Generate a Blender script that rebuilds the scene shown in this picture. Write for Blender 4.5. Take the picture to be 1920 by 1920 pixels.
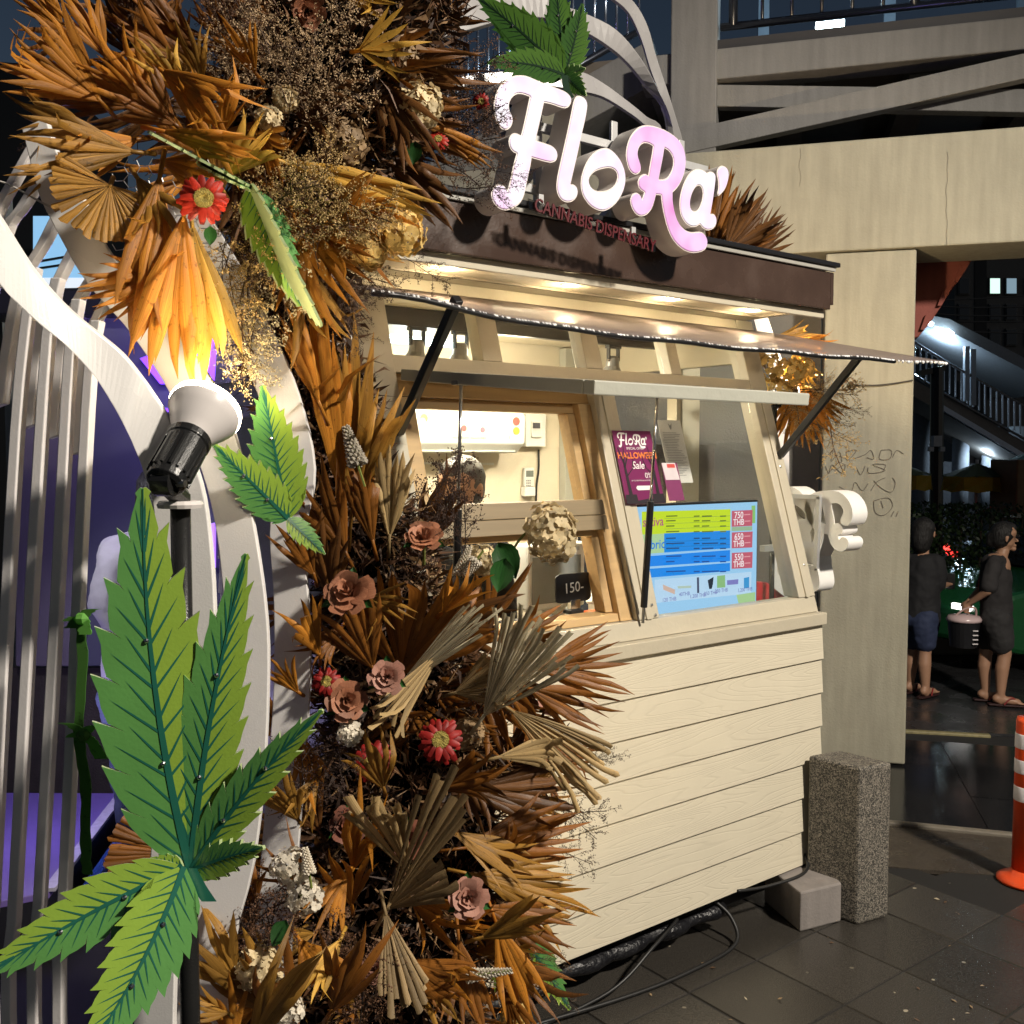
import bpy, bmesh, math, random
from mathutils import Vector, Matrix, Quaternion, noise
random.seed(11)
for o in list(bpy.data.objects): bpy.data.objects.remove(o)
SC = bpy.context.scene
COL = SC.collection
V = Vector

# ---------------------------------------------------------------- camera
F_PX = 1850.0                       # focal length in pixels of the 1920 px photograph
CAM = V((-3.824, -2.712, 2.05))
YAW = math.atan2(.794, .607); PITCH = math.atan(105/1850)
FH = V((math.cos(YAW), math.sin(YAW), 0)); RT = V((FH.y, -FH.x, 0))
FW = FH*math.cos(PITCH) + V((0, 0, -math.sin(PITCH)))
UPV = FH*math.sin(PITCH) + V((0, 0, math.cos(PITCH)))
cam = bpy.data.cameras.new('camera'); camo = bpy.data.objects.new('camera', cam); COL.objects.link(camo)
cam.sensor_width = 36; cam.lens = 36*F_PX/1920; cam.clip_end = 400; cam.clip_start = .05
camo.matrix_world = Matrix((( RT.x, UPV.x, -FW.x, CAM.x), (RT.y, UPV.y, -FW.y, CAM.y), (RT.z, UPV.z, -FW.z, CAM.z), (0, 0, 0, 1)))
SC.camera = camo
# ---------------------------------------------------------------- night sky, faint moon
w = bpy.data.worlds.new('World'); SC.world = w; w.use_nodes = True
nt = w.node_tree; bg = nt.nodes['Background']
sky = nt.nodes.new('ShaderNodeTexSky'); sky.sky_type = 'NISHITA'; sky.sun_disc = False
sky.sun_elevation = math.radians(30); sky.sun_rotation = math.radians(170)
nt.links.new(sky.outputs[0], bg.inputs[0]); bg.inputs[1].default_value = .012
sl = bpy.data.lights.new('sun', 'SUN'); so = bpy.data.objects.new('sun', sl); COL.objects.link(so)
sl.energy = .03; sl.angle = math.radians(2); sl.color = (1, .96, .9)
so.rotation_euler = V((.16, -.85, .5)).to_track_quat('Z', 'Y').to_euler()
SC.view_settings.view_transform = 'Standard'; SC.view_settings.look = 'None'
SC.view_settings.exposure = 0.0; SC.view_settings.gamma = 1
SC.view_settings.use_curve_mapping = False

# ---------------------------------------------------------------- pixel -> place
def ray(x, y): return FW + RT*((x-960)/F_PX) + UPV*((960-y)/F_PX)
def P(x, y, d=None, X=None, Y=None, Z=None):
    r = ray(x, y)
    if d is not None: t = d
    elif X is not None: t = (X-CAM.x)/r.x
    elif Y is not None: t = (Y-CAM.y)/r.y
    else: t = (Z-CAM.z)/r.z
    return CAM + r*t
SL = .3
def wy(z): return .02 + SL*(z-1.33)                 # leaning front of the kiosk
BN = V((.794, .607, 0)); BO = V((2.173, .829, 0)); BD = V((-.607, .794, 0))
def PB(x, y, off=0):                                 # plane of the concrete frame
    r = ray(x, y); return CAM + r*(((BO+BN*off-CAM).dot(BN))/r.dot(BN))

# ---------------------------------------------------------------- materials
MATS = {}
def lin(c): return tuple((v/12.92 if v <= .04045 else ((v+.055)/1.055)**2.4) for v in c)
def M(name, col, rough=.6, var=.15, vs=14, bump=0, bs=80, metal=0, emit=0, ecol=None, coat=0, spec=.5, stretch=None, alpha=1, rvar=0):
    if name in MATS: return MATS[name]
    m = bpy.data.materials.new(name); m.use_nodes = True; MATS[name] = m
    n = m.node_tree.nodes; l = m.node_tree.links; b = n['Principled BSDF']
    tc = n.new('ShaderNodeTexCoord'); mp = n.new('ShaderNodeMapping'); l.new(tc.outputs['Object'], mp.inputs[0])
    if stretch: mp.inputs['Scale'].default_value = stretch
    nz = n.new('ShaderNodeTexNoise'); nz.inputs['Scale'].default_value = vs; nz.inputs['Detail'].default_value = 5; l.new(mp.outputs[0], nz.inputs['Vector'])
    mx = n.new('ShaderNodeMix'); mx.data_type = 'RGBA'
    mx.inputs['A'].default_value = (*[c*(1-var) for c in col], 1); mx.inputs['B'].default_value = (*[min(1, c*(1+var)) for c in col], 1)
    l.new(nz.outputs['Fac'], mx.inputs['Factor']); l.new(mx.outputs['Result'], b.inputs['Base Color'])
    b.inputs['Roughness'].default_value = rough; b.inputs['Metallic'].default_value = metal
    b.inputs['Specular IOR Level'].default_value = spec; b.inputs['Coat Weight'].default_value = coat; b.inputs['Coat Roughness'].default_value = .1
    if rvar:
        mr = n.new('ShaderNodeMapRange'); mr.inputs['To Min'].default_value = max(.02, rough-rvar); mr.inputs['To Max'].default_value = rough+rvar
        mr.inputs['From Min'].default_value = .35; mr.inputs['From Max'].default_value = .65
        l.new(nz.outputs['Fac'], mr.inputs['Value']); l.new(mr.outputs[0], b.inputs['Roughness'])
    if bump:
        n2 = n.new('ShaderNodeTexNoise'); n2.inputs['Scale'].default_value = bs; n2.inputs['Detail'].default_value = 4; l.new(mp.outputs[0], n2.inputs['Vector'])
        bp = n.new('ShaderNodeBump'); bp.inputs['Strength'].default_value = bump; bp.inputs['Distance'].default_value = .01
        l.new(n2.outputs['Fac'], bp.inputs['Height']); l.new(bp.outputs[0], b.inputs['Normal'])
    if emit:
        b.inputs['Emission Color'].default_value = (*(ecol or col), 1); b.inputs['Emission Strength'].default_value = emit
    return m
def glassy(name, tint=(1, 1, 1), gloss=.08, rough=.02, drops=0):
    if name in MATS: return MATS[name]
    m = bpy.data.materials.new(name); m.use_nodes = True; MATS[name] = m
    n = m.node_tree.nodes; l = m.node_tree.links; n.remove(n['Principled BSDF']); out = n['Material Output']
    t = n.new('ShaderNodeBsdfTransparent'); t.inputs[0].default_value = (*tint, 1)
    g = n.new('ShaderNodeBsdfGlossy'); g.inputs['Roughness'].default_value = rough
    ge = n.new('ShaderNodeNewGeometry'); dt = n.new('ShaderNodeVectorMath'); dt.operation = 'DOT_PRODUCT'; l.new(ge.outputs['Incoming'], dt.inputs[0]); l.new(ge.outputs['Normal'], dt.inputs[1])
    ab = n.new('ShaderNodeMath'); ab.operation = 'ABSOLUTE'; l.new(dt.outputs['Value'], ab.inputs[0])
    om = n.new('ShaderNodeMath'); om.operation = 'SUBTRACT'; om.inputs[0].default_value = 1; l.new(ab.outputs[0], om.inputs[1])
    pw = n.new('ShaderNodeMath'); pw.operation = 'POWER'; pw.inputs[1].default_value = 5; l.new(om.outputs[0], pw.inputs[0])
    a = n.new('ShaderNodeMath'); a.operation = 'MULTIPLY_ADD'; a.inputs[1].default_value = .6; a.inputs[2].default_value = gloss; l.new(pw.outputs[0], a.inputs[0]); a.use_clamp = True
    x = n.new('ShaderNodeMixShader'); l.new(a.outputs[0], x.inputs[0]); l.new(t.outputs[0], x.inputs[1]); l.new(g.outputs[0], x.inputs[2]); l.new(x.outputs[0], out.inputs[0])
    if drops:
        nz = n.new('ShaderNodeTexNoise'); nz.inputs['Scale'].default_value = drops; bp = n.new('ShaderNodeBump'); bp.inputs['Strength'].default_value = .4
        tc = n.new('ShaderNodeTexCoord'); l.new(tc.outputs['Object'], nz.inputs['Vector']); l.new(nz.outputs['Fac'], bp.inputs['Height']); l.new(bp.outputs[0], g.inputs['Normal'])
    return m
def leafy(name, c1, c2, trans=.3, rough=.5, streak=1.0, spec=.35):
    """dried leaf: streaks along the blade (UV), light comes through a little, each object its own shade"""
    if name in MATS: return MATS[name]
    m = bpy.data.materials.new(name); m.use_nodes = True; MATS[name] = m
    n = m.node_tree.nodes; l = m.node_tree.links; b = n['Principled BSDF']; out = n['Material Output']
    uv = n.new('ShaderNodeTexCoord'); mp = n.new('ShaderNodeMapping'); mp.inputs['Scale'].default_value = (9, 1.3, 1); l.new(uv.outputs['UV'], mp.inputs[0])
    oi = n.new('ShaderNodeObjectInfo'); ad = n.new('ShaderNodeVectorMath'); ad.operation = 'ADD'; l.new(mp.outputs[0], ad.inputs[0])
    cx = n.new('ShaderNodeCombineXYZ'); mu = n.new('ShaderNodeMath'); mu.operation = 'MULTIPLY'; mu.inputs[1].default_value = 57.; l.new(oi.outputs['Random'], mu.inputs[0]); l.new(mu.outputs[0], cx.inputs[1]); l.new(cx.outputs[0], ad.inputs[1])
    nz = n.new('ShaderNodeTexNoise'); nz.inputs['Scale'].default_value = 1.6; nz.inputs['Detail'].default_value = 6; nz.inputs['Roughness'].default_value = .65; l.new(ad.outputs[0], nz.inputs['Vector'])
    mr = n.new('ShaderNodeMapRange'); mr.inputs['From Min'].default_value = .3; mr.inputs['From Max'].default_value = .72; l.new(nz.outputs['Fac'], mr.inputs['Value'])
    mx = n.new('ShaderNodeMix'); mx.data_type = 'RGBA'; mx.inputs['A'].default_value = (*c1, 1); mx.inputs['B'].default_value = (*c2, 1); l.new(mr.outputs[0], mx.inputs['Factor'])
    hs = n.new('ShaderNodeHueSaturation'); l.new(mx.outputs['Result'], hs.inputs['Color'])
    m2 = n.new('ShaderNodeMapRange'); m2.inputs['To Min'].default_value = .62; m2.inputs['To Max'].default_value = 1.35; l.new(oi.outputs['Random'], m2.inputs['Value']); l.new(m2.outputs[0], hs.inputs['Value'])
    # dark specks of age
    sp = n.new('ShaderNodeTexNoise'); sp.inputs['Scale'].default_value = 90; tc = n.new('ShaderNodeTexCoord'); l.new(tc.outputs['Object'], sp.inputs['Vector'])
    sr = n.new('ShaderNodeMapRange'); sr.inputs['From Min'].default_value = .62; sr.inputs['From Max'].default_value = .75; sr.inputs['To Min'].default_value = 1; sr.inputs['To Max'].default_value = .45; l.new(sp.outputs['Fac'], sr.inputs['Value'])
    ml = n.new('ShaderNodeMix'); ml.data_type = 'RGBA'; ml.blend_type = 'MULTIPLY'; ml.inputs['Factor'].default_value = 1; l.new(hs.outputs[0], ml.inputs['A']); l.new(sr.outputs[0], ml.inputs['B'])
    l.new(ml.outputs['Result'], b.inputs['Base Color']); b.inputs['Roughness'].default_value = rough; b.inputs['Specular IOR Level'].default_value = spec
    bp = n.new('ShaderNodeBump'); bp.inputs['Strength'].default_value = .35*streak; bp.inputs['Distance'].default_value = .004; l.new(nz.outputs['Fac'], bp.inputs['Height']); l.new(bp.outputs[0], b.inputs['Normal'])
    if trans:
        tr = n.new('ShaderNodeBsdfTranslucent'); l.new(ml.outputs['Result'], tr.inputs[0])
        x = n.new('ShaderNodeMixShader'); x.inputs[0].default_value = trans; l.new(b.outputs[0], x.inputs[1]); l.new(tr.outputs[0], x.inputs[2]); l.new(x.outputs[0], out.inputs[0])
    return m

# ---------------------------------------------------------------- mesh building
def root_of(o):
    while o.parent: o = o.parent
    return o
class MB:
    def __init__(s): s.v = []; s.f = []; s.m = []; s.uv = {}
    def add(s, vs, fs, mi=0):
        k = len(s.v); s.v += [V(q) for q in vs]
        for f in fs: s.f.append(tuple(k+i for i in f)); s.m.append(mi)
        return s
    def hexa(s, a, mi=0): return s.add(a, [(0, 3, 2, 1), (4, 5, 6, 7), (0, 1, 5, 4), (1, 2, 6, 5), (2, 3, 7, 6), (3, 0, 4, 7)], mi)
    def box(s, x0, x1, y0, y1, z0, z1, mi=0):
        return s.hexa([(x0, y0, z0), (x1, y0, z0), (x1, y1, z0), (x0, y1, z0), (x0, y0, z1), (x1, y0, z1), (x1, y1, z1), (x0, y1, z1)], mi)
    def obox(s, c, a, b, d, mi=0):
        c, a, b, d = V(c), V(a), V(b), V(d)
        return s.hexa([c-a-b-d, c+a-b-d, c+a+b-d, c-a+b-d, c-a-b+d, c+a-b+d, c+a+b+d, c-a+b+d], mi)
    def bar(s, p, q, w, h, up=(0, 0, 1), mi=0):
        p, q = V(p), V(q); t = (q-p).normalized(); sd = t.cross(V(up))
        if sd.length < 1e-4: sd = t.cross(V((1, 0, 0)))
        sd.normalize(); u = sd.cross(t).normalized()
        return s.obox((p+q)/2, (q-p)/2, sd*(w/2), u*(h/2), mi)
    def tube(s, pts, r, n=8, cap=True, mi=0):
        pts = [V(p) for p in pts]; k = len(s.v); m = len(pts); up = None
        for i, p in enumerate(pts):
            t = (pts[min(i+1, m-1)]-pts[max(i-1, 0)]).normalized()
            if up is None: up = t.orthogonal().normalized()
            up = (up-t*up.dot(t)); up = up.normalized() if up.length > 1e-5 else t.orthogonal().normalized()
            sd = t.cross(up); rr = r[i] if isinstance(r, (list, tuple)) else r
            for j in range(n):
                a = 2*math.pi*j/n; s.v.append(p+(up*math.cos(a)+sd*math.sin(a))*rr)
        for i in range(m-1):
            for j in range(n):
                s.f.append((k+i*n+j, k+i*n+(j+1) % n, k+(i+1)*n+(j+1) % n, k+(i+1)*n+j)); s.m.append(mi)
        if cap:
            s.f.append(tuple(k+j for j in reversed(range(n)))); s.f.append(tuple(k+(m-1)*n+j for j in range(n))); s.m += [mi, mi]
        return s
    def lathe(s, o, ax, prof, n=20, mi=0, cap=True):
        """prof: (radius, distance along ax)"""
        o = V(o); ax = V(ax).normalized(); u = ax.orthogonal().normalized(); w_ = ax.cross(u); k = len(s.v)
        for r, t in prof:
            for j in range(n):
                a = 2*math.pi*j/n; s.v.append(o+ax*t+(u*math.cos(a)+w_*math.sin(a))*r)
        for i in range(len(prof)-1):
            for j in range(n): s.f.append((k+i*n+j, k+i*n+(j+1) % n, k+(i+1)*n+(j+1) % n, k+(i+1)*n+j)); s.m.append(mi)
        if cap:
            s.f.append(tuple(k+j for j in reversed(range(n)))); s.f.append(tuple(k+(len(prof)-1)*n+j for j in range(n))); s.m += [mi, mi]
        return s
    def poly(s, pts, th, mi=0):
        """planar outline pushed by the vector th"""
        pts = [V(p) for p in pts]; n = len(pts); th = V(th)
        return s.add(pts+[p+th for p in pts], [tuple(range(n)), tuple(reversed(range(n, 2*n)))]+[(i, n+i, n+(i+1) % n, (i+1) % n) for i in range(n)], mi)
    def ribbon(s, L, R, th, mi=0):
        """band between two edges; th: thickness vector or list"""
        n = len(L); k = len(s.v)
        for i in range(n):
            t = V(th[i]) if isinstance(th, list) else V(th)
            s.v += [V(L[i]), V(R[i]), V(R[i])+t, V(L[i])+t]
        for i in range(n-1):
            a = k+4*i; b = a+4
            for j in range(4): s.f.append((a+j, a+(j+1) % 4, b+(j+1) % 4, b+j)); s.m.append(mi)
        s.f.append((k, k+3, k+2, k+1)); e = k+4*(n-1); s.f.append((e, e+1, e+2, e+3)); s.m += [mi, mi]
        return s
    def mesh(s, name, off=V((0, 0, 0)), smooth=False):
        me = bpy.data.meshes.new(name); me.from_pydata([tuple(v-off) for v in s.v], [], s.f)
        me.polygons.foreach_set('material_index', s.m)
        if smooth: me.polygons.foreach_set('use_smooth', [True]*len(me.polygons))
        me.update(); return me
    def build(s, name, mat, parent=None, smooth=False, bevel=0, local=False, fix=True):
        off = V((0, 0, 0)) if (local or parent is None) else V(root_of(parent).location)
        me = s.mesh(name, off, smooth)
        if fix:
            b = bmesh.new(); b.from_mesh(me); bmesh.ops.recalc_face_normals(b, faces=b.faces); b.to_mesh(me); b.free()
        for q in (mat if isinstance(mat, (list, tuple)) else [mat]): me.materials.append(q)
        return link(name, me, parent, bevel)
def link(name, me, parent=None, bevel=0):
    o = bpy.data.objects.new(name, me); COL.objects.link(o)
    if parent: o.parent = parent
    if bevel:
        md = o.modifiers.new('bevel', 'BEVEL'); md.width = bevel; md.segments = 2; md.limit_method = 'ANGLE'; md.angle_limit = math.radians(40)
    if bevel: me.polygons.foreach_set('use_smooth', [False]*len(me.polygons))
    return o
def tag(o, label, cat, group=None):
    o['label'] = label; o['category'] = cat
    if group: o['group'] = group
    return o
def thing(name, loc, label, cat, group=None):
    o = bpy.data.objects.new(name, None); COL.objects.link(o); o.location = loc; o.empty_display_size = .05
    return tag(o, label, cat, group)
def struct(o): o['kind'] = 'structure'; return o
def part(name, mat, parent, fn, **k):
    b = MB(); fn(b); return b.build(name, mat, parent, **k)
def catmull(pts, n=4, closed=False):
    pts = [V(p) for p in pts]; m = len(pts); out = []
    for i in range(m if closed else m-1):
        g = (lambda j: pts[j % m]) if closed else (lambda j: pts[min(max(j, 0), m-1)])
        a, b, c, d = g(i-1), g(i), g(i+1), g(i+2)
        for k in range(n):
            t = k/n
            out.append(.5*((2*b)+(c-a)*t+(2*a-5*b+4*c-d)*t*t+(3*b-a-3*c+d)*t**3))
    if not closed: out.append(pts[-1])
    return out
def curve_mesh(name, loops, ext, offset=0, chaikin=1):
    """2-D outlines (first = outer, others = holes) filled and extruded about their plane"""
    cu = bpy.data.curves.new(name, 'CURVE'); cu.dimensions = '2D'; cu.fill_mode = 'BOTH'; cu.extrude = ext; cu.offset = offset
    for lp in loops:
        pts = [V((p[0], p[1], 0)) for p in lp]
        for _ in range(chaikin):
            q = []
            for i in range(len(pts)):
                a, b = pts[i], pts[(i+1) % len(pts)]; q += [a*.75+b*.25, a*.25+b*.75]
            pts = q
        sp = cu.splines.new('POLY'); sp.points.add(len(pts)-1); sp.use_cyclic_u = True
        for i, p in enumerate(pts): sp.points[i].co = (p.x, p.y, 0, 1)
    o = bpy.data.objects.new(name, cu); COL.objects.link(o)
    me = bpy.data.meshes.new_from_object(o.evaluated_get(bpy.context.evaluated_depsgraph_get()))
    bpy.data.objects.remove(o); bpy.data.curves.remove(cu); return me
_tx = {}
def text_mesh(s, size, ext=.0005, align='CENTER', bold=0, shear=0, sx=1):
    k = (s, size, ext, align, bold, shear, sx)
    if k in _tx: return _tx[k]
    cu = bpy.data.curves.new('t', 'FONT'); cu.body = s; cu.size = size; cu.extrude = ext; cu.align_x = align; cu.align_y = 'CENTER'; cu.offset = bold; cu.shear = shear; cu.resolution_u = 3
    o = bpy.data.objects.new('t', cu); COL.objects.link(o)
    me = bpy.data.meshes.new_from_object(o.evaluated_get(bpy.context.evaluated_depsgraph_get()))
    bpy.data.objects.remove(o); bpy.data.curves.remove(cu)
    if sx != 1: me.transform(Matrix.Diagonal((sx, 1, 1, 1)))
    _tx[k] = me; return me
def put_mesh(name, me, mat, parent, frame):
    """frame: 4x4 world matrix; mesh copied and baked to the parent's space"""
    me = me.copy(); off = V(root_of(parent).location) if parent else V((0, 0, 0))
    me.transform(Matrix.Translation(-off) @ frame); me.materials.clear(); me.materials.append(mat)
    return link(name, me, parent)
def frame(o, x, y):
    x = V(x).normalized(); y = (V(y)-x*V(y).dot(x)).normalized(); z = x.cross(y)
    return Matrix(((x.x, y.x, z.x, o[0]), (x.y, y.y, z.y, o[1]), (x.z, y.z, z.z, o[2]), (0, 0, 0, 1)))
def light(name, kind, loc, energy, color, parent=None, radius=.05, aim=None, size=1.0, blend=.3):
    d = bpy.data.lights.new(name, kind); d.energy = energy; d.color = color; d.shadow_soft_size = radius
    if kind == 'SPOT': d.spot_size = size; d.spot_blend = blend
    o = bpy.data.objects.new(name, d); COL.objects.link(o); loc = V(loc)
    o.location = loc - (V(root_of(parent).location) if parent else V((0, 0, 0)))
    if parent: o.parent = parent
    if aim is not None: o.rotation_euler = (loc-V(aim)).to_track_quat('Z', 'Y').to_euler()
    return o

# ================================================================ SETTING
def wet_ground(name, col, vs, rmin, rmax, bump, bs, spots=0):
    m = bpy.data.materials.new(name); m.use_nodes = True; n = m.node_tree.nodes; l = m.node_tree.links; b = n['Principled BSDF']
    tc = n.new('ShaderNodeNewGeometry')
    def nz(sc, det=4):
        q = n.new('ShaderNodeTexNoise'); q.inputs['Scale'].default_value = sc; q.inputs['Detail'].default_value = det; l.new(tc.outputs['Position'], q.inputs['Vector']); return q
    def rng(src, a, c, lo, hi):
        r = n.new('ShaderNodeMapRange'); r.inputs['From Min'].default_value = a; r.inputs['From Max'].default_value = c; r.inputs['To Min'].default_value = lo; r.inputs['To Max'].default_value = hi; l.new(src, r.inputs['Value']); return r.outputs[0]
    big, fine = nz(vs), nz(bs, 2)
    oi = n.new('ShaderNodeObjectInfo')
    mx = n.new('ShaderNodeMix'); mx.data_type = 'RGBA'; mx.inputs['A'].default_value = (*[c*.6 for c in col], 1); mx.inputs['B'].default_value = (*[c*1.5 for c in col], 1); l.new(rng(fine.outputs['Fac'], .3, .7, 0, 1), mx.inputs['Factor'])
    hs = n.new('ShaderNodeHueSaturation'); l.new(mx.outputs['Result'], hs.inputs['Color']); l.new(rng(oi.outputs['Random'], 0, 1, .8, 1.2), hs.inputs['Value'])
    src = hs.outputs[0]
    if spots:
        vo = n.new('ShaderNodeTexVoronoi'); vo.inputs['Scale'].default_value = spots; l.new(tc.outputs['Position'], vo.inputs['Vector'])
        jn = nz(40); ad = n.new('ShaderNodeMath'); ad.operation = 'MULTIPLY_ADD'; ad.inputs[1].default_value = .18; l.new(jn.outputs['Fac'], ad.inputs[0]); l.new(vo.outputs['Distance'], ad.inputs[2])
        sm = n.new('ShaderNodeMix'); sm.data_type = 'RGBA'; l.new(rng(ad.outputs[0], .15, .17, 1, 0), sm.inputs['Factor']); l.new(src, sm.inputs['A'])
        wc = n.new('ShaderNodeMix'); wc.data_type = 'RGBA'; wc.inputs['A'].default_value = (*col, 1); wc.inputs['B'].default_value = (.34, .3, .22, 1)
        l.new(rng(vo.outputs['Color'], .55, .6, 0, 1), wc.inputs['Factor']); l.new(wc.outputs['Result'], sm.inputs['B']); src = sm.outputs['Result']
    l.new(src, b.inputs['Base Color']); l.new(rng(big.outputs['Fac'], .38, .62, rmin, rmax), b.inputs['Roughness'])
    bp = n.new('ShaderNodeBump'); bp.inputs['Strength'].default_value = bump; bp.inputs['Distance'].default_value = .004; l.new(fine.outputs['Fac'], bp.inputs['Height']); l.new(bp.outputs[0], b.inputs['Normal'])
    return m
m_asph = wet_ground('wet_asphalt', (.011, .011, .012), 2.5, .05, .3, .25, 160)
m_tile = wet_ground('wet_paving_tile', (.040, .036, .031), 3, .05, .27, .3, 220, spots=9)
m_strip = wet_ground('kerb_concrete', (.045, .036, .027), 4, .15, .6, .5, 150)
def quad(name, pts, mat, z=0, th=.3):
    b = MB(); b.poly([(p[0], p[1], z) for p in pts], (0, 0, -th)); return b.build(name, mat)
struct(quad('ground', [(-90, -60), (90, -60), (90, 120), (-90, 120)], m_asph, -.03, .2))
pv = struct(quad('pavement', [(-9, -8), (2.6, -8), (2.6, -.62), (.70, -.215), (.45, 3.2), (-9, 3.2)], M('joint_grit', (.012, .011, .01), .8), -.006, .024))
def tile_mesh(a, c):
    b = MB(); g = .0035
    b.add([(g, g, -.006), (a-g, g, -.006), (a-g, c-g, -.006), (g, c-g, -.006), (g+.003, g+.003, 0), (a-g-.003, g+.003, 0), (a-g-.003, c-g-.003, 0), (g+.003, c-g-.003, 0)],
          [(4, 5, 6, 7), (0, 1, 5, 4), (1, 2, 6, 5), (2, 3, 7, 6), (3, 0, 4, 7)])
    me = b.mesh('tile'); me.materials.append(m_tile); return me
tm = tile_mesh(.4, .41)
for i in range(-5, 8):
    for j in range(-5, 2):
        x = -.66+.4*i; y = -.21+.41*(j-1)
        if x > (.2 if j == 1 else (.5 if j == 0 else 2.1)): continue
        o = link('paving_tile', tm, pv); o.location = (x, y, random.uniform(-.0012, .0012)); o.rotation_euler = (random.gauss(0, .002), random.gauss(0, .002), 0)
# worn concrete margin and the kerb between pavement and the dark yard behind
g1 = [P(1640, 1545, Z=0), P(1990, 1580, Z=0), P(1990, 1650, Z=0), P(1640, 1622, Z=0)]
struct(quad('concrete_margin', g1, m_strip, -.002, .02))
e1, e2 = P(1640, 1541, Z=0), P(1990, 1576, Z=0)
b = MB(); b.bar(e1+V((0, 0, -.01)), e2+V((0, 0, -.01)), .05, .05); struct(b.build('kerb', M('kerb_stone', (.16, .14, .11), .6, bump=.4), bevel=.008))
# yellow painted kerb line further back
a, c = P(1640, 1366, Z=0), P(1857, 1378, Z=0)
b = MB(); b.bar(a+V((0, 0, -.02)), c+V((0, 0, -.02)), .05, .05); struct(b.build('painted_kerb', M('worn_yellow_paint', (.22, .19, .09), .6, var=.6, vs=25), bevel=.01))
struct(quad('road_slabs', [P(1600, 1362, Z=0), P(2300, 1390, Z=0), P(2600, 1255, Z=0), P(1600, 1230, Z=0)], wet_ground('wet_slab', (.03, .03, .032), 3, .12, .4, .3, 120), -.01, .02))
# yard paving slabs behind the kerb: dark polished tiles with shallow joints
m_blk = wet_ground('black_wet_slab', (.012, .012, .013), 3, .04, .16, .12, 90)
yard = struct(quad('yard_paving', [P(1600, 1538, Z=0), P(2300, 1600, Z=0), P(2300, 1392, Z=0), P(1600, 1368, Z=0)], M('black_joint', (.02, .02, .02), .6), -.016, .013))
bt = MB(); bt.add([(0, 0, 0), (.594, 0, 0), (.594, .594, 0), (0, .594, 0), (0, 0, -.01), (.594, 0, -.01), (.594, .594, -.01), (0, .594, -.01)], [(0, 1, 2, 3), (4, 5, 1, 0), (5, 6, 2, 1), (6, 7, 3, 2), (7, 4, 0, 3)])
mbt = bt.mesh('slab'); mbt.materials.append(m_blk)
y0 = P(1640, 1538, Z=0); ydir = (P(2000, 1571, Z=0)-y0).normalized(); yn = V((-ydir.y, ydir.x, 0))
for i in range(6):
    for j in range(3):
        q = y0+ydir*(.6*i)+yn*(.6*j); o = link('slab', mbt, yard); o.location = (q.x, q.y, -.0105+random.uniform(-.001, .001)); o.rotation_euler = (random.gauss(0, .003), random.gauss(0, .003), math.atan2(ydir.y, ydir.x))

# ---------------------------------------------------------------- concrete frame (column + beam)
def concrete(name, col):
    m = bpy.data.materials.new(name); m.use_nodes = True; n = m.node_tree.nodes; l = m.node_tree.links; b = n['Principled BSDF']; MATS[name] = m
    tc = n.new('ShaderNodeTexCoord'); mp = n.new('ShaderNodeMapping'); mp.inputs['Scale'].default_value = (9, 9, .8); l.new(tc.outputs['Object'], mp.inputs[0])
    s1 = n.new('ShaderNodeTexNoise'); s1.inputs['Scale'].default_value = 2.2; s1.inputs['Detail'].default_value = 7; l.new(mp.outputs[0], s1.inputs['Vector'])
    s2 = n.new('ShaderNodeTexNoise'); s2.inputs['Scale'].default_value = 1.4; s2.inputs['Detail'].default_value = 8; s2.inputs['Roughness'].default_value = .7; l.new(tc.outputs['Object'], s2.inputs['Vector'])
    av = n.new('ShaderNodeMath'); av.operation = 'ADD'; l.new(s1.outputs['Fac'], av.inputs[0]); l.new(s2.outputs['Fac'], av.inputs[1])
    r = n.new('ShaderNodeMapRange'); r.inputs['From Min'].default_value = .7; r.inputs['From Max'].default_value = 1.3; l.new(av.outputs[0], r.inputs['Value'])
    mx = n.new('ShaderNodeMix'); mx.data_type = 'RGBA'; mx.inputs['A'].default_value = (*[c*.80 for c in col], 1); mx.inputs['B'].default_value = (*[c*1.12 for c in col], 1); l.new(r.outputs[0], mx.inputs['Factor'])
    l.new(mx.outputs['Result'], b.inputs['Base Color']); b.inputs['Roughness'].default_value = .75
    f = n.new('ShaderNodeTexNoise'); f.inputs['Scale'].default_value = 70; f.inputs['Detail'].default_value = 5; l.new(tc.outputs['Object'], f.inputs['Vector'])
    bp = n.new('ShaderNodeBump'); bp.inputs['Strength'].default_value = .35; bp.inputs['Distance'].default_value = .006; l.new(f.outputs['Fac'], bp.inputs['Height']); l.new(bp.outputs[0], b.inputs['Normal'])
    return m
m_conc = concrete('painted_concrete', (.315, .295, .225)); m_conc2 = concrete('bridge_concrete', (.185, .18, .172)); m_red = concrete('red_painted_concrete', (.22, .055, .04))
def bslab(mb, s0, s1, z0, z1, o0, o1, mi=0):
    """block along the frame: s = metres left of the column corner, o = metres behind its face"""
    A = BO+BD*s0; B = BO+BD*s1
    mb.hexa([*(q+V((0, 0, z0)) for q in (A+BN*o0, B+BN*o0, B+BN*o1, A+BN*o1)), *(q+V((0, 0, z1)) for q in (A+BN*o0, B+BN*o0, B+BN*o1, A+BN*o1))], mi)
fr = thing('concrete_portal', BO, 'cream painted concrete column and beam standing behind the kiosk', 'column')
part('column', m_conc, fr, lambda b: bslab(b, 0, .56, 0, 3.385, 0, .5), bevel=.012)
part('beam', m_conc, fr, lambda b: bslab(b, -6, 3.4, 3.39, 4.1, -.03, .55), bevel=.012)
part('column', m_conc, fr, lambda b: bslab(b, 2.8, 3.36, 0, 3.385, .0, .5), bevel=.012)
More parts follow.
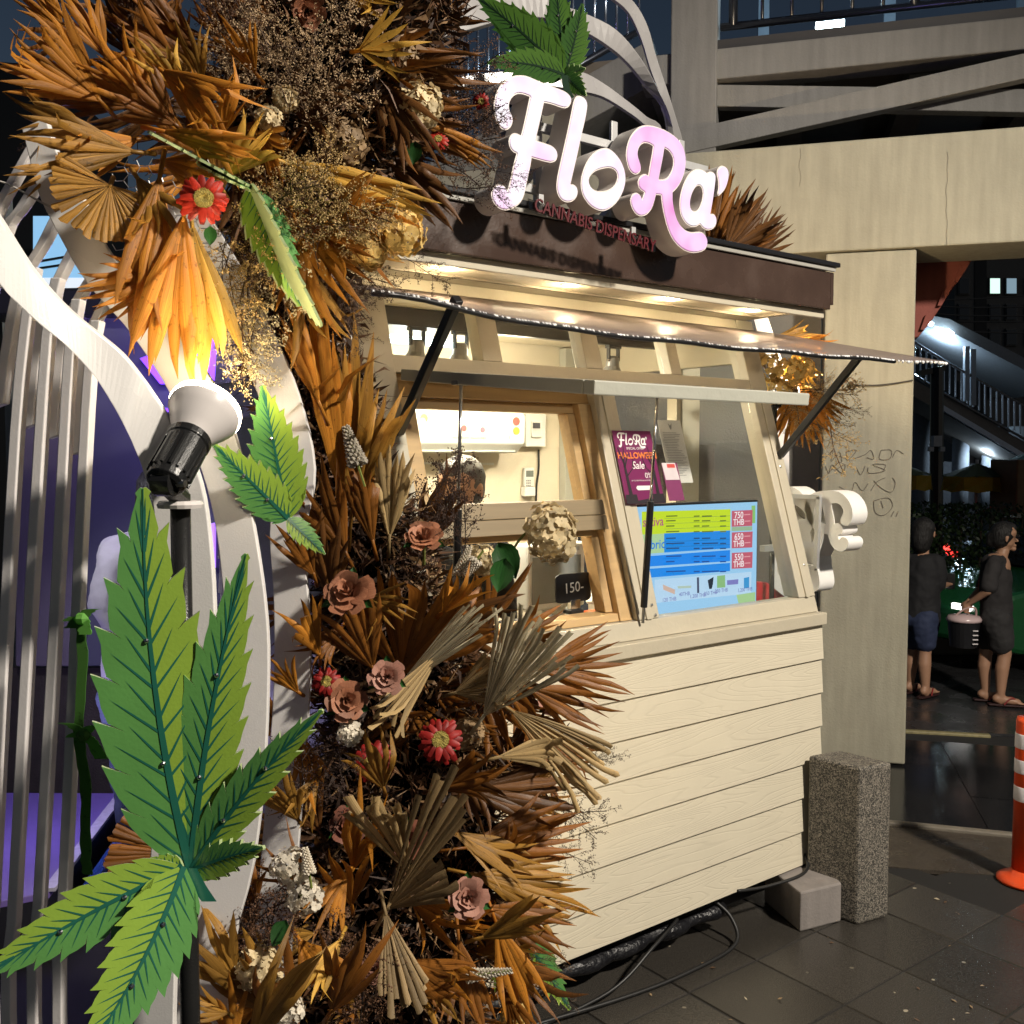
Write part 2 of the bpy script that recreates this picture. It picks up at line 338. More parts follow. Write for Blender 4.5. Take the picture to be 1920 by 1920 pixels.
part('wall_infill', M('grey_infill', (.17, .16, .14), .8, bump=.3), fr, lambda b: bslab(b, .57, 2.79, 0, 3.38, .3, .4))
m_mark = M('marker_ink', (.13, .105, .085), .7)
def scrawl(rows):                                        # thin felt-pen doodles on the column face
    b = MB()
    for pts in rows:
        q = catmull([PB(x, y, -.004) for x, y in pts], 4)
        b.tube(q, .0017, 5)
    return b.build('graffiti', m_mark, fr)
g = lambda x, y: (1400+x/3.692, 400+y/3.692)
scrawl([[g(570, 1680), g(600, 1640), g(585, 1720), g(640, 1650), g(660, 1720)], [g(690, 1650), g(760, 1640), g(700, 1710), g(690, 1650)], [g(740, 1700), g(820, 1670), g(860, 1640), g(880, 1700), g(830, 1690)],
        [g(930, 1640), g(1000, 1640), g(990, 1700), g(920, 1700), g(930, 1640)], [g(1010, 1690), g(1040, 1640), g(1085, 1665)], [g(545, 1750), g(570, 1800), g(590, 1740), g(660, 1800), g(680, 1740), g(610, 1780)],
        [g(760, 1760), g(790, 1810), g(820, 1750)], [g(840, 1760), g(850, 1800), g(960, 1780), g(870, 1740), g(960, 1740), g(940, 1790)], [g(640, 1890), g(720, 1930), g(750, 1860), g(800, 1920), g(840, 1870)],
        [g(860, 1920), g(900, 1860), g(960, 1830)], [g(880, 1850), g(930, 1900), g(1000, 1930), g(1030, 1870), g(1010, 1830)]])
scrawl([[g(720, 2000), g(800, 1970), g(810, 2040), g(740, 2090), g(710, 2040), g(730, 1990)], [g(880, 1990), g(980, 1970), g(1010, 2030), g(950, 2090), g(890, 2070), g(880, 1990)], [g(930, 1990), g(945, 2040)], [g(1020, 2060), g(1000, 2100)], [g(1050, 2060), g(1035, 2100)]])
cb = MB(); cb.tube(catmull([PB(1590, 722, -.012), PB(1650, 722, -.012), PB(1712, 713, -.012)], 5), .005, 6); tag(cb.build('cable', M('grey_cable', (.05, .045, .04), .6)), 'thin grey cable strung across the concrete column', 'cable')

# ---------------------------------------------------------------- footbridge over the frame
fb = thing('footbridge', BO+BD*3+BN*.8, 'pale footbridge with cross braces and steel railing above the concrete beam', 'footbridge')
m_steel = M('dark_steel_rail', (.10, .11, .14), .25, metal=.9, var=.1)
part('girder', m_conc2, fb, lambda b: bslab(b, -6, 1.83, 4.69, 4.90, .3, .55), bevel=.01)
part('deck', M('deck_underside', (.13, .11, .09), .8), fb, lambda b: bslab(b, -6, 2.6, 4.84, 5.0, .56, 3.6))
part('end_post', m_conc2, fb, lambda b: bslab(b, 1.30, 1.62, 4.1, 6.6, .26, .6), bevel=.01)
part('kerb_strip', M('dark_edge_strip', (.03, .028, .03), .6), fb, lambda b: bslab(b, -6, 1.3, 4.901, 4.97, .33, .52))
def brace(pa, pb, wd, off):
    def f(b):
        p, q = PB(*pa, off), PB(*pb, off); b.bar(p, q, .1, wd, up=(0, 0, 1))
    return part('cross_brace', m_conc2, fb, f, bevel=.006)
brace((1275, 182), (2060, 196), .15, .42); brace((1275, 272), (2010, 108), .16, .30)
part('inner_beam', m_conc2, fb, lambda b: bslab(b, -6, 1.4, 4.5, 4.698, 2.2, 2.5))
for k in range(5): part('cross_joist', m_conc2, fb, lambda b: bslab(b, -2+.9*k, -1.8+.9*k, 4.7, 4.838, .6, 3.4))
for zz, r in ((5.09, .028), (5.85, .028), (6.1, .03)):
    part('rail', m_steel, fb, lambda b: b.tube([BO+BD*1.29+BN*.42+V((0, 0, zz)), BO-BD*6+BN*.42+V((0, 0, zz))], r, 8), smooth=True)
for k in range(30):
    s = 1.2-.2*k
    part('baluster', m_steel, fb, lambda b: b.tube([BO+BD*s+BN*.42+V((0, 0, 5.09)), BO+BD*s+BN*.42+V((0, 0, 5.85))], .013 if k % 6 else .035, 6), smooth=True)
for k in range(6):                                          # far railing and roof posts with their cold light
    part('roof_post', M('pale_blue_steel', (.36, .42, .5), .4, metal=.3), fb, lambda b: bslab(b, 1.0-1.15*k, 1.1-1.15*k, 5.0, 8, 3.2, 3.3))
part('roof', M('roof_sheet', (.3, .33, .38), .6), fb, lambda b: bslab(b, -6, 1.6, 7.6, 7.7, .3, 3.9))
part('back_panel', M('blue_white_panel', (.30, .36, .44), .5), fb, lambda b: bslab(b, -6, 1.2, 5.0, 5.75, 3.4, 3.45))
lp = PB(1556, 48, 1.7)
b = MB(); b.obox(lp, BD*.11, V((0, 0, .018)), BN*.05); tube_l = b.build('lamp', M('cold_tube', (.8, .95, 1), emit=30, ecol=(.72, .93, 1)), fb)
light('bridge_tube_light', 'POINT', lp+V((0, 0, .5)), 42, (.55, .82, 1), fb, .1)
# stair flight beyond, rising to the left behind the floral arch ribs
st = thing('footbridge_stair', BO+BD*4+BN*1.2, 'dark stair flight with steel balusters climbing up to the footbridge', 'staircase')
pA, pB = PB(1180, 95, .5), PB(1010, 190, .5); dv = (pB-pA)
part('stringer', m_conc2, st, lambda b: b.ribbon([pA-dv*.25, pB+dv*2], [pA-dv*.25-V((0, 0, .34)), pB+dv*2-V((0, 0, .34))], BN*1.5), bevel=.01)
for zz in (.1, .95): part('rail', m_steel, st, lambda b: b.tube([pA-dv*.2+V((0, 0, zz)), pB+dv*2+V((0, 0, zz))], .026, 8), smooth=True)
for k in range(22):
    q = pA+dv*(k*.12-.1); part('baluster', M('bright_steel', (.4, .45, .55), .25, metal=.9), st, lambda b: b.tube([q+V((0, 0, .1)), q+V((0, 0, .95))], .011, 6), smooth=True)
part('column', m_conc, st, lambda b: bslab(b, 2.35, 2.75, 4.1, 4.9, .3, .7))
# red painted stair soffit behind the column
part('soffit', m_red, st, lambda b: b.poly([PB(1690, 468, .6), PB(1835, 468, .6), PB(1748, 600, .6), PB(1722, 632, .6), PB(1690, 640, .6)], BN*1.1), bevel=.01)
for k in range(3):
    part('soffit_rib', m_red, st, lambda b: b.poly([PB(1820-32*k, 490+45*k, .57), PB(1800-32*k, 500+45*k, .57), PB(1790-32*k, 528+45*k, .57), PB(1797-32*k, 528+45*k, .57)], BN*.05))

# ---------------------------------------------------------------- street lamp that lights the square (behind the viewer)
LP = V((-.35, -5.3, 5.9))
sg = thing('street_lamp', (LP.x+1.4, LP.y-.6, 0), 'tall street lamp on the pavement facing the kiosk front', 'street lamp')
part('pole', M('galvanised', (.35, .36, .37), .4, metal=.8), sg, lambda b: b.tube([(LP.x+1.4, LP.y-.6, 0), (LP.x+1.4, LP.y-.6, 5.7), (LP.x+1.1, LP.y-.45, 6.1), (LP.x+.2, LP.y-.1, 6.15)], [.07, .05, .04, .03], 10), smooth=True)
part('lamp_head', M('galvanised', (.35, .36, .37)), sg, lambda b: b.obox(LP+V((0, 0, .22)), V((.28, .1, 0)), V((-.045, .126, 0)), V((0, 0, .05))), bevel=.02)
light('street_lamp_light', 'SPOT', LP, 2900, (1, .91, .78), sg, .24, aim=(-1.5, .2, 1.3), size=math.radians(108), blend=.6)

# hairline crack and drip stains on the beam, pale petals and leaf bits blown over the tiles
part('crack', m_mark, fr, lambda b: b.tube([PB(1776+1.3*math.sin(k*1.7)+1.0*math.sin(k*.6)-.1*k, 285+k*11, -.034) for k in range(17)], .0009, 4))
part('crack', m_mark, fr, lambda b: b.tube([PB(1500+2*math.sin(k*1.3), 278+k*9, -.034) for k in range(9)], .0008, 4))
lb_ = MB(); rl = random.Random(21)
for k in range(70):
    x, y = rl.uniform(-1.5, 1.6), rl.uniform(-1.7, -.1); a = rl.uniform(0, 6.3); s_ = rl.uniform(.004, .016); u = V((math.cos(a), math.sin(a), 0))*s_; w_ = V((-math.sin(a), math.cos(a), 0))*s_*rl.uniform(.3, .7)
    lb_.add([V((x, y, .004))-u, V((x, y, .007))-w_, V((x, y, .004))+u+V((0, 0, rl.uniform(0, .006))), V((x, y, .006))+w_], [(0, 1, 2, 3)], rl.randrange(3))
o = lb_.build('fallen_petals', [M('petal_cream', (.45, .38, .26), .6), M('petal_tan', (.25, .17, .09), .6), M('petal_brown', (.09, .05, .025), .6)], fix=False); o['kind'] = 'stuff'; o['label'] = 'pale petals and leaf bits scattered on the wet tiles'; o['category'] = 'petals'

# ================================================================ KIOSK
XL, XR = -2.17, .03
def grain_paint(name, col, bump=.5):
    """embossed fibre-cement board, long cathedral grain, satin cream paint"""
    m = bpy.data.materials.new(name); m.use_nodes = True; n = m.node_tree.nodes; l = m.node_tree.links; b = n['Principled BSDF']; MATS[name] = m
    tc = n.new('ShaderNodeTexCoord'); oi = n.new('ShaderNodeObjectInfo'); mp = n.new('ShaderNodeMapping'); mp.inputs['Scale'].default_value = (.8, 6, 9); l.new(tc.outputs['Object'], mp.inputs[0])
    cx = n.new('ShaderNodeCombineXYZ'); mu = n.new('ShaderNodeMath'); mu.operation = 'MULTIPLY'; mu.inputs[1].default_value = 37.; l.new(oi.outputs['Random'], mu.inputs[0]); l.new(mu.outputs[0], cx.inputs[0]); l.new(mu.outputs[0], cx.inputs[2]); l.new(cx.outputs[0], mp.inputs['Location'])
    nz = n.new('ShaderNodeTexNoise'); nz.inputs['Scale'].default_value = .9; nz.inputs['Detail'].default_value = 1.5; l.new(mp.outputs[0], nz.inputs['Vector'])
    mm = n.new('ShaderNodeMath'); mm.operation = 'MULTIPLY'; mm.inputs[1].default_value = 26; l.new(nz.outputs['Fac'], mm.inputs[0])
    fr_ = n.new('ShaderNodeMath'); fr_.operation = 'PINGPONG'; fr_.inputs[1].default_value = .5; l.new(mm.outputs[0], fr_.inputs[0])
    rr = n.new('ShaderNodeMapRange'); rr.inputs['From Min'].default_value = .0; rr.inputs['From Max'].default_value = .16; l.new(fr_.outputs[0], rr.inputs['Value'])
    fn = n.new('ShaderNodeTexNoise'); fn.inputs['Scale'].default_value = 160; fn.inputs['Detail'].default_value = 2; mp2 = n.new('ShaderNodeMapping'); mp2.inputs['Scale'].default_value = (.12, 1, 1); l.new(tc.outputs['Object'], mp2.inputs[0]); l.new(mp2.outputs[0], fn.inputs['Vector'])
    ad = n.new('ShaderNodeMath'); ad.operation = 'MULTIPLY_ADD'; ad.inputs[1].default_value = .5; l.new(fn.outputs['Fac'], ad.inputs[0]); l.new(rr.outputs[0], ad.inputs[2])
    bp = n.new('ShaderNodeBump'); bp.inputs['Strength'].default_value = bump; bp.inputs['Distance'].default_value = .0012; l.new(ad.outputs[0], bp.inputs['Height']); l.new(bp.outputs[0], b.inputs['Normal'])
    dn = n.new('ShaderNodeTexNoise'); dn.inputs['Scale'].default_value = 3; dn.inputs['Detail'].default_value = 8; dn.inputs['Roughness'].default_value = .7; l.new(tc.outputs['Object'], dn.inputs['Vector'])
    mx = n.new('ShaderNodeMix'); mx.data_type = 'RGBA'; mx.inputs['A'].default_value = (*[c*.86 for c in col], 1); mx.inputs['B'].default_value = (*[min(1, c*1.07) for c in col], 1); l.new(dn.outputs['Fac'], mx.inputs['Factor'])
    m2 = n.new('ShaderNodeMix'); m2.data_type = 'RGBA'; m2.blend_type = 'MULTIPLY'; m2.inputs['Factor'].default_value = 1; l.new(mx.outputs['Result'], m2.inputs['A'])
    r2 = n.new('ShaderNodeMapRange'); r2.inputs['To Min'].default_value = .955; r2.inputs['To Max'].default_value = 1; l.new(rr.outputs[0], r2.inputs['Value']); l.new(r2.outputs[0], m2.inputs['B']); l.new(m2.outputs['Result'], b.inputs['Base Color'])
    b.inputs['Roughness'].default_value = .38
    return m
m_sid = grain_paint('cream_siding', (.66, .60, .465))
m_frame = M('cream_frame_paint', (.50, .45, .345), .4, var=.08, vs=9, bump=.15, bs=40)
m_frame2 = M('cream_frame_paint_cool', (.42, .42, .36), .4, var=.08, vs=9, bump=.15, bs=40)
m_in = M('cream_wall', (.70, .63, .49), .6, var=.06)
m_glass = glassy('window_glass', (.97, .98, .97), .045, .01)
m_brown = M('brown_fascia', (.055, .034, .026), .25, var=.35, vs=6, rvar=.15, bump=.1)
def pine(name, col):
    m = bpy.data.materials.new(name); m.use_nodes = True; n = m.node_tree.nodes; l = m.node_tree.links; b = n['Principled BSDF']
    tc = n.new('ShaderNodeTexCoord'); mp = n.new('ShaderNodeMapping'); mp.inputs['Scale'].default_value = (1.2, 22, 22); l.new(tc.outputs['Object'], mp.inputs[0])
    nz = n.new('ShaderNodeTexNoise'); nz.inputs['Scale'].default_value = 1.5; nz.inputs['Detail'].default_value = 5; nz.inputs['Distortion'].default_value = .8; l.new(mp.outputs[0], nz.inputs['Vector'])
    mx = n.new('ShaderNodeMix'); mx.data_type = 'RGBA'; mx.inputs['A'].default_value = (*[c*.7 for c in col], 1); mx.inputs['B'].default_value = (*[min(1, c*1.15) for c in col], 1); l.new(nz.outputs['Fac'], mx.inputs['Factor'])
    vo = n.new('ShaderNodeTexVoronoi'); vo.inputs['Scale'].default_value = 5; l.new(tc.outputs['Object'], vo.inputs['Vector'])
    kr = n.new('ShaderNodeMapRange'); kr.inputs['From Min'].default_value = .05; kr.inputs['From Max'].default_value = .09; kr.inputs['To Min'].default_value = 1; kr.inputs['To Max'].default_value = 0; l.new(vo.outputs['Distance'], kr.inputs['Value'])
    k2 = n.new('ShaderNodeMix'); k2.data_type = 'RGBA'; k2.inputs['B'].default_value = (.12, .055, .02, 1); l.new(kr.outputs[0], k2.inputs['Factor']); l.new(mx.outputs['Result'], k2.inputs['A']); l.new(k2.outputs['Result'], b.inputs['Base Color']); b.inputs['Roughness'].default_value = .5
    return m
m_pine = pine('pine_wood', (.56, .37, .17)); m_pine_dull = pine('weathered_pine', (.30, .225, .135))
K = thing('kiosk', (-1.07, .7, 0), 'cream clapboard sales kiosk with leaning glazed front and brown fascia', 'kiosk')
def lean(mb, x0, x1, z0, z1, o0, o1):
    """member lying in the leaning front: o = metres out (-) or in (+) from its plane"""
    mb.hexa([(x0, wy(z0)+o0, z0), (x1, wy(z0)+o0, z0), (x1, wy(z0)+o1, z0), (x0, wy(z0)+o1, z0), (x0, wy(z1)+o0, z1), (x1, wy(z1)+o0, z1), (x1, wy(z1)+o1, z1), (x0, wy(z1)+o1, z1)])
# siding boards (lapped): front, left and right walls
zs = [.185+.156*i for i in range(8)]
for i in range(7):
    z0, z1 = zs[i], zs[i+1]+.012
    def f(b):
        b.add([(XL, -.016, z0), (XR+.01, -.016, z0), (XR+.01, .0, z0), (XL, .0, z0), (XL, -.003, z1), (XR+.01, -.003, z1), (XR+.01, .004, z1), (XL, .004, z1)],
              [(0, 3, 2, 1), (4, 5, 6, 7), (0, 1, 5, 4), (1, 2, 6, 5), (2, 3, 7, 6), (3, 0, 4, 7)])
    part('siding_board', m_sid, K, f)
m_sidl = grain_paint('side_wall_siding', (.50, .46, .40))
nb = 16
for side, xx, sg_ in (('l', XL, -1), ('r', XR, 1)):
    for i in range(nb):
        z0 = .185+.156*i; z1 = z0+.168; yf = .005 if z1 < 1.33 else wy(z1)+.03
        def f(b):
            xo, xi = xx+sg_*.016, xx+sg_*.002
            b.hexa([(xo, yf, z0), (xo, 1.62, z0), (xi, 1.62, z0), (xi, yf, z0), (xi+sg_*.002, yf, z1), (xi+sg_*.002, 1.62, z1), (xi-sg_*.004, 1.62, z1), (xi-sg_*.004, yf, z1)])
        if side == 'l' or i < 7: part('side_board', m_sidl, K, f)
part('front_wall', m_in, K, lambda b: b.box(XL+.01, XR-.01, .006, .05, .19, 1.27))
part('back_wall', m_in, K, lambda b: b.box(XL, XR, 1.56, 1.62, .19, 2.72))
def sidewall(x0, x1, z0=.19):
    return lambda b: b.poly([(x0, .03, z0), (x0, .03, 1.30), (x0, wy(2.70)+.02, 2.70), (x0, 1.55, 2.70), (x0, 1.55, z0)], (x1-x0, 0, 0))
part('side_wall', m_in, K, sidewall(XL+.006, XL+.05))
part('side_wall', m_in, K, lambda b: b.box(XR-.05, XR-.006, .06, 1.55, .19, 1.34))
part('side_window_frame', m_frame, K, lambda b: (b.box(XR-.05, XR+.005, 1.38, 1.55, 1.345, 2.7), b.box(XR-.05, XR+.005, .44, 1.38, 2.5, 2.7), b.box(XR-.045, XR, .86, .93, 1.345, 2.5)), bevel=.003)
part('side_pane', glassy('wet_glass', (.93, .95, .95), .05, .05, drops=160), K, lambda b: b.poly([(XR-.02, .06, 1.345), (XR-.02, wy(2.5)+.03, 2.5), (XR-.02, 1.38, 2.5), (XR-.02, 1.38, 1.345)], (.005, 0, 0)))
part('floor', M('kiosk_floor', (.2, .17, .13), .6), K, lambda b: b.box(XL+.02, XR-.02, .03, 1.55, .16, .19))
part('ceiling', m_in, K, lambda b: b.box(XL+.02, XR-.02, .44, 1.55, 2.66, 2.70))
part('counter', M('counter_top', (.42, .36, .26), .4), K, lambda b: b.box(XL+.06, XR-.06, .07, .55, 1.24, 1.28), bevel=.004)
# sill trim (two steps)
part('sill', m_frame, K, lambda b: b.box(XL, XR+.012, -.03, .09, 1.281, 1.335), bevel=.004)
part('bottom_rail', m_frame, K, lambda b: lean(b, XL+.02, XR, 1.337, 1.405, -.012, .06), bevel=.003)
# jambs, mullion, rails of the leaning front
part('left_jamb', m_frame, K, lambda b: lean(b, XL, -2.03, 1.34, 2.70, -.02, .07), bevel=.004)
part('mullion', m_frame, K, lambda b: lean(b, -1.107, -.985, 1.407, 2.36, -.012, .07), bevel=.004)
part('mullion_strip', m_frame, K, lambda b: lean(b, -1.062, -1.03, 1.407, 2.36, -.02, -.0125), bevel=.002)
part('right_jamb', m_frame, K, lambda b: lean(b, -.09, XR, 1.407, 2.70, -.016, .07), bevel=.004)
part('jamb_strip', m_frame, K, lambda b: lean(b, -.045, -.02, 1.407, 2.36, -.024, -.0165), bevel=.002)
part('transom_rail', m_frame, K, lambda b: lean(b, -2.029, -.091, 2.345, 2.408, -.014, .07), bevel=.003)
part('head_rail', m_frame, K, lambda b: lean(b, -2.029, -.091, 2.635, 2.70, -.014, .07), bevel=.003)
for x0, x1 in ((-1.632, -1.54), (-1.11, -1.02), (-.61, -.545)):
    part('transom_mullion', m_frame, K, lambda b: lean(b, x0, x1, 2.409, 2.634, -.012, .06), bevel=.003)
for x0, x1 in ((-2.028, -1.633), (-1.539, -1.111), (-1.019, -.611), (-.544, -.091)):
    part('transom_pane', m_glass, K, lambda b: lean(b, x0, x1, 2.41, 2.633, .03, .034))
part('window_pane', m_glass, K, lambda b: lean(b, -.984, -.091, 1.407, 2.344, .02, .025))
# pine inner frame of the serving window
def pbar(x0, x1, z0, z1, o0, o1, m=None): part('pine_frame', m or m_pine, K, lambda b: lean(b, x0, x1, z0, z1, o0, o1), bevel=.003)
pbar(-2.02, -1.11, 2.262, 2.344, .02, .09); pbar(-2.02, -1.11, 2.222, 2.26, .05, .12)
pbar(-1.175, -1.11, 1.407, 2.26, .012, .09); pbar(-1.215, -1.177, 1.44, 2.221, .045, .11); pbar(-2.02, -1.95, 1.407, 2.26, .02, .09)
pbar(-2.02, -1.176, 1.407, 1.437, .02, .12)
pbar(-2.0, -1.165, 1.82, 1.878, -.012, .04, m_pine_dull); pbar(-2.0, -1.163, 1.762, 1.818, -.012, .04, m_pine_dull)
pbar(-1.94, -1.217, 1.735, 1.760, .03, .08)
part('serving_pane', m_glass, K, lambda b: lean(b, -1.95, -1.217, 1.88, 2.22, .075, .079))
# soffit, fascia, gutter, roof
part('soffit', m_frame, K, lambda b: b.box(XL-.05, XR-.04, -.02, .44, 2.701, 2.72), bevel=.003)
part('soffit_bead', M('bead_shadow', (.2, .17, .12), .6), K, lambda b: (b.box(XL+.1, XR-.12, .27, .285, 2.692, 2.7005), b.box(XR-.13, XR-.115, .02, .285, 2.692, 2.7005)))
part('fascia', m_brown, K, lambda b: b.box(XL-.06, XR-.035, -.05, -.022, 2.70, 2.865), bevel=.004)
part('side_fascia', m_brown, K, lambda b: b.box(XR-.034, XR-.012, -.05, 1.62, 2.722, 2.865), bevel=.004)
part('fascia_board', m_frame, K, lambda b: b.box(XL-.055, XR-.04, -.021, -.004, 2.665, 2.70), bevel=.003)
part('gutter', M('pale_gutter', (.34, .33, .3), .35), K, lambda b: b.box(XL-.07, XR-.015, -.062, -.0505, 2.866, 2.885), bevel=.003)
part('flashing', M('black_flashing', (.012, .012, .014), .3), K, lambda b: b.box(XL-.07, XR+.0, -.075, .25, 2.886, 2.905), bevel=.003)
part('roof', M('roof_dark', (.05, .05, .055), .4), K, lambda b: b.poly([(XL-.06, .251, 2.72), (XL-.06, .251, 2.90), (XL-.06, 1.7, 2.80), (XL-.06, 1.7, 2.72)], (XR-XL+.08, 0, 0)))
for dx in (-1.9, -1.35, -.8, -.28):  # rightmost one is real; the other three are added to brighten awning and transoms
    dl = part('downlight', M('warm_led', (1, .9, .7), emit=1.2, ecol=(1, .8, .5)), K, lambda b: b.lathe((dx, .16, 2.7005), (0, 0, -1), [(.035, 0), (.035, .006)], 16))
    light('downlight_light', 'POINT', (dx, .16, 2.672), 4.5, (1, .80, .50), K, .03)
# awning sheet with black edge and two struts
def wet_sheet():
    m = bpy.data.materials.new('wet_polycarbonate'); m.use_nodes = True; n = m.node_tree.nodes; l = m.node_tree.links; b = n['Principled BSDF']
    out = n['Material Output']; b.inputs['Base Color'].default_value = (.34, .27, .27, 1); b.inputs['Roughness'].default_value = .42  # pinkish base: the sign's reflected pink is put into the sheet colour
    tc = n.new('ShaderNodeTexCoord'); vo = n.new('ShaderNodeTexVoronoi'); vo.inputs['Scale'].default_value = 150; l.new(tc.outputs['Object'], vo.inputs['Vector'])
    mr = n.new('ShaderNodeMapRange'); mr.inputs['From Max'].default_value = .45; mr.inputs['To Min'].default_value = 1; mr.inputs['To Max'].default_value = 0; l.new(vo.outputs['Distance'], mr.inputs['Value'])
    bp = n.new('ShaderNodeBump'); bp.inputs['Strength'].default_value = 1; bp.inputs['Distance'].default_value = .004; l.new(mr.outputs[0], bp.inputs['Height']); l.new(bp.outputs[0], b.inputs['Normal'])
    tr = n.new('ShaderNodeBsdfTranslucent'); tr.inputs[0].default_value = (.55, .5, .45, 1); tp = n.new('ShaderNodeBsdfTransparent'); tp.inputs[0].default_value = (.9, .88, .84, 1)
    x1 = n.new('ShaderNodeMixShader'); x1.inputs[0].default_value = .6; l.new(tr.outputs[0], x1.inputs[1]); l.new(tp.outputs[0], x1.inputs[2])
    x2 = n.new('ShaderNodeMixShader'); x2.inputs[0].default_value = .66; l.new(b.outputs[0], x2.inputs[1]); l.new(x1.outputs[0], x2.inputs[2]); l.new(x2.outputs[0], out.inputs[0])
    return m
m_sheet = wet_sheet(); m_black = M('black_metal', (.012, .012, .013), .35, var=.2)
def aw(s, t):
    """awning point: s 0..1 left to right, t 0..1 hinge to edge"""
    hx = XL-.16+(XR+.14-XL+.16)*s; ex = -2.42+(2.42+.62)*s
    x = hx+(ex-hx)*t; y = .40-.62*t-.03*s*t; z = 2.655-.165*t+.035*t*math.exp(-((s-.02)/.12)**2)-.02*t*math.sin(math.pi*s)+.003*math.sin(34*s)*t
    return V((x, y, z))
NS, NT = 40, 6
b = MB(); b.v = [aw(i/NS, j/NT)+V((0, 0, h)) for h in (0, -.006) for i in range(NS+1) for j in range(NT+1)]
idx = lambda h, i, j: h*(NS+1)*(NT+1)+i*(NT+1)+j
for i in range(NS):
    for j in range(NT):
        for h in (0, 1): b.f.append((idx(h, i, j), idx(h, i+1, j), idx(h, i+1, j+1), idx(h, i, j+1)))
    b.f += [(idx(0, i, NT), idx(0, i+1, NT), idx(1, i+1, NT), idx(1, i, NT)), (idx(0, i, 0), idx(0, i+1, 0), idx(1, i+1, 0), idx(1, i, 0))]
for j in range(NT): b.f += [(idx(0, i, j), idx(0, i, j+1), idx(1, i, j+1), idx(1, i, j)) for i in (0, NS)]
b.m = [0]*len(b.f); AWN = b.build('awning', m_sheet, K, smooth=True)
part('edge_trim', m_black, AWN, lambda b: b.tube([aw(s/30*.86, 1)+V((0, 0, -.012)) for s in range(31)], .0085, 6), smooth=True)
bd = MB()
for k in range(330):                                       # rain beads hanging on the lower edge
    s = random.random(); q = aw(s, 1)+V((0, -.002, -.004)); r = random.uniform(.003, .007); bd.lathe(q, (0, 0, -1), [(.001, -.002), (r*.7, 0), (r, r*.8), (r*.6, r*1.7), (.0005, r*2.0)], 6, cap=False)
o = bd.build('rain_beads', M('water_bead', (.8, .8, .82), .05, spec=1), AWN, smooth=True); o['kind'] = 'stuff'
def strut(a, c, wd=.03): part('strut', m_black, AWN, lambda b: b.bar(a, c, wd, wd, up=(1, 0, .2)), bevel=.003)
strut((-2.06, wy(2.13)-.02, 2.13), P(858, 560, Y=-.2)); strut((.0, wy(2.05)-.02, 2.05), P(1612, 668, Y=-.2))
# hinged serving hatch, propped open by two gas struts
HZ = 2.335; h0 = V((0, wy(HZ)-.03, HZ)); hd = V((0, -1.01, -.10)); hn = V((0, .10, -1.01)).normalized()
def hatch(mb, x0, x1, q0, q1, t0, t1):
    A = [V((x, 0, 0))+h0+hd*q+hn*t for t in (t0, t1) for x, q in ((x0, q0), (x1, q0), (x1, q1), (x0, q1))]; mb.hexa(A)
HT = part('hatch', m_frame2, K, lambda b: hatch(b, -2.02, -1.07, .955, 1.0, -.02, .02), bevel=.004)
part('side_rail', m_frame2, HT, lambda b: hatch(b, -2.02, -1.975, .0, .954, -.02, .02), bevel=.004)
part('side_rail', m_frame2, HT, lambda b: hatch(b, -1.115, -1.07, .0, .954, -.02, .02), bevel=.004)
part('hinge_rail', m_frame2, HT, lambda b: hatch(b, -1.974, -1.116, .0, .045, -.02, .02), bevel=.004)
part('hatch_pane', m_glass, HT, lambda b: hatch(b, -1.974, -1.116, .046, .954, -.003, .003))
m_chr = M('chrome_rod', (.7, .7, .7), .15, metal=1, var=.03)
for x, bx in ((-1.997, -1.985), (-1.092, -1.1)):
    top = V((x, 0, 0))+h0+hd*.34+hn*.02; bot = V((bx, wy(1.40)-.03, 1.40)); dv_ = bot-top
    part('strut_rod', m_chr, HT, lambda b: b.tube([top, top+dv_*.52], .006, 8), smooth=True)
    part('strut_cylinder', m_black, HT, lambda b: b.tube([top+dv_*.46, top+dv_*.93], .0135, 12), smooth=False, bevel=.002)
    part('strut_foot', M('steel', (.4, .4, .4), .3, metal=1), HT, lambda b: b.tube([top+dv_*.92, bot], .006, 8))
    part('strut_bracket', M('grey_bracket', (.25, .25, .25), .4, metal=.6), HT, lambda b: b.obox(top+V((0, 0, .006)), V((.03, 0, 0)), V((0, .014, 0)), V((0, 0, .007))), bevel=.002)
for q in ((-1.02, 1.46), (-1.01, 1.42), (.0, 1.55), (-.01, 2.0), (-.98, 2.45)):                      # screws
    part('screw', m_chr, K, lambda b: b.lathe((q[0], wy(q[1])-.0165, q[1]), (0, -1, .25), [(.006, -.004), (.006, .002), (.002, .004)], 8))
# supports under the kiosk: cinder blocks, black wrapped pipe, steel skid
b = MB(); b.hexa([P(1432, 1690, Z=0), P(1500, 1748, Z=0), P(1577, 1728, Z=0), P(1520, 1670, Z=0)]+[q+V((0, 0, .175)) for q in (P(1432, 1690, Z=0), P(1500, 1748, Z=0), P(1577, 1728, Z=0), P(1520, 1670, Z=0))])
tag(b.build('concrete_block', concrete('grey_block', (.24, .215, .20)), bevel=.008), 'grey concrete block under the kiosk corner beside the granite post', 'block')
tag(part('concrete_block', MATS['grey_block'], None, lambda b: b.box(-2.1, -1.8, .05, .35, 0, .158), bevel=.01), 'grey concrete block under the kiosk behind the dried flowers', 'block')
part('skid', m_black, K, lambda b: b.box(XL+.05, XR-.2, .10, .16, .06, .155))
m_bag = M('black_plastic', (.008, .008, .01), .38, bump=1, bs=45, rvar=.12)
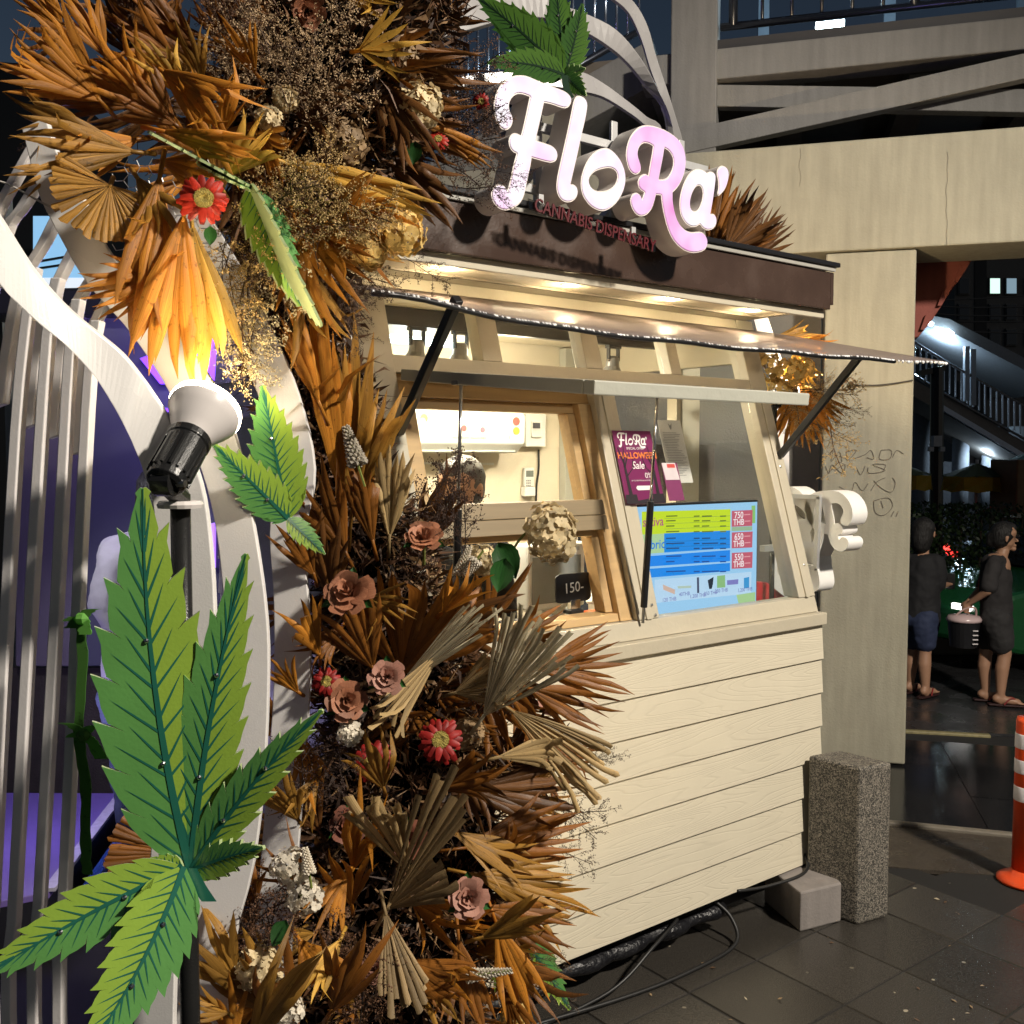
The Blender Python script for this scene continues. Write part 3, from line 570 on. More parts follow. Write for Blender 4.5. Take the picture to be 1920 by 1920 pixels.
def wrapped(b):
    pts = []; rs = []
    for i in range(30):
        x = -2.0+1.42*i/29; pts.append(V((x, .05+.012*math.sin(i*1.3), .095+.004*math.sin(i*.7)))); rs.append(.030+.003*math.sin(i*.9)+random.uniform(-.003, .003))
    b.tube(pts, rs, 14)
b = MB(); wrapped(b); tag(b.build('wrapped_pipe', m_bag, smooth=True), 'glossy black plastic wrapped pipe lying under the kiosk edge', 'pipe')
for nm, pts, r, lb in (('power_cable', [(-1.9, -.02, .03), (-1.3, -.1, .012), (-.95, -.12, .01), (-.66, -.1, .02), (-.6, -.03, .09), (-.64, .05, .16)], .008, 'black power cable looping on the tiles below the siding'),
                       ('power_cable', [(-.55, -.02, .19), (-.4, -.05, .178), (-.2, -.08, .186), (-.1, -.05, .20), (-.06, .02, .25)], .007, 'black cable lying across the grey concrete block'),
                       ('power_cable', [(-1.8, -.05, .01), (-1.35, -.07, .035), (-1.1, -.06, .13), (-.9, .0, .16)], .007, 'black cable hanging against the wrapped pipe')):
    b = MB(); b.tube(catmull(pts, 8), r, 8); tag(b.build(nm, M('black_rubber', (.012, .012, .012), .45), smooth=True), lb, 'cable')
# granite post
m_gran = bpy.data.materials.new('granite'); m_gran.use_nodes = True
n = m_gran.node_tree.nodes; l = m_gran.node_tree.links; pb = n['Principled BSDF']; tc = n.new('ShaderNodeTexCoord'); vo = n.new('ShaderNodeTexVoronoi'); vo.inputs['Scale'].default_value = 230; l.new(tc.outputs['Object'], vo.inputs['Vector'])
cr = n.new('ShaderNodeValToRGB'); cr.color_ramp.elements[0].color = (.03, .029, .026, 1); cr.color_ramp.elements[1].color = (.36, .32, .26, 1); cr.color_ramp.elements[0].position = .3; cr.color_ramp.elements[1].position = .95
l.new(vo.outputs['Color'], cr.inputs[0]); l.new(cr.outputs[0], pb.inputs['Base Color']); pb.inputs['Roughness'].default_value = .55
bp = n.new('ShaderNodeBump'); bp.inputs['Strength'].default_value = .6; bp.inputs['Distance'].default_value = .004; l.new(vo.outputs['Distance'], bp.inputs['Height']); l.new(bp.outputs[0], pb.inputs['Normal'])
a, c = P(1607, 1735, Z=0), P(1666, 1719, Z=0); dr = V((-.1, 1, 0)).normalized()*.25
gb = [a, c, c+dr, a+dr]; b = MB(); b.hexa(gb+[q+V((0, 0, .70)) for q in gb])
tag(b.build('granite_post', m_gran, bevel=.012), 'speckled grey granite post standing at the kiosk corner', 'post')

# ================================================================ LIT SIGN
def zA(l_): return [(900+x/6.858, 130+y/6.858) for x, y in l_]
def zB(l_): return [(1130+x/6.856, 220+y/6.856) for x, y in l_]
GL = {}
GL['F'] = [zA([(540, 72), (620, 85), (720, 130), (850, 185), (1000, 240), (1100, 280), (1160, 330), (1185, 390), (1165, 460), (1120, 500), (1060, 495), (940, 450), (830, 425), (825, 440), (800, 560), (760, 740), (722, 900), (720, 910), (735, 915), (850, 950), (940, 985), (990, 1040), (1005, 1110), (985, 1175), (930, 1200), (860, 1190), (770, 1165), (680, 1140), (670, 1135), (668, 1150), (655, 1240), (620, 1400), (580, 1600), (545, 1690), (480, 1760), (400, 1800), (330, 1815), (250, 1790), (190, 1730), (150, 1650), (148, 1570), (175, 1510), (220, 1475), (270, 1475), (320, 1500), (352, 1548), (355, 1555), (358, 1548), (380, 1480), (410, 1340), (440, 1200), (472, 1090), (475, 1080), (465, 1075), (430, 1060), (390, 1010), (370, 930), (385, 860), (430, 815), (480, 820), (522, 842), (530, 848), (534, 838), (560, 740), (600, 560), (642, 360), (645, 350), (635, 345), (570, 320), (500, 310), (440, 335), (395, 390), (375, 460), (385, 530), (415, 590), (430, 650), (415, 720), (380, 765), (330, 785), (270, 755), (220, 680), (190, 570), (180, 450), (200, 340), (240, 240), (300, 160), (380, 100), (460, 75)])]
GL['l'] = [zA([(1270, 332), (1340, 355), (1380, 410), (1388, 480), (1360, 640), (1310, 850), (1260, 1090), (1210, 1300), (1172, 1465), (1170, 1475), (1180, 1476), (1215, 1478), (1255, 1520), (1265, 1590), (1240, 1660), (1180, 1705), (1110, 1710), (1050, 1680), (1005, 1610), (985, 1520), (995, 1400), (1030, 1230), (1080, 1010), (1130, 790), (1180, 550), (1205, 420), (1230, 355)])]
GL['o'] = [[(1133, 276), (1116, 283), (1101, 301), (1091, 327), (1089, 349), (1094, 369), (1106, 385), (1120, 394), (1134, 396), (1146, 390), (1159, 378), (1169, 360), (1174, 341), (1173, 322), (1166, 303), (1156, 289), (1145, 279)],
           [(1104, 340), (1107, 330), (1116, 321), (1130, 316), (1145, 314), (1155, 319), (1159, 329), (1156, 343), (1147, 353), (1134, 358), (1119, 358), (1109, 352)]]
GL['R'] = [zB([(560, 95), (680, 110), (830, 170), (950, 250), (1030, 350), (1070, 480), (1075, 620), (1045, 760), (980, 890), (912, 958), (905, 965), (905, 975), (905, 1080), (930, 1220), (975, 1350), (1040, 1430), (1120, 1475), (1200, 1470), (1270, 1465), (1320, 1505), (1355, 1580), (1345, 1670), (1300, 1720), (1200, 1745), (1090, 1730), (980, 1660), (890, 1550), (830, 1400), (790, 1240), (765, 1100), (757, 1010), (755, 1000), (745, 999), (700, 996), (690, 995), (688, 1005), (670, 1080), (640, 1170), (590, 1240), (520, 1275), (450, 1260), (390, 1190), (358, 1090), (365, 1020), (400, 970), (450, 965), (490, 1000), (507, 1042), (510, 1050), (513, 1040), (536, 970), (540, 960), (530, 955), (490, 930), (455, 870), (460, 790), (500, 740), (550, 720), (582, 740), (590, 745), (592, 735), (610, 620), (640, 460), (651, 375), (652, 365), (640, 358), (600, 335), (540, 325), (490, 355), (458, 420), (455, 490), (480, 570), (500, 640), (490, 700), (450, 735), (400, 730), (350, 680), (315, 580), (300, 470), (320, 340), (365, 230), (430, 150), (490, 110)]),
           zB([(800, 395), (810, 398), (860, 430), (905, 500), (915, 590), (890, 690), (840, 770), (790, 795), (735, 796), (725, 795), (727, 785), (745, 690), (775, 540), (798, 405)])]
GL['a'] = [zB([(1220, 655), (1300, 675), (1338, 708), (1345, 715), (1352, 708), (1390, 690), (1440, 710), (1460, 770), (1445, 900), (1420, 1080), (1392, 1230), (1390, 1240), (1400, 1239), (1440, 1240), (1470, 1300), (1465, 1380), (1425, 1435), (1360, 1455), (1300, 1430), (1260, 1382), (1255, 1375), (1246, 1380), (1200, 1410), (1130, 1405), (1060, 1350), (1010, 1260), (990, 1140), (1000, 1000), (1040, 860), (1100, 740), (1160, 680)]),
           zB([(1250, 870), (1285, 910), (1295, 1000), (1270, 1110), (1230, 1190), (1180, 1210), (1135, 1180), (1125, 1090), (1150, 980), (1200, 890)])]
GL["'"] = [zB([(1540, 615), (1600, 640), (1628, 720), (1615, 830), (1570, 940), (1505, 1005), (1495, 1008), (1482, 985), (1480, 975), (1495, 900), (1490, 810), (1470, 720), (1480, 660), (1510, 630)])]
SY = -.2
m_let = M('letter_return_metal', (.62, .57, .53), .4, metal=0, var=.12, vs=8)
def led(name, c_white, c_pink, amt, strength):
    """backlit acrylic: pink and white diodes behind it make slow blotches of colour"""
    m = bpy.data.materials.new(name); m.use_nodes = True; n = m.node_tree.nodes; l = m.node_tree.links; b = n['Principled BSDF']
    tc = n.new('ShaderNodeTexCoord'); nz = n.new('ShaderNodeTexNoise'); nz.inputs['Scale'].default_value = 7; nz.inputs['Detail'].default_value = 2; l.new(tc.outputs['Object'], nz.inputs['Vector'])
    r = n.new('ShaderNodeMapRange'); r.inputs['From Min'].default_value = .62-amt; r.inputs['From Max'].default_value = .98-amt; l.new(nz.outputs['Fac'], r.inputs['Value'])
    mx = n.new('ShaderNodeMix'); mx.data_type = 'RGBA'; mx.inputs['A'].default_value = (*c_white, 1); mx.inputs['B'].default_value = (*c_pink, 1); l.new(r.outputs[0], mx.inputs['Factor'])
    l.new(mx.outputs['Result'], b.inputs['Emission Color']); b.inputs['Emission Strength'].default_value = strength; b.inputs['Base Color'].default_value = (.1, .09, .1, 1); b.inputs['Roughness'].default_value = .3
    return m
m_led = led('white_led_face', (1, .92, 1), (1, .52, .90), .20, .98); m_ledp = led('pink_led_face', (.98, .62, .93), (.86, .24, .68), .22, .95)
SG = thing('illuminated_sign', (-1.4, SY, 2.9), 'glowing white and pink channel letter shop sign above the brown fascia', 'sign')
LM = {}
for ch, loops in GL.items():
    W = [[(lambda q: (q.x, q.z))(P(x, y, Y=SY)) for x, y in lp] for lp in loops]
    body = curve_mesh('letter', W, .046); face = curve_mesh('face', W, .002, offset=-.0055); LM[ch] = (body, face)
    fr_ = Matrix(((1, 0, 0, 0), (0, 0, -1, 0), (0, 1, 0, 0), (0, 0, 0, 1)))
    L = put_mesh('letter', body, m_let, SG, Matrix.Translation((0, SY+.0485, 0)) @ fr_)
    put_mesh('letter_face', face, m_ledp if ch == 'R' else m_led, L, Matrix.Translation((0, SY-.0005, 0)) @ fr_)
m_rail = M('sign_frame_steel', (.45, .45, .45), .4, metal=.4)
for zz in (2.93, 3.14): part('rail', m_rail, SG, lambda b: b.box(-1.86, -.86, SY+.115, SY+.135, zz, zz+.03), bevel=.002)
for xx in (-1.7, -1.35, -1.0): part('bracket', m_rail, SG, lambda b: b.box(xx, xx+.03, SY+.136, SY+.15, 2.906, 3.25), bevel=.002)
for xx in (-1.6, -1.15): part('support_leg', m_rail, SG, lambda b: b.bar((xx, SY+.14, 3.15), (xx+.02, .35, 2.91), .025, .025))
# clear plaque with red lettering
PY = -.196
pl = [P(991, 372, Y=PY), P(1230, 455, Y=PY), P(1229, 472, Y=PY), P(993, 392, Y=PY)]
part('plaque', glassy('clear_acrylic_wet', (.62, .6, .58), .12, .08, drops=300), SG, lambda b: b.poly(pl, (0, .005, 0)))
for q in (.1, .82):
    c = pl[0].lerp(pl[1], q); part('hanger', m_rail, SG, lambda b: b.box(c.x-.01, c.x+.01, PY+.006, PY+.016, c.z-.03, c.z+.03))
tw = text_mesh('CANNABIS DISPENSARY', .06, .003, bold=.0006); wdt = max(v.co.x for v in tw.vertices)-min(v.co.x for v in tw.vertices)
a, c = P(1000, 384, Y=PY), P(1227, 464, Y=PY); fr_ = frame((a+c)/2+V((0, -.004, 0)), c-a, V((0, 0, 1))) @ Matrix.Diagonal(((c-a).length/wdt, 1, 1, 1))
put_mesh('plaque_text', tw, M('red_acrylic', (.085, .008, .012), .35), SG, fr_)

# second sign at the kiosk's right end, seen from behind
m_wlet = M('white_letter_box', (.82, .80, .77), .5, var=.08)
S2 = thing('side_sign', (.36, .3, 1.75), 'unlit white block letter sign mounted on the right end of the kiosk', 'sign')
def place2(ch, c_px, hgt, y0):
    me = LM[ch][0].copy(); xs = [v.co.x for v in me.vertices]; ys = [v.co.y for v in me.vertices]; cx, cy = (min(xs)+max(xs))/2, (min(ys)+max(ys))/2; s = hgt/(max(ys)-min(ys))
    me.transform(Matrix.Diagonal((s*1.0, s, 1.35, 1)) @ Matrix.Translation((-cx, -cy, 0)))
    ctr = P(*c_px, X=.40); put_mesh('letter', me, m_wlet, S2, frame(ctr, (0, 1, 0), (0, 0, 1)))
place2('R', (1548, 990), .38, 0); place2('o', (1500, 960), .26, 0); place2('l', (1530, 1040), .36, 0); place2('a', (1508, 1040), .26, 0)
part('backing_frame', glassy('clear_panel', (.85, .85, .85), .1, .05), S2, lambda b: b.poly([P(1478, 925, X=.31), P(1536, 930, X=.31), P(1530, 1062, X=.31), P(1480, 1060, X=.31)], (.006, 0, 0)))
part('rail', m_rail, S2, lambda b: (b.bar(P(1480, 930, X=.30), P(1538, 932, X=.30), .02, .02), b.bar(P(1536, 932, X=.30), P(1530, 1066, X=.30), .02, .02, up=(1, 0, 0)), b.bar(P(1484, 1050, X=.30), P(1530, 1066, X=.30), .02, .02)))
part('arm', m_rail, S2, lambda b: b.bar((XR+.02, .35, 1.6), (.30, .35, 1.6), .03, .03))

# ================================================================ INSIDE THE KIOSK
BY = 1.555
m_plas = M('white_plastic', (.72, .73, .70), .35, var=.04)
ac0, ac1 = P(700, 760, Y=BY-.2), P(985, 850, Y=BY-.2)
A = thing('air_conditioner', ((ac0.x+ac1.x)/2, BY-.1, ac1.z), 'white wall air conditioner with small stickers on the kiosk back wall', 'air conditioner')
part('body', m_plas, A, lambda b: b.poly([(ac0.x, BY, ac1.z+.02), (ac0.x, BY-.13, ac1.z), (ac0.x, BY-.2, ac1.z+.05), (ac0.x, BY-.205, ac0.z-.03), (ac0.x, BY-.16, ac0.z+.01), (ac0.x, BY, ac0.z+.01)], (ac1.x-ac0.x, 0, 0)), bevel=.012)
part('louvre', M('grey_plastic', (.45, .45, .43), .4), A, lambda b: b.bar((ac0.x+.05, BY-.165, ac1.z+.012), (ac1.x-.06, BY-.165, ac1.z+.012), .05, .01))
def onac(px, py): return P(px, py, Y=BY-.207)
put_mesh('brand_text', text_mesh('MITSUBISHI HEAVY INDUSTRIES', .018, .0003), M('dark_print', (.08, .08, .1)), A, frame(onac(873, 821), (1, 0, 0), (0, 0, 1)))
for k, (px, py, c, r) in enumerate(((795, 784, (.5, .6, .12), .022), (792, 790, (.25, .4, .45), .018), (870, 803, (.55, .12, .12), .016), (905, 806, (.6, .15, .2), .014), (968, 790, (.55, .1, .07), .022), (968, 808, (.62, .4, .05), .02))):
    part('sticker', M('sticker_%d' % k, c, .5), A, lambda b: b.lathe(onac(px, py), (0, -1, 0), [(r, 0), (r, .0015+.0004*k)], 14))
part('energy_label', M('paper_white', (.75, .72, .62), .6), A, lambda b: b.box(onac(955, 818).x, onac(981, 818).x, BY-.2085, BY-.206, onac(960, 822).z, onac(960, 816).z))
bx0, bx1 = P(984, 775, Y=BY-.05), P(1022, 838, Y=BY-.05)
T = thing('breaker_box', ((bx0.x+bx1.x)/2, BY-.03, bx1.z), 'cream breaker box on the wall beside the air conditioner', 'breaker box')
part('case', m_plas, T, lambda b: b.box(bx0.x, bx1.x, BY-.06, BY-.001, bx1.z, bx0.z), bevel=.006)
part('cover', m_plas, T, lambda b: b.box(bx0.x+.03, bx1.x-.04, BY-.075, BY-.0605, bx1.z+.05, bx0.z-.04), bevel=.006)
part('switch_row', M('breaker_dark', (.08, .08, .09), .4), T, lambda b: b.box(bx0.x+.035, bx1.x-.06, BY-.081, BY-.0755, bx1.z+.1, bx1.z+.13))
rc0, rc1 = P(982, 877, Y=BY-.02), P(1000, 930, Y=BY-.02)
T = thing('remote_control', ((rc0.x+rc1.x)/2, BY-.01, rc1.z), 'white remote control in a holder on the kiosk back wall', 'remote control')
part('holder', m_plas, T, lambda b: b.box(rc0.x-.005, rc1.x+.005, BY-.035, BY-.001, rc1.z, rc1.z+.05), bevel=.004)
part('handset', m_plas, T, lambda b: b.box(rc0.x, rc1.x, BY-.03, BY-.008, rc1.z+.051, rc0.z), bevel=.006)
part('display', M('lcd_grey', (.18, .2, .18), .2), T, lambda b: b.box(rc0.x+.008, rc1.x-.008, BY-.0325, BY-.0305, rc0.z-.05, rc0.z-.015))
part('buttons', M('button_grey', (.3, .3, .3), .4), T, lambda b: [b.box(rc0.x+.008+.012*i, rc0.x+.016+.012*i, BY-.0325, BY-.0305, rc0.z-.075-.013*j, rc0.z-.067-.013*j) for i in range(3) for j in range(3)])
b = MB(); b.tube(catmull([P(1010, 843, Y=BY-.01), P(1010, 880, Y=BY-.01), P(1006, 910, Y=BY-.01), P(1005, 945, Y=BY-.01)], 5), .006, 6); tag(b.build('power_cable', MATS['black_rubber'], smooth=True), 'black cord running down the wall below the breaker box', 'cable')
b = MB(); b.bar(P(780, 868, Y=BY-.03), P(925, 870, Y=BY-.03), .015, .012); b.bar(P(886, 870, Y=BY-.03), P(886, 888, Y=BY-.03), .006, .006); tag(b.build('wall_shelf', m_plas), 'thin white shelf strip with a hook below the air conditioner', 'shelf')
# door posts and dark window on the interior right
part('inner_post', m_frame, K, lambda b: b.box(P(1270, 800, Y=1.1).x, P(1312, 800, Y=1.1).x, 1.1, 1.16, .19, 2.65), bevel=.004)
part('inner_post', m_frame2, K, lambda b: b.box(P(1060, 850, Y=1.5).x, P(1085, 850, Y=1.5).x, 1.5, 1.555, .19, 2.65), bevel=.004)
part('dark_back_window', M('night_window', (.02, .03, .05), .15), K, lambda b: b.box(P(1086, 850, Y=1.54).x, P(1140, 850, Y=1.54).x, 1.535, 1.555, 1.1, 2.1))
part('speckled_panel', M('speckled_backing', (.12, .10, .09), .7, var=.9, vs=120), K, lambda b: b.box(P(1335, 850, Y=1.4).x, XR-.06, 1.38, 1.40, 1.2, P(1335, 834, Y=1.4).z))
# track lights
ry = .82; ra, rb_ = P(725, 580, Y=ry), P(1232, 648, Y=ry); rz = 2.62
T = thing('track_light', ((ra.x+rb_.x)/2, ry, rz), 'black ceiling light rail with three spot heads behind the transom panes', 'track light')
part('rail', m_black, T, lambda b: b.box(ra.x-.05, rb_.x, ry-.02, ry+.02, rz-.035, rz+.039), bevel=.002)
for px in (782, 864, 1150):
    hx = P(px, 640, Y=ry).x
    part('yoke', m_black, T, lambda b: (b.box(hx-.035, hx-.027, ry-.01, ry+.01, rz-.11, rz-.036), b.box(hx+.027, hx+.035, ry-.01, ry+.01, rz-.11, rz-.036), b.box(hx-.04, hx+.04, ry-.015, ry+.015, rz-.05, rz-.0355)))
    h = part('spot_head', M('grey_spot_head', (.2, .2, .2), .35, metal=.5), T, lambda b: b.lathe((hx, ry, rz-.085), (.0, .12, -1), [(.02, 0), (.03, .01), (.034, .05), (.048, .075), (.05, .10)], 18), smooth=False)
    part('lamp_face', M('spot_lamp_face', (1, .95, .85), emit=60, ecol=(1, .86, .62)), h, lambda b: b.lathe((hx, ry+.0125, rz-.186), (0, .12, -1), [(.044, 0), (.04, .003)], 18))
    light('track_spot_light', 'SPOT', (hx, ry+.013, rz-.195), 58, (1, .87, .66), T, .04, aim=(hx, ry+.25, .9), size=math.radians(160), blend=.7)
light('ceiling_fill', 'POINT', (-1.0, .95, 2.42), 26, (1, .86, .62), T, .15)  # added fill with no fixture, brightens ceiling and transom panes
# cool fluorescent tube over the air conditioner
fx = P(800, 740, Y=BY-.3)
b = MB(); b.tube([(fx.x-.45, BY-.32, 2.58), (fx.x+.15, BY-.32, 2.58)], .014, 10); FLT = thing('fluorescent_lamp', (fx.x, BY-.3, 2.6), 'cool white tube lamp on the kiosk ceiling by the air conditioner', 'lamp')
b.build('tube', M('cool_tube', (.85, 1, 1), emit=8, ecol=(.75, .95, 1)), FLT, smooth=True)
light('fluorescent_light', 'POINT', (fx.x-.1, BY-.36, 2.5), 4, (.80, .95, 1), FLT, .1)
part('batten', m_plas, FLT, lambda b: b.box(fx.x-.5, fx.x+.2, BY-.35, BY-.29, 2.60, 2.659), bevel=.004)
# white monitor back, tablet stand, price cards, red bag, orange box on the counter
mo0, mo1 = P(990, 1022, Y=.75), P(1097, 1115, Y=.75)
T = thing('monitor', ((mo0.x+mo1.x)/2, .8, 1.28), 'white boxy monitor standing on the kiosk counter', 'monitor')
part('case', m_plas, T, lambda b: b.box(mo0.x, mo1.x, .75, .86, mo1.z-.05, mo0.z), bevel=.012)
part('screen', M('grey_screen', (.22, .235, .23), .2), T, lambda b: b.box(mo0.x+.02, mo1.x-.03, .745, .7495, mo1.z-.02, mo0.z-.06), bevel=.004)
part('badge', M('badge_grey', (.4, .4, .4), .3), T, lambda b: b.box(mo1.x-.075, mo1.x-.04, .746, .7495, mo0.z-.04, mo0.z-.022))
part('stand', m_plas, T, lambda b: b.box(mo0.x+.1, mo1.x-.1, .77, .84, 1.19, mo1.z-.051), bevel=.006)
part('counter', MATS['counter_top'], K, lambda b: b.box(-1.9, -.7, .62, .95, 1.15, 1.19))
tb = [P(1098, 1098, Y=.5), P(1120, 1048, Y=.62), P(1143, 1040, Y=.62), P(1138, 1075, Y=.5)]
T = thing('tablet_stand', (tb[0].x, .5, 1.28), 'cream tablet on a hinged stand on the kiosk counter', 'tablet')
part('tablet', m_plas, T, lambda b: b.poly(tb, (0, .02, .005)), bevel=.004)
part('arm', m_plas, T, lambda b: b.bar(P(1125, 1085, Y=.53), P(1105, 1130, Y=.5), .03, .02)); part('base', m_plas, T, lambda b: b.box(tb[0].x-.05, tb[0].x+.1, .42, .6, 1.281, 1.30), bevel=.005)
m_chalk = M('chalkboard', (.01, .01, .012), .4); m_white = M('white_print', (.78, .78, .76), .5)
def card(px0, px1, Yc, s, lb):
    a, c = P(*px0, Y=Yc), P(*px1, Y=Yc)
    T = thing('price_card', ((a.x+c.x)/2, Yc, c.z-.03), lb, 'price card', 'price cards')
    m = (a+c)/2; w_, h_ = (c.x-a.x)/2, (a.z-c.z)/2
    rr = .3; pts = []
    for sx, sz in ((1, 1), (-1, 1), (-1, -1), (1, -1)):
        for k in range(4):
            t = math.radians({(1, 1): 0, (-1, 1): 90, (-1, -1): 180, (1, -1): 270}[(sx, sz)]+30*k); pts.append((m.x+sx*w_*(1-rr)+math.cos(t)*w_*rr, Yc, m.z+sz*h_*(1-rr)+math.sin(t)*h_*rr))
    part('card', m_chalk, T, lambda b: b.poly(pts, (0, .006, 0)))
    put_mesh('chalk_text', text_mesh(s, h_*1.0, .0004), m_white, T, frame(m+V((0, -.002, 0)), (1, 0, .06), (0, 0, 1)))
    part('clip', m_chr, T, lambda b: b.box(m.x-.02, m.x+.03, Yc-.008, Yc+.014, c.z-.028, c.z+.01), bevel=.002)
    part('clip_base', m_black, T, lambda b: b.box(m.x-.03, m.x+.035, Yc-.02, Yc+.03, c.z-.045, c.z-.029), bevel=.002)
card((1042, 1078), (1108, 1125), .2, '150-', 'black chalk price card reading 150 on the kiosk counter')
card((842, 995), (882, 1025), .3, '50.', 'black chalk price card reading 50 behind the dried flowers')
rb = MB(); q = [P(x, y, Y=.5) for x, y in ((1418, 1090), (1440, 1092), (1460, 1108), (1478, 1122), (1478, 1136), (1415, 1140))]; rb.poly(q, (0, .12, 0))
tag(rb.build('red_bag', M('red_plastic', (.5, .03, .04), .35, bump=.4, bs=30), bevel=.01), 'crumpled red plastic bag on the counter beside the menu screen', 'bag')
q0, q1 = P(1112, 1148, Y=.3), P(1150, 1178, Y=.3)
ob = thing('counter_tray', ((q0.x+q1.x)/2, .3, 1.281), 'orange topped tray of lighters on the serving counter', 'tray')
part('tray', M('orange_plastic', (.75, .13, .02), .4), ob, lambda b: b.box(q0.x, q1.x, .27, .36, 1.2812, q0.z), bevel=.004)
for k in range(4): part('lighter', M('lighter_%d' % k, ((.6, .05, .05), (.1, .3, .1), (.7, .5, .1), (.1, .2, .5))[k], .3), ob, lambda b: b.box(q0.x+.012+.02*k, q0.x+.024+.02*k, .28, .29, q0.z+.001, q0.z+.05), bevel=.002)
# menu screen
TY = .2
def T6(x, y, dy=0): return P(1140+x/4.571, 760+y/4.571, Y=TY-dy)
tvx0, tvx1 = P(1185, 950, Y=TY).x, P(1420, 942, Y=TY).x; tvz1, tvz0 = P(1420, 941, Y=TY).z, P(1420, 1132, Y=TY).z
TV = thing('menu_screen', ((tvx0+tvx1)/2, TY, 1.281), 'glowing menu screen with coloured price table behind the kiosk window', 'screen')
part('housing', m_black, TV, lambda b: b.box(tvx0-.012, tvx1+.01, TY+.003, TY+.05, tvz0-.012, tvz1+.01), bevel=.004)
part('foot', m_black, TV, lambda b: b.box(tvx0+.1, tvx1-.1, TY+.01, TY+.1, 1.2805, tvz0-.0125))
def glow(name, col, st=1.0): return M(name, (.02, .02, .02), .2, var=0, emit=st, ecol=lin(col))
SCN = part('display', glow('screen_sky', (.62, .82, .97), 1.0), TV, lambda b: b.box(tvx0, tvx1, TY, TY+.0025, tvz0, tvz1))
lay = [0]
def panel(pts, col, st=1.0, name='screen_panel'):
    lay[0] += 1; e = .0006+.00025*lay[0]
    part(name, glow('px_%02x%02x%02x' % tuple(int(c*255) for c in col), col, st), SCN, lambda b: b.poly([T6(x, y, e) for x, y in pts], (0, .0002, 0)))
def stext(x, y, s, h, col, bold=0):
    lay[0] += 1; c = T6(x, y, .0015+.00025*lay[0]); put_mesh('screen_text', text_mesh(s, h*.0009, .0001, bold=bold), glow('tx_%02x%02x%02x' % tuple(int(c_*255) for c_ in col), col), SCN, frame(c, (1, 0, 0), (0, 0, 1)))
panel([(290, 912), (1050, 890), (1050, 1075), (290, 1110)], (.80, .90, .12)); panel([(300, 1112), (482, 1098), (482, 1262), (300, 1275)], (.70, .84, .62)); panel([(482, 1098), (1046, 1072), (1046, 1225), (482, 1262)], (.05, .55, .93))
panel([(300, 1296), (1046, 1240), (1046, 1335), (300, 1385)], (.02, .54, .96)); panel([(300, 1405), (1046, 1350), (1046, 1420), (300, 1482)], (.03, .55, .95)); panel([(400, 1495), (1230, 1427), (1226, 1612), (400, 1695)], (.74, .87, .98))
panel([(1230, 860), (1262, 858), (1262, 1010), (1236, 1010)], (.55, .78, .45)); panel([(1100, 1625), (1262, 1600), (1262, 1690), (1120, 1700)], (.66, .82, .58)); panel([(1060, 1043), (1236, 1036), (1236, 1072), (1060, 1078)], (.62, .74, .6))
for i, (y, s) in enumerate(((905, '750'), (1090, '650'), (1265, '550'))):
    panel([(1062, y), (1240, y-9), (1236, y+128), (1060, y+136)], (.78, .36, .44)); stext(1122, y+38, s, 46, (1, .96, .97), .0004); stext(1120, y+98, 'THB', 44, (1, .96, .97), .0004)
    for j in range(2): panel([(1168, y+28+56*j), (1220, y+25+56*j), (1220, y+34+56*j), (1168, y+37+56*j)], (.9, .62, .66))
stext(388, 1000, 'sativa', 62, (.72, .35, .5), .0006); stext(392, 1196, 'hybrid', 62, (.1, .5, .9), .0006)
def lines(rows, col):
    for y, a in rows:
        for x0, x1 in ((498, 500+a), (735, 785), (805, 805+a*.9), (960, 1012)):
            panel([(x0, y), (x1, y-(x1-x0)*.035), (x1, y+11-(x1-x0)*.035), (x0, y+11)], col)
lines([(945, 95), (985, 80), (1030, 70), (1078, 110)], (.42, .5, .12)); lines([(1135, 80), (1180, 155), (1222, 110)], (.08, .28, .5)); lines([(1290, 130), (1335, 70)], (.03, .3, .62)); lines([(1420, 165)], (.03, .3, .62))
for y in (960, 1005, 1050, 1160, 1205): panel([(484, y+10), (1046, y-14), (1046, y-12), (484, y+12)], (.1, .35, .35))
for k, (x, y, pts, col) in enumerate(((0, 0, [(470, 1535), (575, 1580), (572, 1620), (475, 1580)], (.84, .72, .66)), (0, 0, [(595, 1550), (715, 1545), (712, 1565), (600, 1570)], (.72, .8, .74)), (0, 0, [(762, 1475), (780, 1474), (782, 1608), (764, 1610)], (.25, .28, .4)), (0, 0, [(855, 1500), (905, 1470), (900, 1530), (890, 1572), (868, 1575)], (.05, .12, .2)), (0, 0, [(935, 1462), (1003, 1455), (1005, 1560), (935, 1565)], (.55, .75, .5)), (0, 0, [(1020, 1500), (1118, 1490), (1115, 1532), (1022, 1540)], (.5, .5, .78)), (0, 0, [(1165, 1480), (1210, 1470), (1210, 1565), (1165, 1570)], (.2, .6, .85)))):
    panel(pts, col)
for x, y, s in ((525, 1665, '120 THB'), (655, 1618, '40THB'), (770, 1632, '1,200 THB'), (880, 1610, '350 THB'), (972, 1588, '250 THB'), (1175, 1580, '1,200 THB')): stext(x, y, s, 26, (.42, .42, .72))
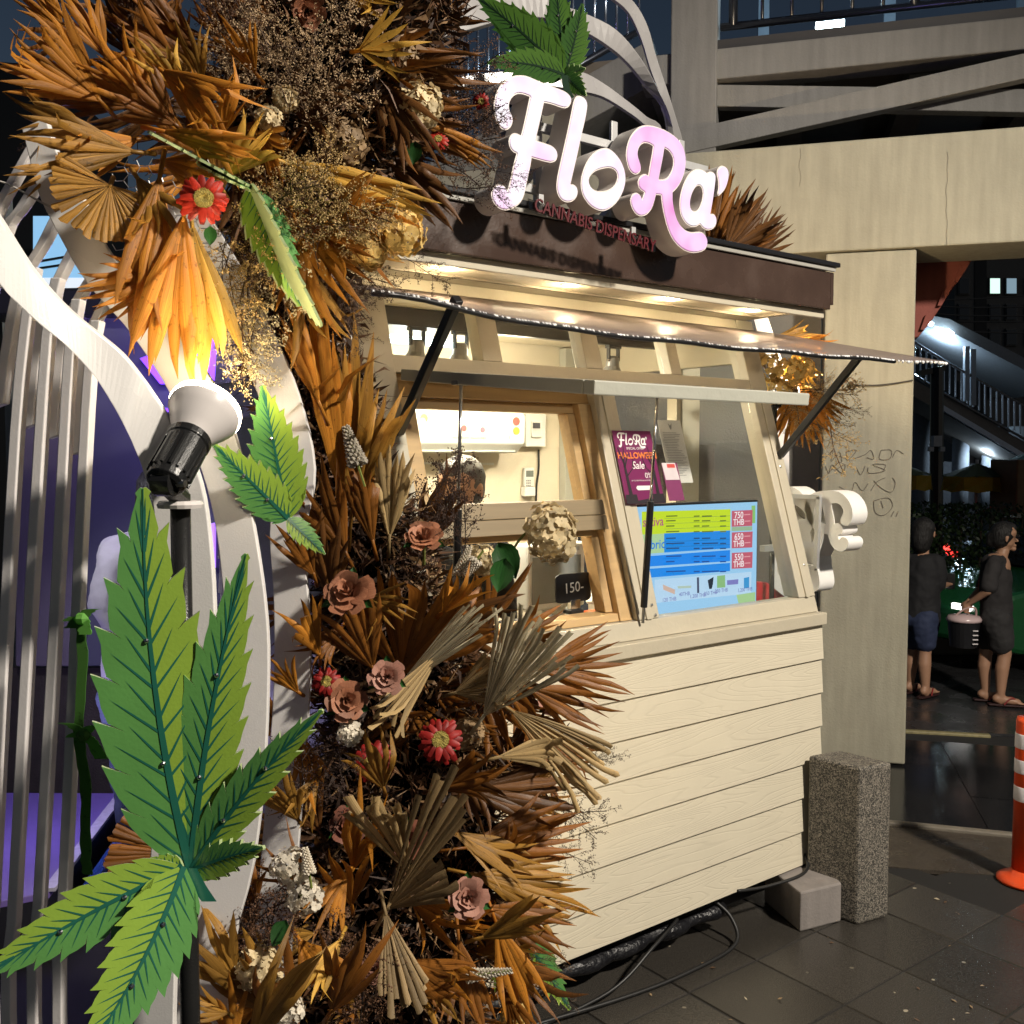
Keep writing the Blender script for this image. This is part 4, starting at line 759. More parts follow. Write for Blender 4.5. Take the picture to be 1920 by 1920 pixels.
# poster, notice and flyer inside the window
def PLN(px, py, off):
    r = ray(px, py); t = (.02+off+SL*(CAM.z-1.33)-CAM.y)/(r.y-SL*r.z); return CAM+r*t
upl = V((0, SL, 1)).normalized()
def sheet(name, tl, br, off, mat, lb, cat):
    a, c = PLN(*tl, off), PLN(*br, off); hx = c.x-a.x; hz = a.z-c.z
    T = thing(name, (a.x+hx/2, c.y, c.z), lb, cat)
    part('paper', mat, T, lambda b: b.hexa([V((x, wy(z)+off+o, z)) for o in (0, .001) for x, z in ((a.x, c.z), (c.x, c.z), (c.x, a.z), (a.x, a.z))]))
    def at(u, v, e=.0015): z = a.z-hz*v; return V((a.x+hx*u, wy(z)+off-e, z))
    return T, at, hx, hz
T, at, hx, hz = sheet('sale_poster', (1147, 807), (1247, 943), -.03, M('plum_poster', (.165, .012, .085), .4, var=.2, vs=6), 'plum halloween sale poster with bare trees in the kiosk window', 'poster')
def ptx(s, u, v, h, col, bold=0, shear=0): put_mesh('print', text_mesh(s, h*hz, .0001, bold=bold, shear=shear), M('ink_'+str(col), col, .5, var=0), T, frame(at(u, v), (1, 0, 0), upl))
Wt = (.78, .74, .74)
for ch, u in (('F', -.0), ('l', 0), ('o', 0), ('R', 0), ('a', 0), ("'", 0)):
    me = LM[ch][1].copy(); sc_ = .7*hx/1.0
    me.transform(Matrix.Diagonal((sc_, sc_, .05, 1)) @ Matrix.Translation((1.39, -3.03, 0))); put_mesh('print_logo', me, M('ink_'+str(Wt), Wt, .5, var=0), T, frame(at(.5, .13, .002), (1, 0, 0), upl))
ptx('SPECIAL OFFER', .5, .245, .05, Wt); ptx('HALLOWEEN', .52, .345, .125, (.75, .2, .03), .0008); ptx('Sale', .48, .48, .15, Wt, .0003, .3); ptx('0%', .7, .62, .11, Wt)
ptx('UP TO 50% FOR ALL FLOWERS', .5, .685, .028, Wt)
part('button', M('ink_'+str(Wt), Wt), T, lambda b: b.poly([at(u, v) for u, v in ((.36, .755), (.68, .755), (.72, .785), (.68, .815), (.36, .815), (.32, .785))], (0, .0004, 0)))
m_ink = M('black_ink', (.012, .006, .01), .5)
def tree(u0, fl):
    def f(b):
        def br(u, v, du, dv, w_):
            e = .0018; b.poly([at(u-w_, v, e), at(u+w_, v, e), at(u+du+w_*.4, v+dv, e), at(u+du-w_*.4, v+dv, e)], (0, .0003, 0))
        br(u0, .92, -.02*fl, -.5, .045); br(u0-.02*fl, .5, .14*fl, -.18, .02); br(u0-.02*fl, .45, -.09*fl, -.22, .018); br(u0, .62, .2*fl, -.12, .02); br(u0+.18*fl, .5, .05*fl, -.12, .012); br(u0+.1*fl, .34, .1*fl, -.02, .01); br(u0-.01*fl, .42, .05*fl, -.2, .012)
        b.poly([at(u0-.14, .87), at(u0+.14, .87), at(u0+.16, .99), at(u0-.16, .99)], (0, .0004, 0))
    return f
part('printed_tree', m_ink, T, tree(.16, 1)); part('printed_tree', m_ink, T, tree(.86, -1))
part('printed_ground', m_ink, T, lambda b: b.poly([at(.01, .93, .002), at(.3, .955, .002), at(.6, .93, .002), at(.99, .95, .002), at(.99, .995, .002), at(.01, .995, .002)], (0, .0004, 0)))
T, at, hx, hz = sheet('notice_paper', (1232, 787), (1300, 905), .22, M('notice_white', (.70, .68, .66), .5), 'white printed licence notice in a clear sleeve in the kiosk window', 'notice')
part('print_lines', M('grey_ink', (.25, .25, .26), .6), T, lambda b: [b.poly([at(u0, v), at(u1, v), at(u1, v+.008), at(u0, v+.008)], (0, .0004, 0)) for u0, u1, v in [(random.uniform(.06, .14), random.uniform(.6, .95), .2+.026*k) for k in range(27)]])
part('crest', M('grey_ink', (.25, .25, .26)), T, lambda b: b.poly([at(.42, .05), at(.5, .09), at(.58, .05), at(.54, .13), at(.5, .16), at(.46, .13)], (0, .0004, 0)))
T, at, hx, hz = sheet('offer_flyer', (1240, 868), (1284, 938), .012, M('flyer_plum', (.2, .04, .12), .4), 'small pink and white flyer beside the plum poster', 'flyer')
part('photo_block', M('flyer_white', (.62, .55, .58), .5), T, lambda b: b.poly([at(.0, .0), at(.85, .0), at(.95, .45), at(.05, .45)], (0, .0004, 0)))
part('red_tag', M('flyer_red', (.55, .07, .06), .5), T, lambda b: b.poly([at(.3, .03, .002), at(.8, .03, .002), at(.8, .13, .002), at(.3, .13, .002)], (0, .0004, 0)))

# glass jars of dried buds along the counter
m_jar = glassy('jar_glass', (.95, .97, .95), .08, .02); m_budg = M('green_buds', (.09, .13, .04), .8, var=.5, vs=60, bump=1, bs=60); m_lid = M('jar_lid', (.03, .03, .03), .35)
for k, (px, lb) in enumerate(((1012, 'with the black lid closest to the monitor'), (1034, 'standing left of the price card'), (978, 'behind the dark green leaves'), (950, 'behind the cream hydrangea stem'))):
    jx = P(px, 1130, Y=.33).x; T = thing('bud_jar', (jx, .33, 1.281), 'glass jar of green buds on the counter %s' % lb, 'jar', 'bud jars')
    part('glass', m_jar, T, lambda b: b.lathe((jx, .33, 1.281), (0, 0, 1), [(.034, 0), (.036, .01), (.036, .095), (.03, .105), (.03, .11)], 18), smooth=True); part('buds', m_budg, T, lambda b: b.lathe((jx, .33, 1.284), (0, 0, 1), [(.031, 0), (.033, .04), (.026, .072), (.01, .078)], 14), smooth=True); part('lid', m_lid, T, lambda b: b.lathe((jx, .33, 1.3912), (0, 0, 1), [(.034, 0), (.034, .014), (.03, .017)], 18))

# ================================================================ WHITE ARCH RIBS
m_rib = M('white_rib_paint', (.76, .74, .72), .32, var=.07, vs=5, rvar=.12, bump=.06, bs=300)
def lerp_list(ks, x):
    if x <= ks[0][0]: return ks[0][1]
    for (a, u), (b, v) in zip(ks, ks[1:]):
        if x <= b: return u+(v-u)*(x-a)/(b-a)
    return ks[-1][1]
def rib(name, Lp, Rp, dep, label, th=.02, foot=True, n=4):
    """bent flat band: left and right edges in pixels, depth along the band"""
    m = len(Lp); ds = [lerp_list(dep, i/(m-1)) for i in range(m)]
    A = [P(x, y, d) for (x, y), d in zip(Lp, ds)]; B = [P(x, y, d) for (x, y), d in zip(Rp, ds)]
    if foot: A.append(V((A[-1].x, A[-1].y, 0))); B.append(V((B[-1].x, B[-1].y, 0)))
    A, B = catmull(A, n), catmull(B, n)
    b = MB(); b.ribbon(A, B, (FH*th)); o = b.build(name, m_rib if foot else M('shaded_rib_white', (.30, .29, .29), .25, var=.1, vs=5, rvar=.1), bevel=.002)  # roof arcs: same white ribs, shade put into a darker colour
    return tag(o, label, 'arch rib', 'white arch ribs')
rib('arch_rib', [(-60, 450), (0, 534), (30, 567), (75, 609), (121, 646), (151, 676), (181, 712), (211, 760), (236, 806), (251, 839), (270, 890), (288, 960), (290, 1100), (290, 1300), (285, 1500), (276, 1700), (250, 1910)],
    [(-60, 320), (0, 413), (30, 461), (60, 505), (100, 552), (140, 590), (180, 622), (225, 660), (258, 700), (285, 738), (318, 790), (368, 880), (392, 1000), (402, 1200), (385, 1450), (352, 1680), (325, 1910)],
    [(0, 1.42), (.5, 1.58), (.75, 1.72), (1, 1.74)], 'broad white arch rib behind the black spotlight')
rib('arch_rib', [(40, 240), (60, 319), (75, 371), (100, 422), (121, 461), (145, 504), (175, 546), (208, 582), (242, 621), (290, 690), (335, 770), (370, 860), (400, 967), (417, 1100), (425, 1250), (400, 1450), (368, 1600), (330, 1910)],
    [(85, 220), (112, 300), (140, 345), (165, 390), (185, 440), (210, 480), (245, 520), (280, 560), (320, 610), (375, 680), (420, 760), (452, 860), (478, 1000), (497, 1130), (503, 1250), (495, 1450), (475, 1620), (425, 1910)],
    [(0, 1.85), (.5, 1.95), (1, 2.0)], 'white arch rib rising between the two green cutout leaves')
rib('arch_rib', [(300, 380), (380, 520), (440, 640), (490, 760), (515, 880), (505, 1000), (513, 1133), (512, 1300), (498, 1500), (470, 1910)],
    [(370, 370), (450, 500), (510, 620), (560, 740), (590, 880), (572, 1017), (580, 1167), (580, 1300), (566, 1500), (540, 1910)],
    [(0, 2.2), (1, 2.3)], 'white arch rib shadowed by the small green leaf')
rib('arch_rib', [(470, 260), (530, 400), (590, 560), (615, 700), (628, 900), (620, 1200), (600, 1910)], [(530, 250), (590, 390), (640, 550), (668, 700), (678, 900), (670, 1200), (650, 1910)], [(0, 2.7), (1, 2.75)], 'white arch rib hidden behind the dried palm fans')
# arcs crossing over the kiosk roof behind the sign
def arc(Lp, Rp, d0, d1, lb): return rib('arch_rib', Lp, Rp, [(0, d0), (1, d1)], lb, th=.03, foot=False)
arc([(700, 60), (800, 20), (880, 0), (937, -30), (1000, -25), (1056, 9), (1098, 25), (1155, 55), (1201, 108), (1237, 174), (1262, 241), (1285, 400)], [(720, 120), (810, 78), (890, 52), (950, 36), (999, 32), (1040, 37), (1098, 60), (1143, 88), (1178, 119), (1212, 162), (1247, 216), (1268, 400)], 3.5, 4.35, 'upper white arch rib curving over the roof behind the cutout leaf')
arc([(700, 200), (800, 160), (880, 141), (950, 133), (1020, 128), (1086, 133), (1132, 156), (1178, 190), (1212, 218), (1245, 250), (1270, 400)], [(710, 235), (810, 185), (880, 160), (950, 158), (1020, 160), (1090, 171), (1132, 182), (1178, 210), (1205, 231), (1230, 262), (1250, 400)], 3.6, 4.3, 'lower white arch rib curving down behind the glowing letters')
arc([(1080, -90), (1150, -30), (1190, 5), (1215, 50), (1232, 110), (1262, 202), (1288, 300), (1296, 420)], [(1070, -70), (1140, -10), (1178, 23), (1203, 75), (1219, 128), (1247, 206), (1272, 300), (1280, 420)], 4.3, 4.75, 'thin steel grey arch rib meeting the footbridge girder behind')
# ribs on the kiosk's right end
b = MB()
L_ = [P(1402, 560, Y=.75), P(1425, 640, Y=.72), P(1446, 720, Y=.7), P(1448, 900, Y=.7), P(1452, 1100, Y=.7)]; R_ = [P(1425, 555, Y=.75), P(1455, 640, Y=.72), P(1478, 730, Y=.7), P(1480, 900, Y=.7), P(1484, 1100, Y=.7)]
for q in (L_, R_): q.append(V((q[-1].x, q[-1].y, 0)))
b.ribbon(catmull(L_, 4), catmull(R_, 4), FH*.03); tag(b.build('arch_rib', m_rib, bevel=.002), 'white arch rib at the right end of the kiosk behind the lit hydrangeas', 'arch rib', 'white arch ribs')

# ---------------------------------------------------------------- railing of slim white bars
m_bar = M('white_bar_paint', (.72, .69, .68), .25, var=.08, vs=6, bump=.06, bs=200)
RL = thing('bar_railing', P(90, 1900, 1.8)*1, 'row of slim white leaning square bars behind the broad arch rib', 'railing'); RL.location.z = 0
for pts in ([(60, 500), (45, 610), (27, 800), (5, 1200), (-20, 1700), (-32, 1910)], [(104, 520), (85, 633), (65, 933), (47, 1236), (20, 1736), (10, 1910)], [(142, 560), (127, 667), (112, 933), (96, 1236), (69, 1700), (58, 1910)], [(178, 600), (164, 700), (151, 933), (137, 1236), (115, 1700), (106, 1910)]):
    q = [P(x, y, 1.68+.06*i/5) for i, (x, y) in enumerate(pts)]; q.append(V((q[-1].x, q[-1].y, 0))); q = catmull(q, 3)
    wv = RT*.0085
    part('bar', m_bar, RL, lambda b: b.ribbon([p-wv for p in q], [p+wv for p in q], FH*.025), bevel=.002)
RU = thing('bar_railing', P(60, 1900, 2.0)*1, 'curved slim white bars sweeping up under the second arch rib', 'railing'); RU.location.z = 0
for pts in ([(-75, 620), (-20, 420), (25, 330), (70, 250)], [(-55, 700), (0, 450), (38, 385), (86, 310)], [(-5, 760), (30, 545), (77, 455), (112, 385)], [(50, 800), (75, 600), (112, 510), (146, 445)], [(95, 820), (115, 630), (143, 560), (180, 500)], [(140, 850), (155, 660), (178, 595), (210, 540)]):
    q = catmull([P(x, y, 2.05) for x, y in pts], 4)
    part('bar', m_bar, RU, lambda b: b.ribbon([p-RT*.011-UPV*.004 for p in q], [p+RT*.011+UPV*.004 for p in q], FH*.03), bevel=.002)
part('post', m_bar, RU, lambda b: b.bar(P(-55, 700, 1.9), V((P(-55, 700, 1.9).x, P(-55, 700, 1.9).y, 0)), .03, .03)); part('tie_wire', M('white_wire', (.5, .48, .45), .5), RU, lambda b: b.tube(catmull([P(0, 340, 1.86), P(25, 350, 1.86), P(75, 378, 1.86), P(110, 395, 1.86)], 4), .002, 5))
# green ribbon bows tied to a bar
m_ribbon = leafy('green_gauze', (.12, .34, .06), (.2, .48, .1), .5, .7)
GR = thing('gauze_ribbon', P(150, 1600, 1.66), 'green gauze ribbon with two bows tied to a slim bar', 'ribbon')
def strip(pts, w0, d):
    q = catmull([P(x, y, d) for x, y in pts], 5); b = MB(); b.ribbon([p-RT*w0*random.uniform(.8, 1.2) for p in q], [p+RT*w0*random.uniform(.8, 1.2) for p in q], FH*.002); return b
strip([(150, 1165), (154, 1240), (148, 1370), (160, 1480), (160, 1600), (165, 1640)], .0085, 1.655).build('tail', m_ribbon, GR)
for cx, cy in ((152, 1160), (157, 1378)):
    for dx, dy in ((-24, 5), (28, -18), (-40, -22) if cy > 1300 else (-18, 18), (34, 45) if cy > 1300 else (8, 30)):
        strip([(cx, cy), (cx+dx*.5, cy+dy*.5-6), (cx+dx, cy+dy)], .011, 1.648).build('bow_loop', m_ribbon, GR)
    part('knot', m_ribbon, GR, lambda b: b.lathe(P(cx, cy, 1.648), RT, [(.002, -.012), (.01, -.005), (.01, .005), (.002, .012)], 8))

# ---------------------------------------------------------------- spotlights
m_blk2 = M('wet_black_plastic', (.012, .012, .012), .25, var=.3, bump=.12, bs=420)
m_bulb = M('white_glass_bulb', (.62, .58, .56), .25, var=.03); m_glow = M('lamp_glow', (1, .95, .85), emit=22, ecol=(1, .86, .62))
def spotlight(name, base, head, axis, ground, energy, label, sc=1.0, col=(1, .74, .42), spread=120):
    """PAR bulb in a ribbed holder on a stake: base = pivot, axis = beam direction"""
    T = thing(name, ground, label, 'spotlight', 'garden spotlights'); ax = V(axis).normalized(); s = sc; o = V(head)
    part('holder', m_blk2, T, lambda b: b.lathe(o, ax, [(.024*s, -.005*s), (.031*s, 0), (.032*s, .012*s), (.034*s, .09*s), (.037*s, .092*s), (.037*s, .105*s), (.03*s, .107*s)], 24), bevel=.0015)
    u = ax.orthogonal().normalized(); w_ = ax.cross(u)
    for k in range(16):
        a = 2*math.pi*k/16; rd = u*math.cos(a)+w_*math.sin(a)
        part('cooling_rib', m_blk2, T, lambda b: b.obox(o+ax*.05*s+rd*.0335*s, ax*.036*s, rd*.0025*s, ax.cross(rd)*.0022*s))
    bl = part('bulb', m_bulb, T, lambda b: b.lathe(o+ax*.104*s, ax, [(.029*s, 0), (.031*s, .006*s), (.040*s, .02*s), (.054*s, .046*s), (.0605*s, .060*s), (.0605*s, .0655*s)], 36, cap=False), smooth=True)
    part('lens_rim', m_glow, bl, lambda b: b.lathe(o+ax*.104*s, ax, [(.0605*s, .066*s), (.0625*s, .069*s), (.061*s, .078*s), (.05*s, .083*s), (.0, .085*s)], 36, cap=False), smooth=True)
    bp = V(base)
    part('pivot', m_blk2, T, lambda b: (b.lathe(o-w_*.016*s, w_, [(.022*s, 0), (.022*s, .032*s)], 16), b.tube([o, (o+bp)/2, bp], .017*s, 10)), bevel=.001)
    part('wing_screw', M('steel', (.4, .4, .4), metal=1), T, lambda b: b.lathe(o-w_*.02*s, -w_, [(.006*s, 0), (.006*s, .014*s)], 10))
    part('stake', m_blk2, T, lambda b: b.tube([bp+V((0, 0, .005)), V(ground)], .0165*s, 12), smooth=True)
    light('spotlight_light', 'SPOT', o+ax*.21*s, energy, col, T, .03, aim=o+ax*3, size=math.radians(spread), blend=.5)
    light('spotlight_spill', 'POINT', o+ax*.205*s, energy*.03, col, T, .03)
    return T
hb = P(310, 905, 1.56); hx_ = P(386, 768, 1.68)
bs_ = P(338, 932, 1.635)
spotlight('spotlight', bs_, hb+V((0, 0, 0)), hx_-hb, (bs_.x, bs_.y, 0), 7, 'black holder spotlight with glowing white bulb in front of the broad rib')
part('collar', m_bulb, [o for o in bpy.data.objects if o.name == 'spotlight'][0], lambda b: b.lathe(bs_-V((0, 0, .012)), (0, 0, 1), [(.036, -.006), (.038, 0), (.034, .006)], 20))
g2 = P(1010, 1990, 2.65)
spotlight('spotlight', (g2.x, g2.y, .10), (g2.x, g2.y, .14), (.35, .25, .9), (g2.x, g2.y, 0), 16, 'small spotlight on the ground under the lowest dried fronds')
g3 = P(1452, 760, Y=.45)
spotlight('spotlight', g3+V((0, 0, -.06)), g3, (.62, -.12, .55), (g3.x, g3.y, 0), 110, 'spotlight on a stake lighting the hydrangeas at the right end', sc=.8)

# ================================================================ PAINTED CUTOUT LEAVES
m_gd = M('leaf_green_paint', (.095, .26, .065), .3, var=.22, vs=7, bump=.05, bs=160); m_gl = M('leaf_lime_paint', (.23, .36, .045), .3, var=.2, vs=7, bump=.05, bs=160)
m_gv = M('leaf_vein_paint', (.015, .11, .075), .3, var=.2); m_edge = M('pale_board_edge', (.36, .44, .22), .5)
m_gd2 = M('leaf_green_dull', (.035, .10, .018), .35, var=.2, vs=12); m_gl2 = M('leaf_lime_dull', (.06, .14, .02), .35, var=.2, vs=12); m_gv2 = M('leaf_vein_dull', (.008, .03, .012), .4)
def leaflet(T, base, tip, wid, teeth, mats, nrm, th=.008, curve=0.0, name='leaflet'):
    """serrated board leaflet: darker and lighter half, painted veins, screw"""
    base, tip = V(base), V(tip); ax = tip-base; L = ax.length; ax.normalize(); nn = (V(nrm)-ax*V(nrm).dot(ax)).normalized(); sd = nn.cross(ax)
    def pt(t, s, e=0): return base+ax*(t*L)+sd*(s*wid+curve*L*4*t*(1-t))+nn*e
    prof = lambda t: (math.sin(math.pi*min(1, t**.72)))**.8*(1-.12*t) if 0 < t < 1 else 0
    g, lt, vn = mats
    for sgn, mt in ((-1, lt), (1, g)):
        edge = [(0, .06)]
        for k in range(teeth):
            t0 = .04+.94*k/teeth; t1 = .04+.94*(k+1)/teeth; tp = min(t1+.035, .99)
            edge.append((t0+.3*(t1-t0), prof(t0+.3*(t1-t0))*.90)); edge.append((t0+.65*(t1-t0), prof(t0+.65*(t1-t0))*1.0)); edge.append((t1, prof(t1)*1.03+.02)); edge.append((min(.99, tp+.012), prof(t1)*1.09+.05)); edge.append((t1+.022, prof(min(t1+.02, .985))*.80)); edge.append((t1+.006, prof(min(t1+.01, .985))*.62))
        edge[-1] = (1, 0)
        b = MB(); ring = [(0, 0)]+[(t, sgn*s_) for t, s_ in edge]+[(t_, 0) for t_ in (.75, .5, .25)]
        b.poly([pt(t, s_, th) for t, s_ in ring], -nn*th, 0)
        b.m = [0]+[1]*(len(b.f)-1)
        o = b.build(name, [mt, m_edge], T)
        if sgn == -1: first = o
        v = MB()
        for k in range(teeth):                               # side veins, two strokes each
            for off, ln in ((0, .86), (.35, .55)):
                t1 = .03+.93*(k+off)/teeth; tp = min(.98, t1+.11); s1 = prof(tp)*ln*sgn
                if s1 == 0: continue
                w1 = .006*(.09/wid)**0*L/.45*.55 if False else (.0009+.0021*L)
                a, c = pt(t1, .01*sgn, th+.0006), pt(tp, s1, th+.0006); dr = (c-a).normalized(); sv = nn.cross(dr)*w1
                v.add([a-sv, a+sv, a.lerp(c, .6)+sv*.6, c, a.lerp(c, .6)-sv*.6], [(0, 1, 2, 3, 4)])
        v.build('painted_vein', vn, o)
    v = MB(); n_ = 10; lw = .0025+.0065*L
    Lp = [pt(t/n_, -lw/wid*(1-t/n_*.9), th+.001) for t in range(n_+1)]; Rp = [pt(t/n_, lw/wid*(1-t/n_*.9), th+.001) for t in range(n_+1)]; v.ribbon(Lp, Rp, nn*.0004); v.build('painted_midrib', vn, T)
    if L > .2:
        for t in (.3, .62): part('screw', m_chr, T, lambda b: b.lathe(pt(t, .06, th), nn, [(.004, 0), (.004, .003), (.0015, .005)], 8))
def cutout(name, ctr, d, leaves, mats, label, stalk=None, nrm=None, th=.008):
    c = P(*ctr, d); T = thing(name, c, label, 'cutout leaf', 'painted cutout leaves'); N = nrm or (CAM-c).normalized()
    for (tx, ty, td, w_, te, cv) in leaves:
        tip = P(tx, ty, td); leaflet(T, c, tip, w_*(tip-c).length, te, mats, N if not isinstance(nrm, list) else nrm, th, cv)
        c = c+N*.0004
    if stalk:
        q = [P(x, y, sd_) for x, y, sd_ in stalk]; q = catmull(q, 4); part('stalk', mats[2], T, lambda b: b.ribbon([p-RT*.012 for p in q], [p+RT*.012 for p in q], N*.012))
    return T
G1 = (m_gd, m_gl, m_gv)
cutout('cutout_leaf', (358, 1632), 1.60, [(268, 915, 1.53, .142, 8, .03), (462, 1038, 1.58, .104, 9, .02), (606, 1330, 1.58, .105, 8, .03), (498, 1588, 1.56, .19, 7, .02)], G1, 'big upright green cutout leaf screwed to the broad rib below the spotlight', stalk=[(355, 1628, 1.585), (372, 1660, 1.58), (392, 1690, 1.575)])
cutout('cutout_leaf', (345, 1625), 1.57, [(-30, 1830, 1.48, .155, 8, -.02), (155, 1985, 1.44, .20, 9, .04), (270, 1790, 1.58, .2, 6, .02), (285, 1610, 1.58, .25, 4, .02)], G1, 'large drooping green cutout leaf below the upright one', nrm=None)
cutout('cutout_leaf', (540, 972), 2.02, [(492, 722, 1.92, .19, 9, .0), (400, 832, 1.88, .19, 9, .0), (546, 838, 2.0, .2, 6, .0), (610, 1040, 2.0, .2, 6, 0), (462, 935, 1.98, .25, 5, 0)], G1, 'small green cutout leaf on the rib right of the glowing bulb')
G2 = (m_gd2, m_gl2, m_gv2)
cutout('cutout_leaf', (1059, 141), 3.55, [(895, -5, 3.45, .19, 10, -.03), (1042, -40, 3.5, .18, 10, .0), (1092, 8, 3.5, .22, 8, -.02), (912, 118, 3.45, .18, 8, -.06), (1100, 180, 3.5, .26, 6, 0), (1098, 128, 3.52, .35, 4, 0)], G2, 'dark green cutout leaf on the roof rib above the glowing letters', stalk=[(1059, 141, 3.53), (1062, 165, 3.53), (1072, 185, 3.53)])
c = P(465, 350, 1.95); nr = (RT*.9+FH*.25+UPV*.35)
T = thing('cutout_leaf', c, 'green cutout leaf seen edge on beside the red daisy', 'cutout leaf', 'painted cutout leaves')
leaflet(T, c, P(600, 610, 1.8), .075, 9, G1, nr, .005, .05); leaflet(T, c, P(278, 250, 1.75), .06, 8, G1, (RT*.2-FH*.45+UPV*.8), .005); leaflet(T, c, P(372, 312, 1.82), .05, 6, G1, (RT*.1-FH*.75+UPV*.6), .005); leaflet(T, c, P(560, 575, 2.0), .06, 9, G1, (RT*.8-FH*.5), .005)
cutout('cutout_leaf', (960, 1720), 2.75, [(1068, 1892, 2.72, .15, 8, .0), (1040, 1800, 2.75, .2, 6, 0), (930, 1860, 2.75, .2, 6, 0)], G1, 'green cutout leaf low against the pale siding under the dried fronds')

# ================================================================ DRIED FLORAL ARCH
LF = {
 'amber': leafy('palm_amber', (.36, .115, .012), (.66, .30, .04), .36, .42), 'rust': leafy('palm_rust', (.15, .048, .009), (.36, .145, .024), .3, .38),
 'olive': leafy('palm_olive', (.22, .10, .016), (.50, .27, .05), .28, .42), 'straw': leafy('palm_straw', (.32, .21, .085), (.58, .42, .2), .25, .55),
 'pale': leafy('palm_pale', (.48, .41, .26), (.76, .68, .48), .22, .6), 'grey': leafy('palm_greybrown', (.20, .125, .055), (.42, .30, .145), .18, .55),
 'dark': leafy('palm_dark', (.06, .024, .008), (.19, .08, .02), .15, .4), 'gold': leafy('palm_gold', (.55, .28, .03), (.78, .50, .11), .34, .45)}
CNAME = {'amber': 'amber orange', 'rust': 'rust brown', 'olive': 'olive brown', 'straw': 'straw coloured', 'pale': 'pale beige', 'grey': 'grey brown', 'dark': 'dark brown', 'gold': 'golden'}
rnd = random.Random(5)
def uvmesh(name, vs, fs, uvs, mat):
    me = bpy.data.meshes.new(name); me.from_pydata([tuple(v) for v in vs], [], fs); ul = me.uv_layers.new(name='UVMap')
    for lp in me.loops: ul.data[lp.index].uv = uvs[lp.vertex_index]
    me.polygons.foreach_set('use_smooth', [True]*len(me.polygons)); me.materials.append(mat); return me
LANDM = [(382, 372, 'the bright red daisy'), (578, 22, 'the top rose'), (787, 200, 'the top cream hydrangea'), (752, 436, 'the golden hydrangeas'), (520, 200, 'the two small cream hydrangeas'), (645, 270, 'the faded brown hydrangea'), (740, 70, 'the broad golden blades'), (207, 347, 'the trimmed round fan'), (822, 262, 'the small red daisy'), (430, 560, 'the glowing bulb'),
    (655, 830, 'the cream flower spike'), (795, 1003, 'the rose facing up'), (652, 1108, 'the largest rose'), (726, 1268, 'the round pink rose'), (640, 1300, 'the small crimson daisy'), (826, 1388, 'the red daisy above the grey fan'), (700, 1428, 'the shaded crimson daisy'), (1034, 1000, 'the leaning cream hydrangea'), (980, 1230, 'the pleated pale fan'), (560, 1650, 'the white hydrangeas'),
    (655, 1545, 'the dark shaded roses'), (880, 1682, 'the pale pink rose'), (770, 1850, 'the hanging grey fan'), (485, 1815, 'the cream hydrangea behind long blades'), (540, 1895, 'the lowest white hydrangea'), (965, 1905, 'the orange lit hydrangea'), (1050, 1550, 'the lower siding boards'), (1110, 1410, 'the folding straw curtain'), (960, 270, 'the glowing letter F'), (700, 510, 'the kiosk soffit'), (560, 1420, 'the right cutout leaflet'), (1520, 760, 'the right awning strut'), (200, 120, 'the railing fans')]
def near(x, y): return min(LANDM, key=lambda q: (q[0]-x)**2+(q[1]-y)**2)[2]
def way(dx, dy): return ('upright', 'hanging', 'sideways')[0 if -dy > abs(dx) else (1 if dy > abs(dx) else 2)]
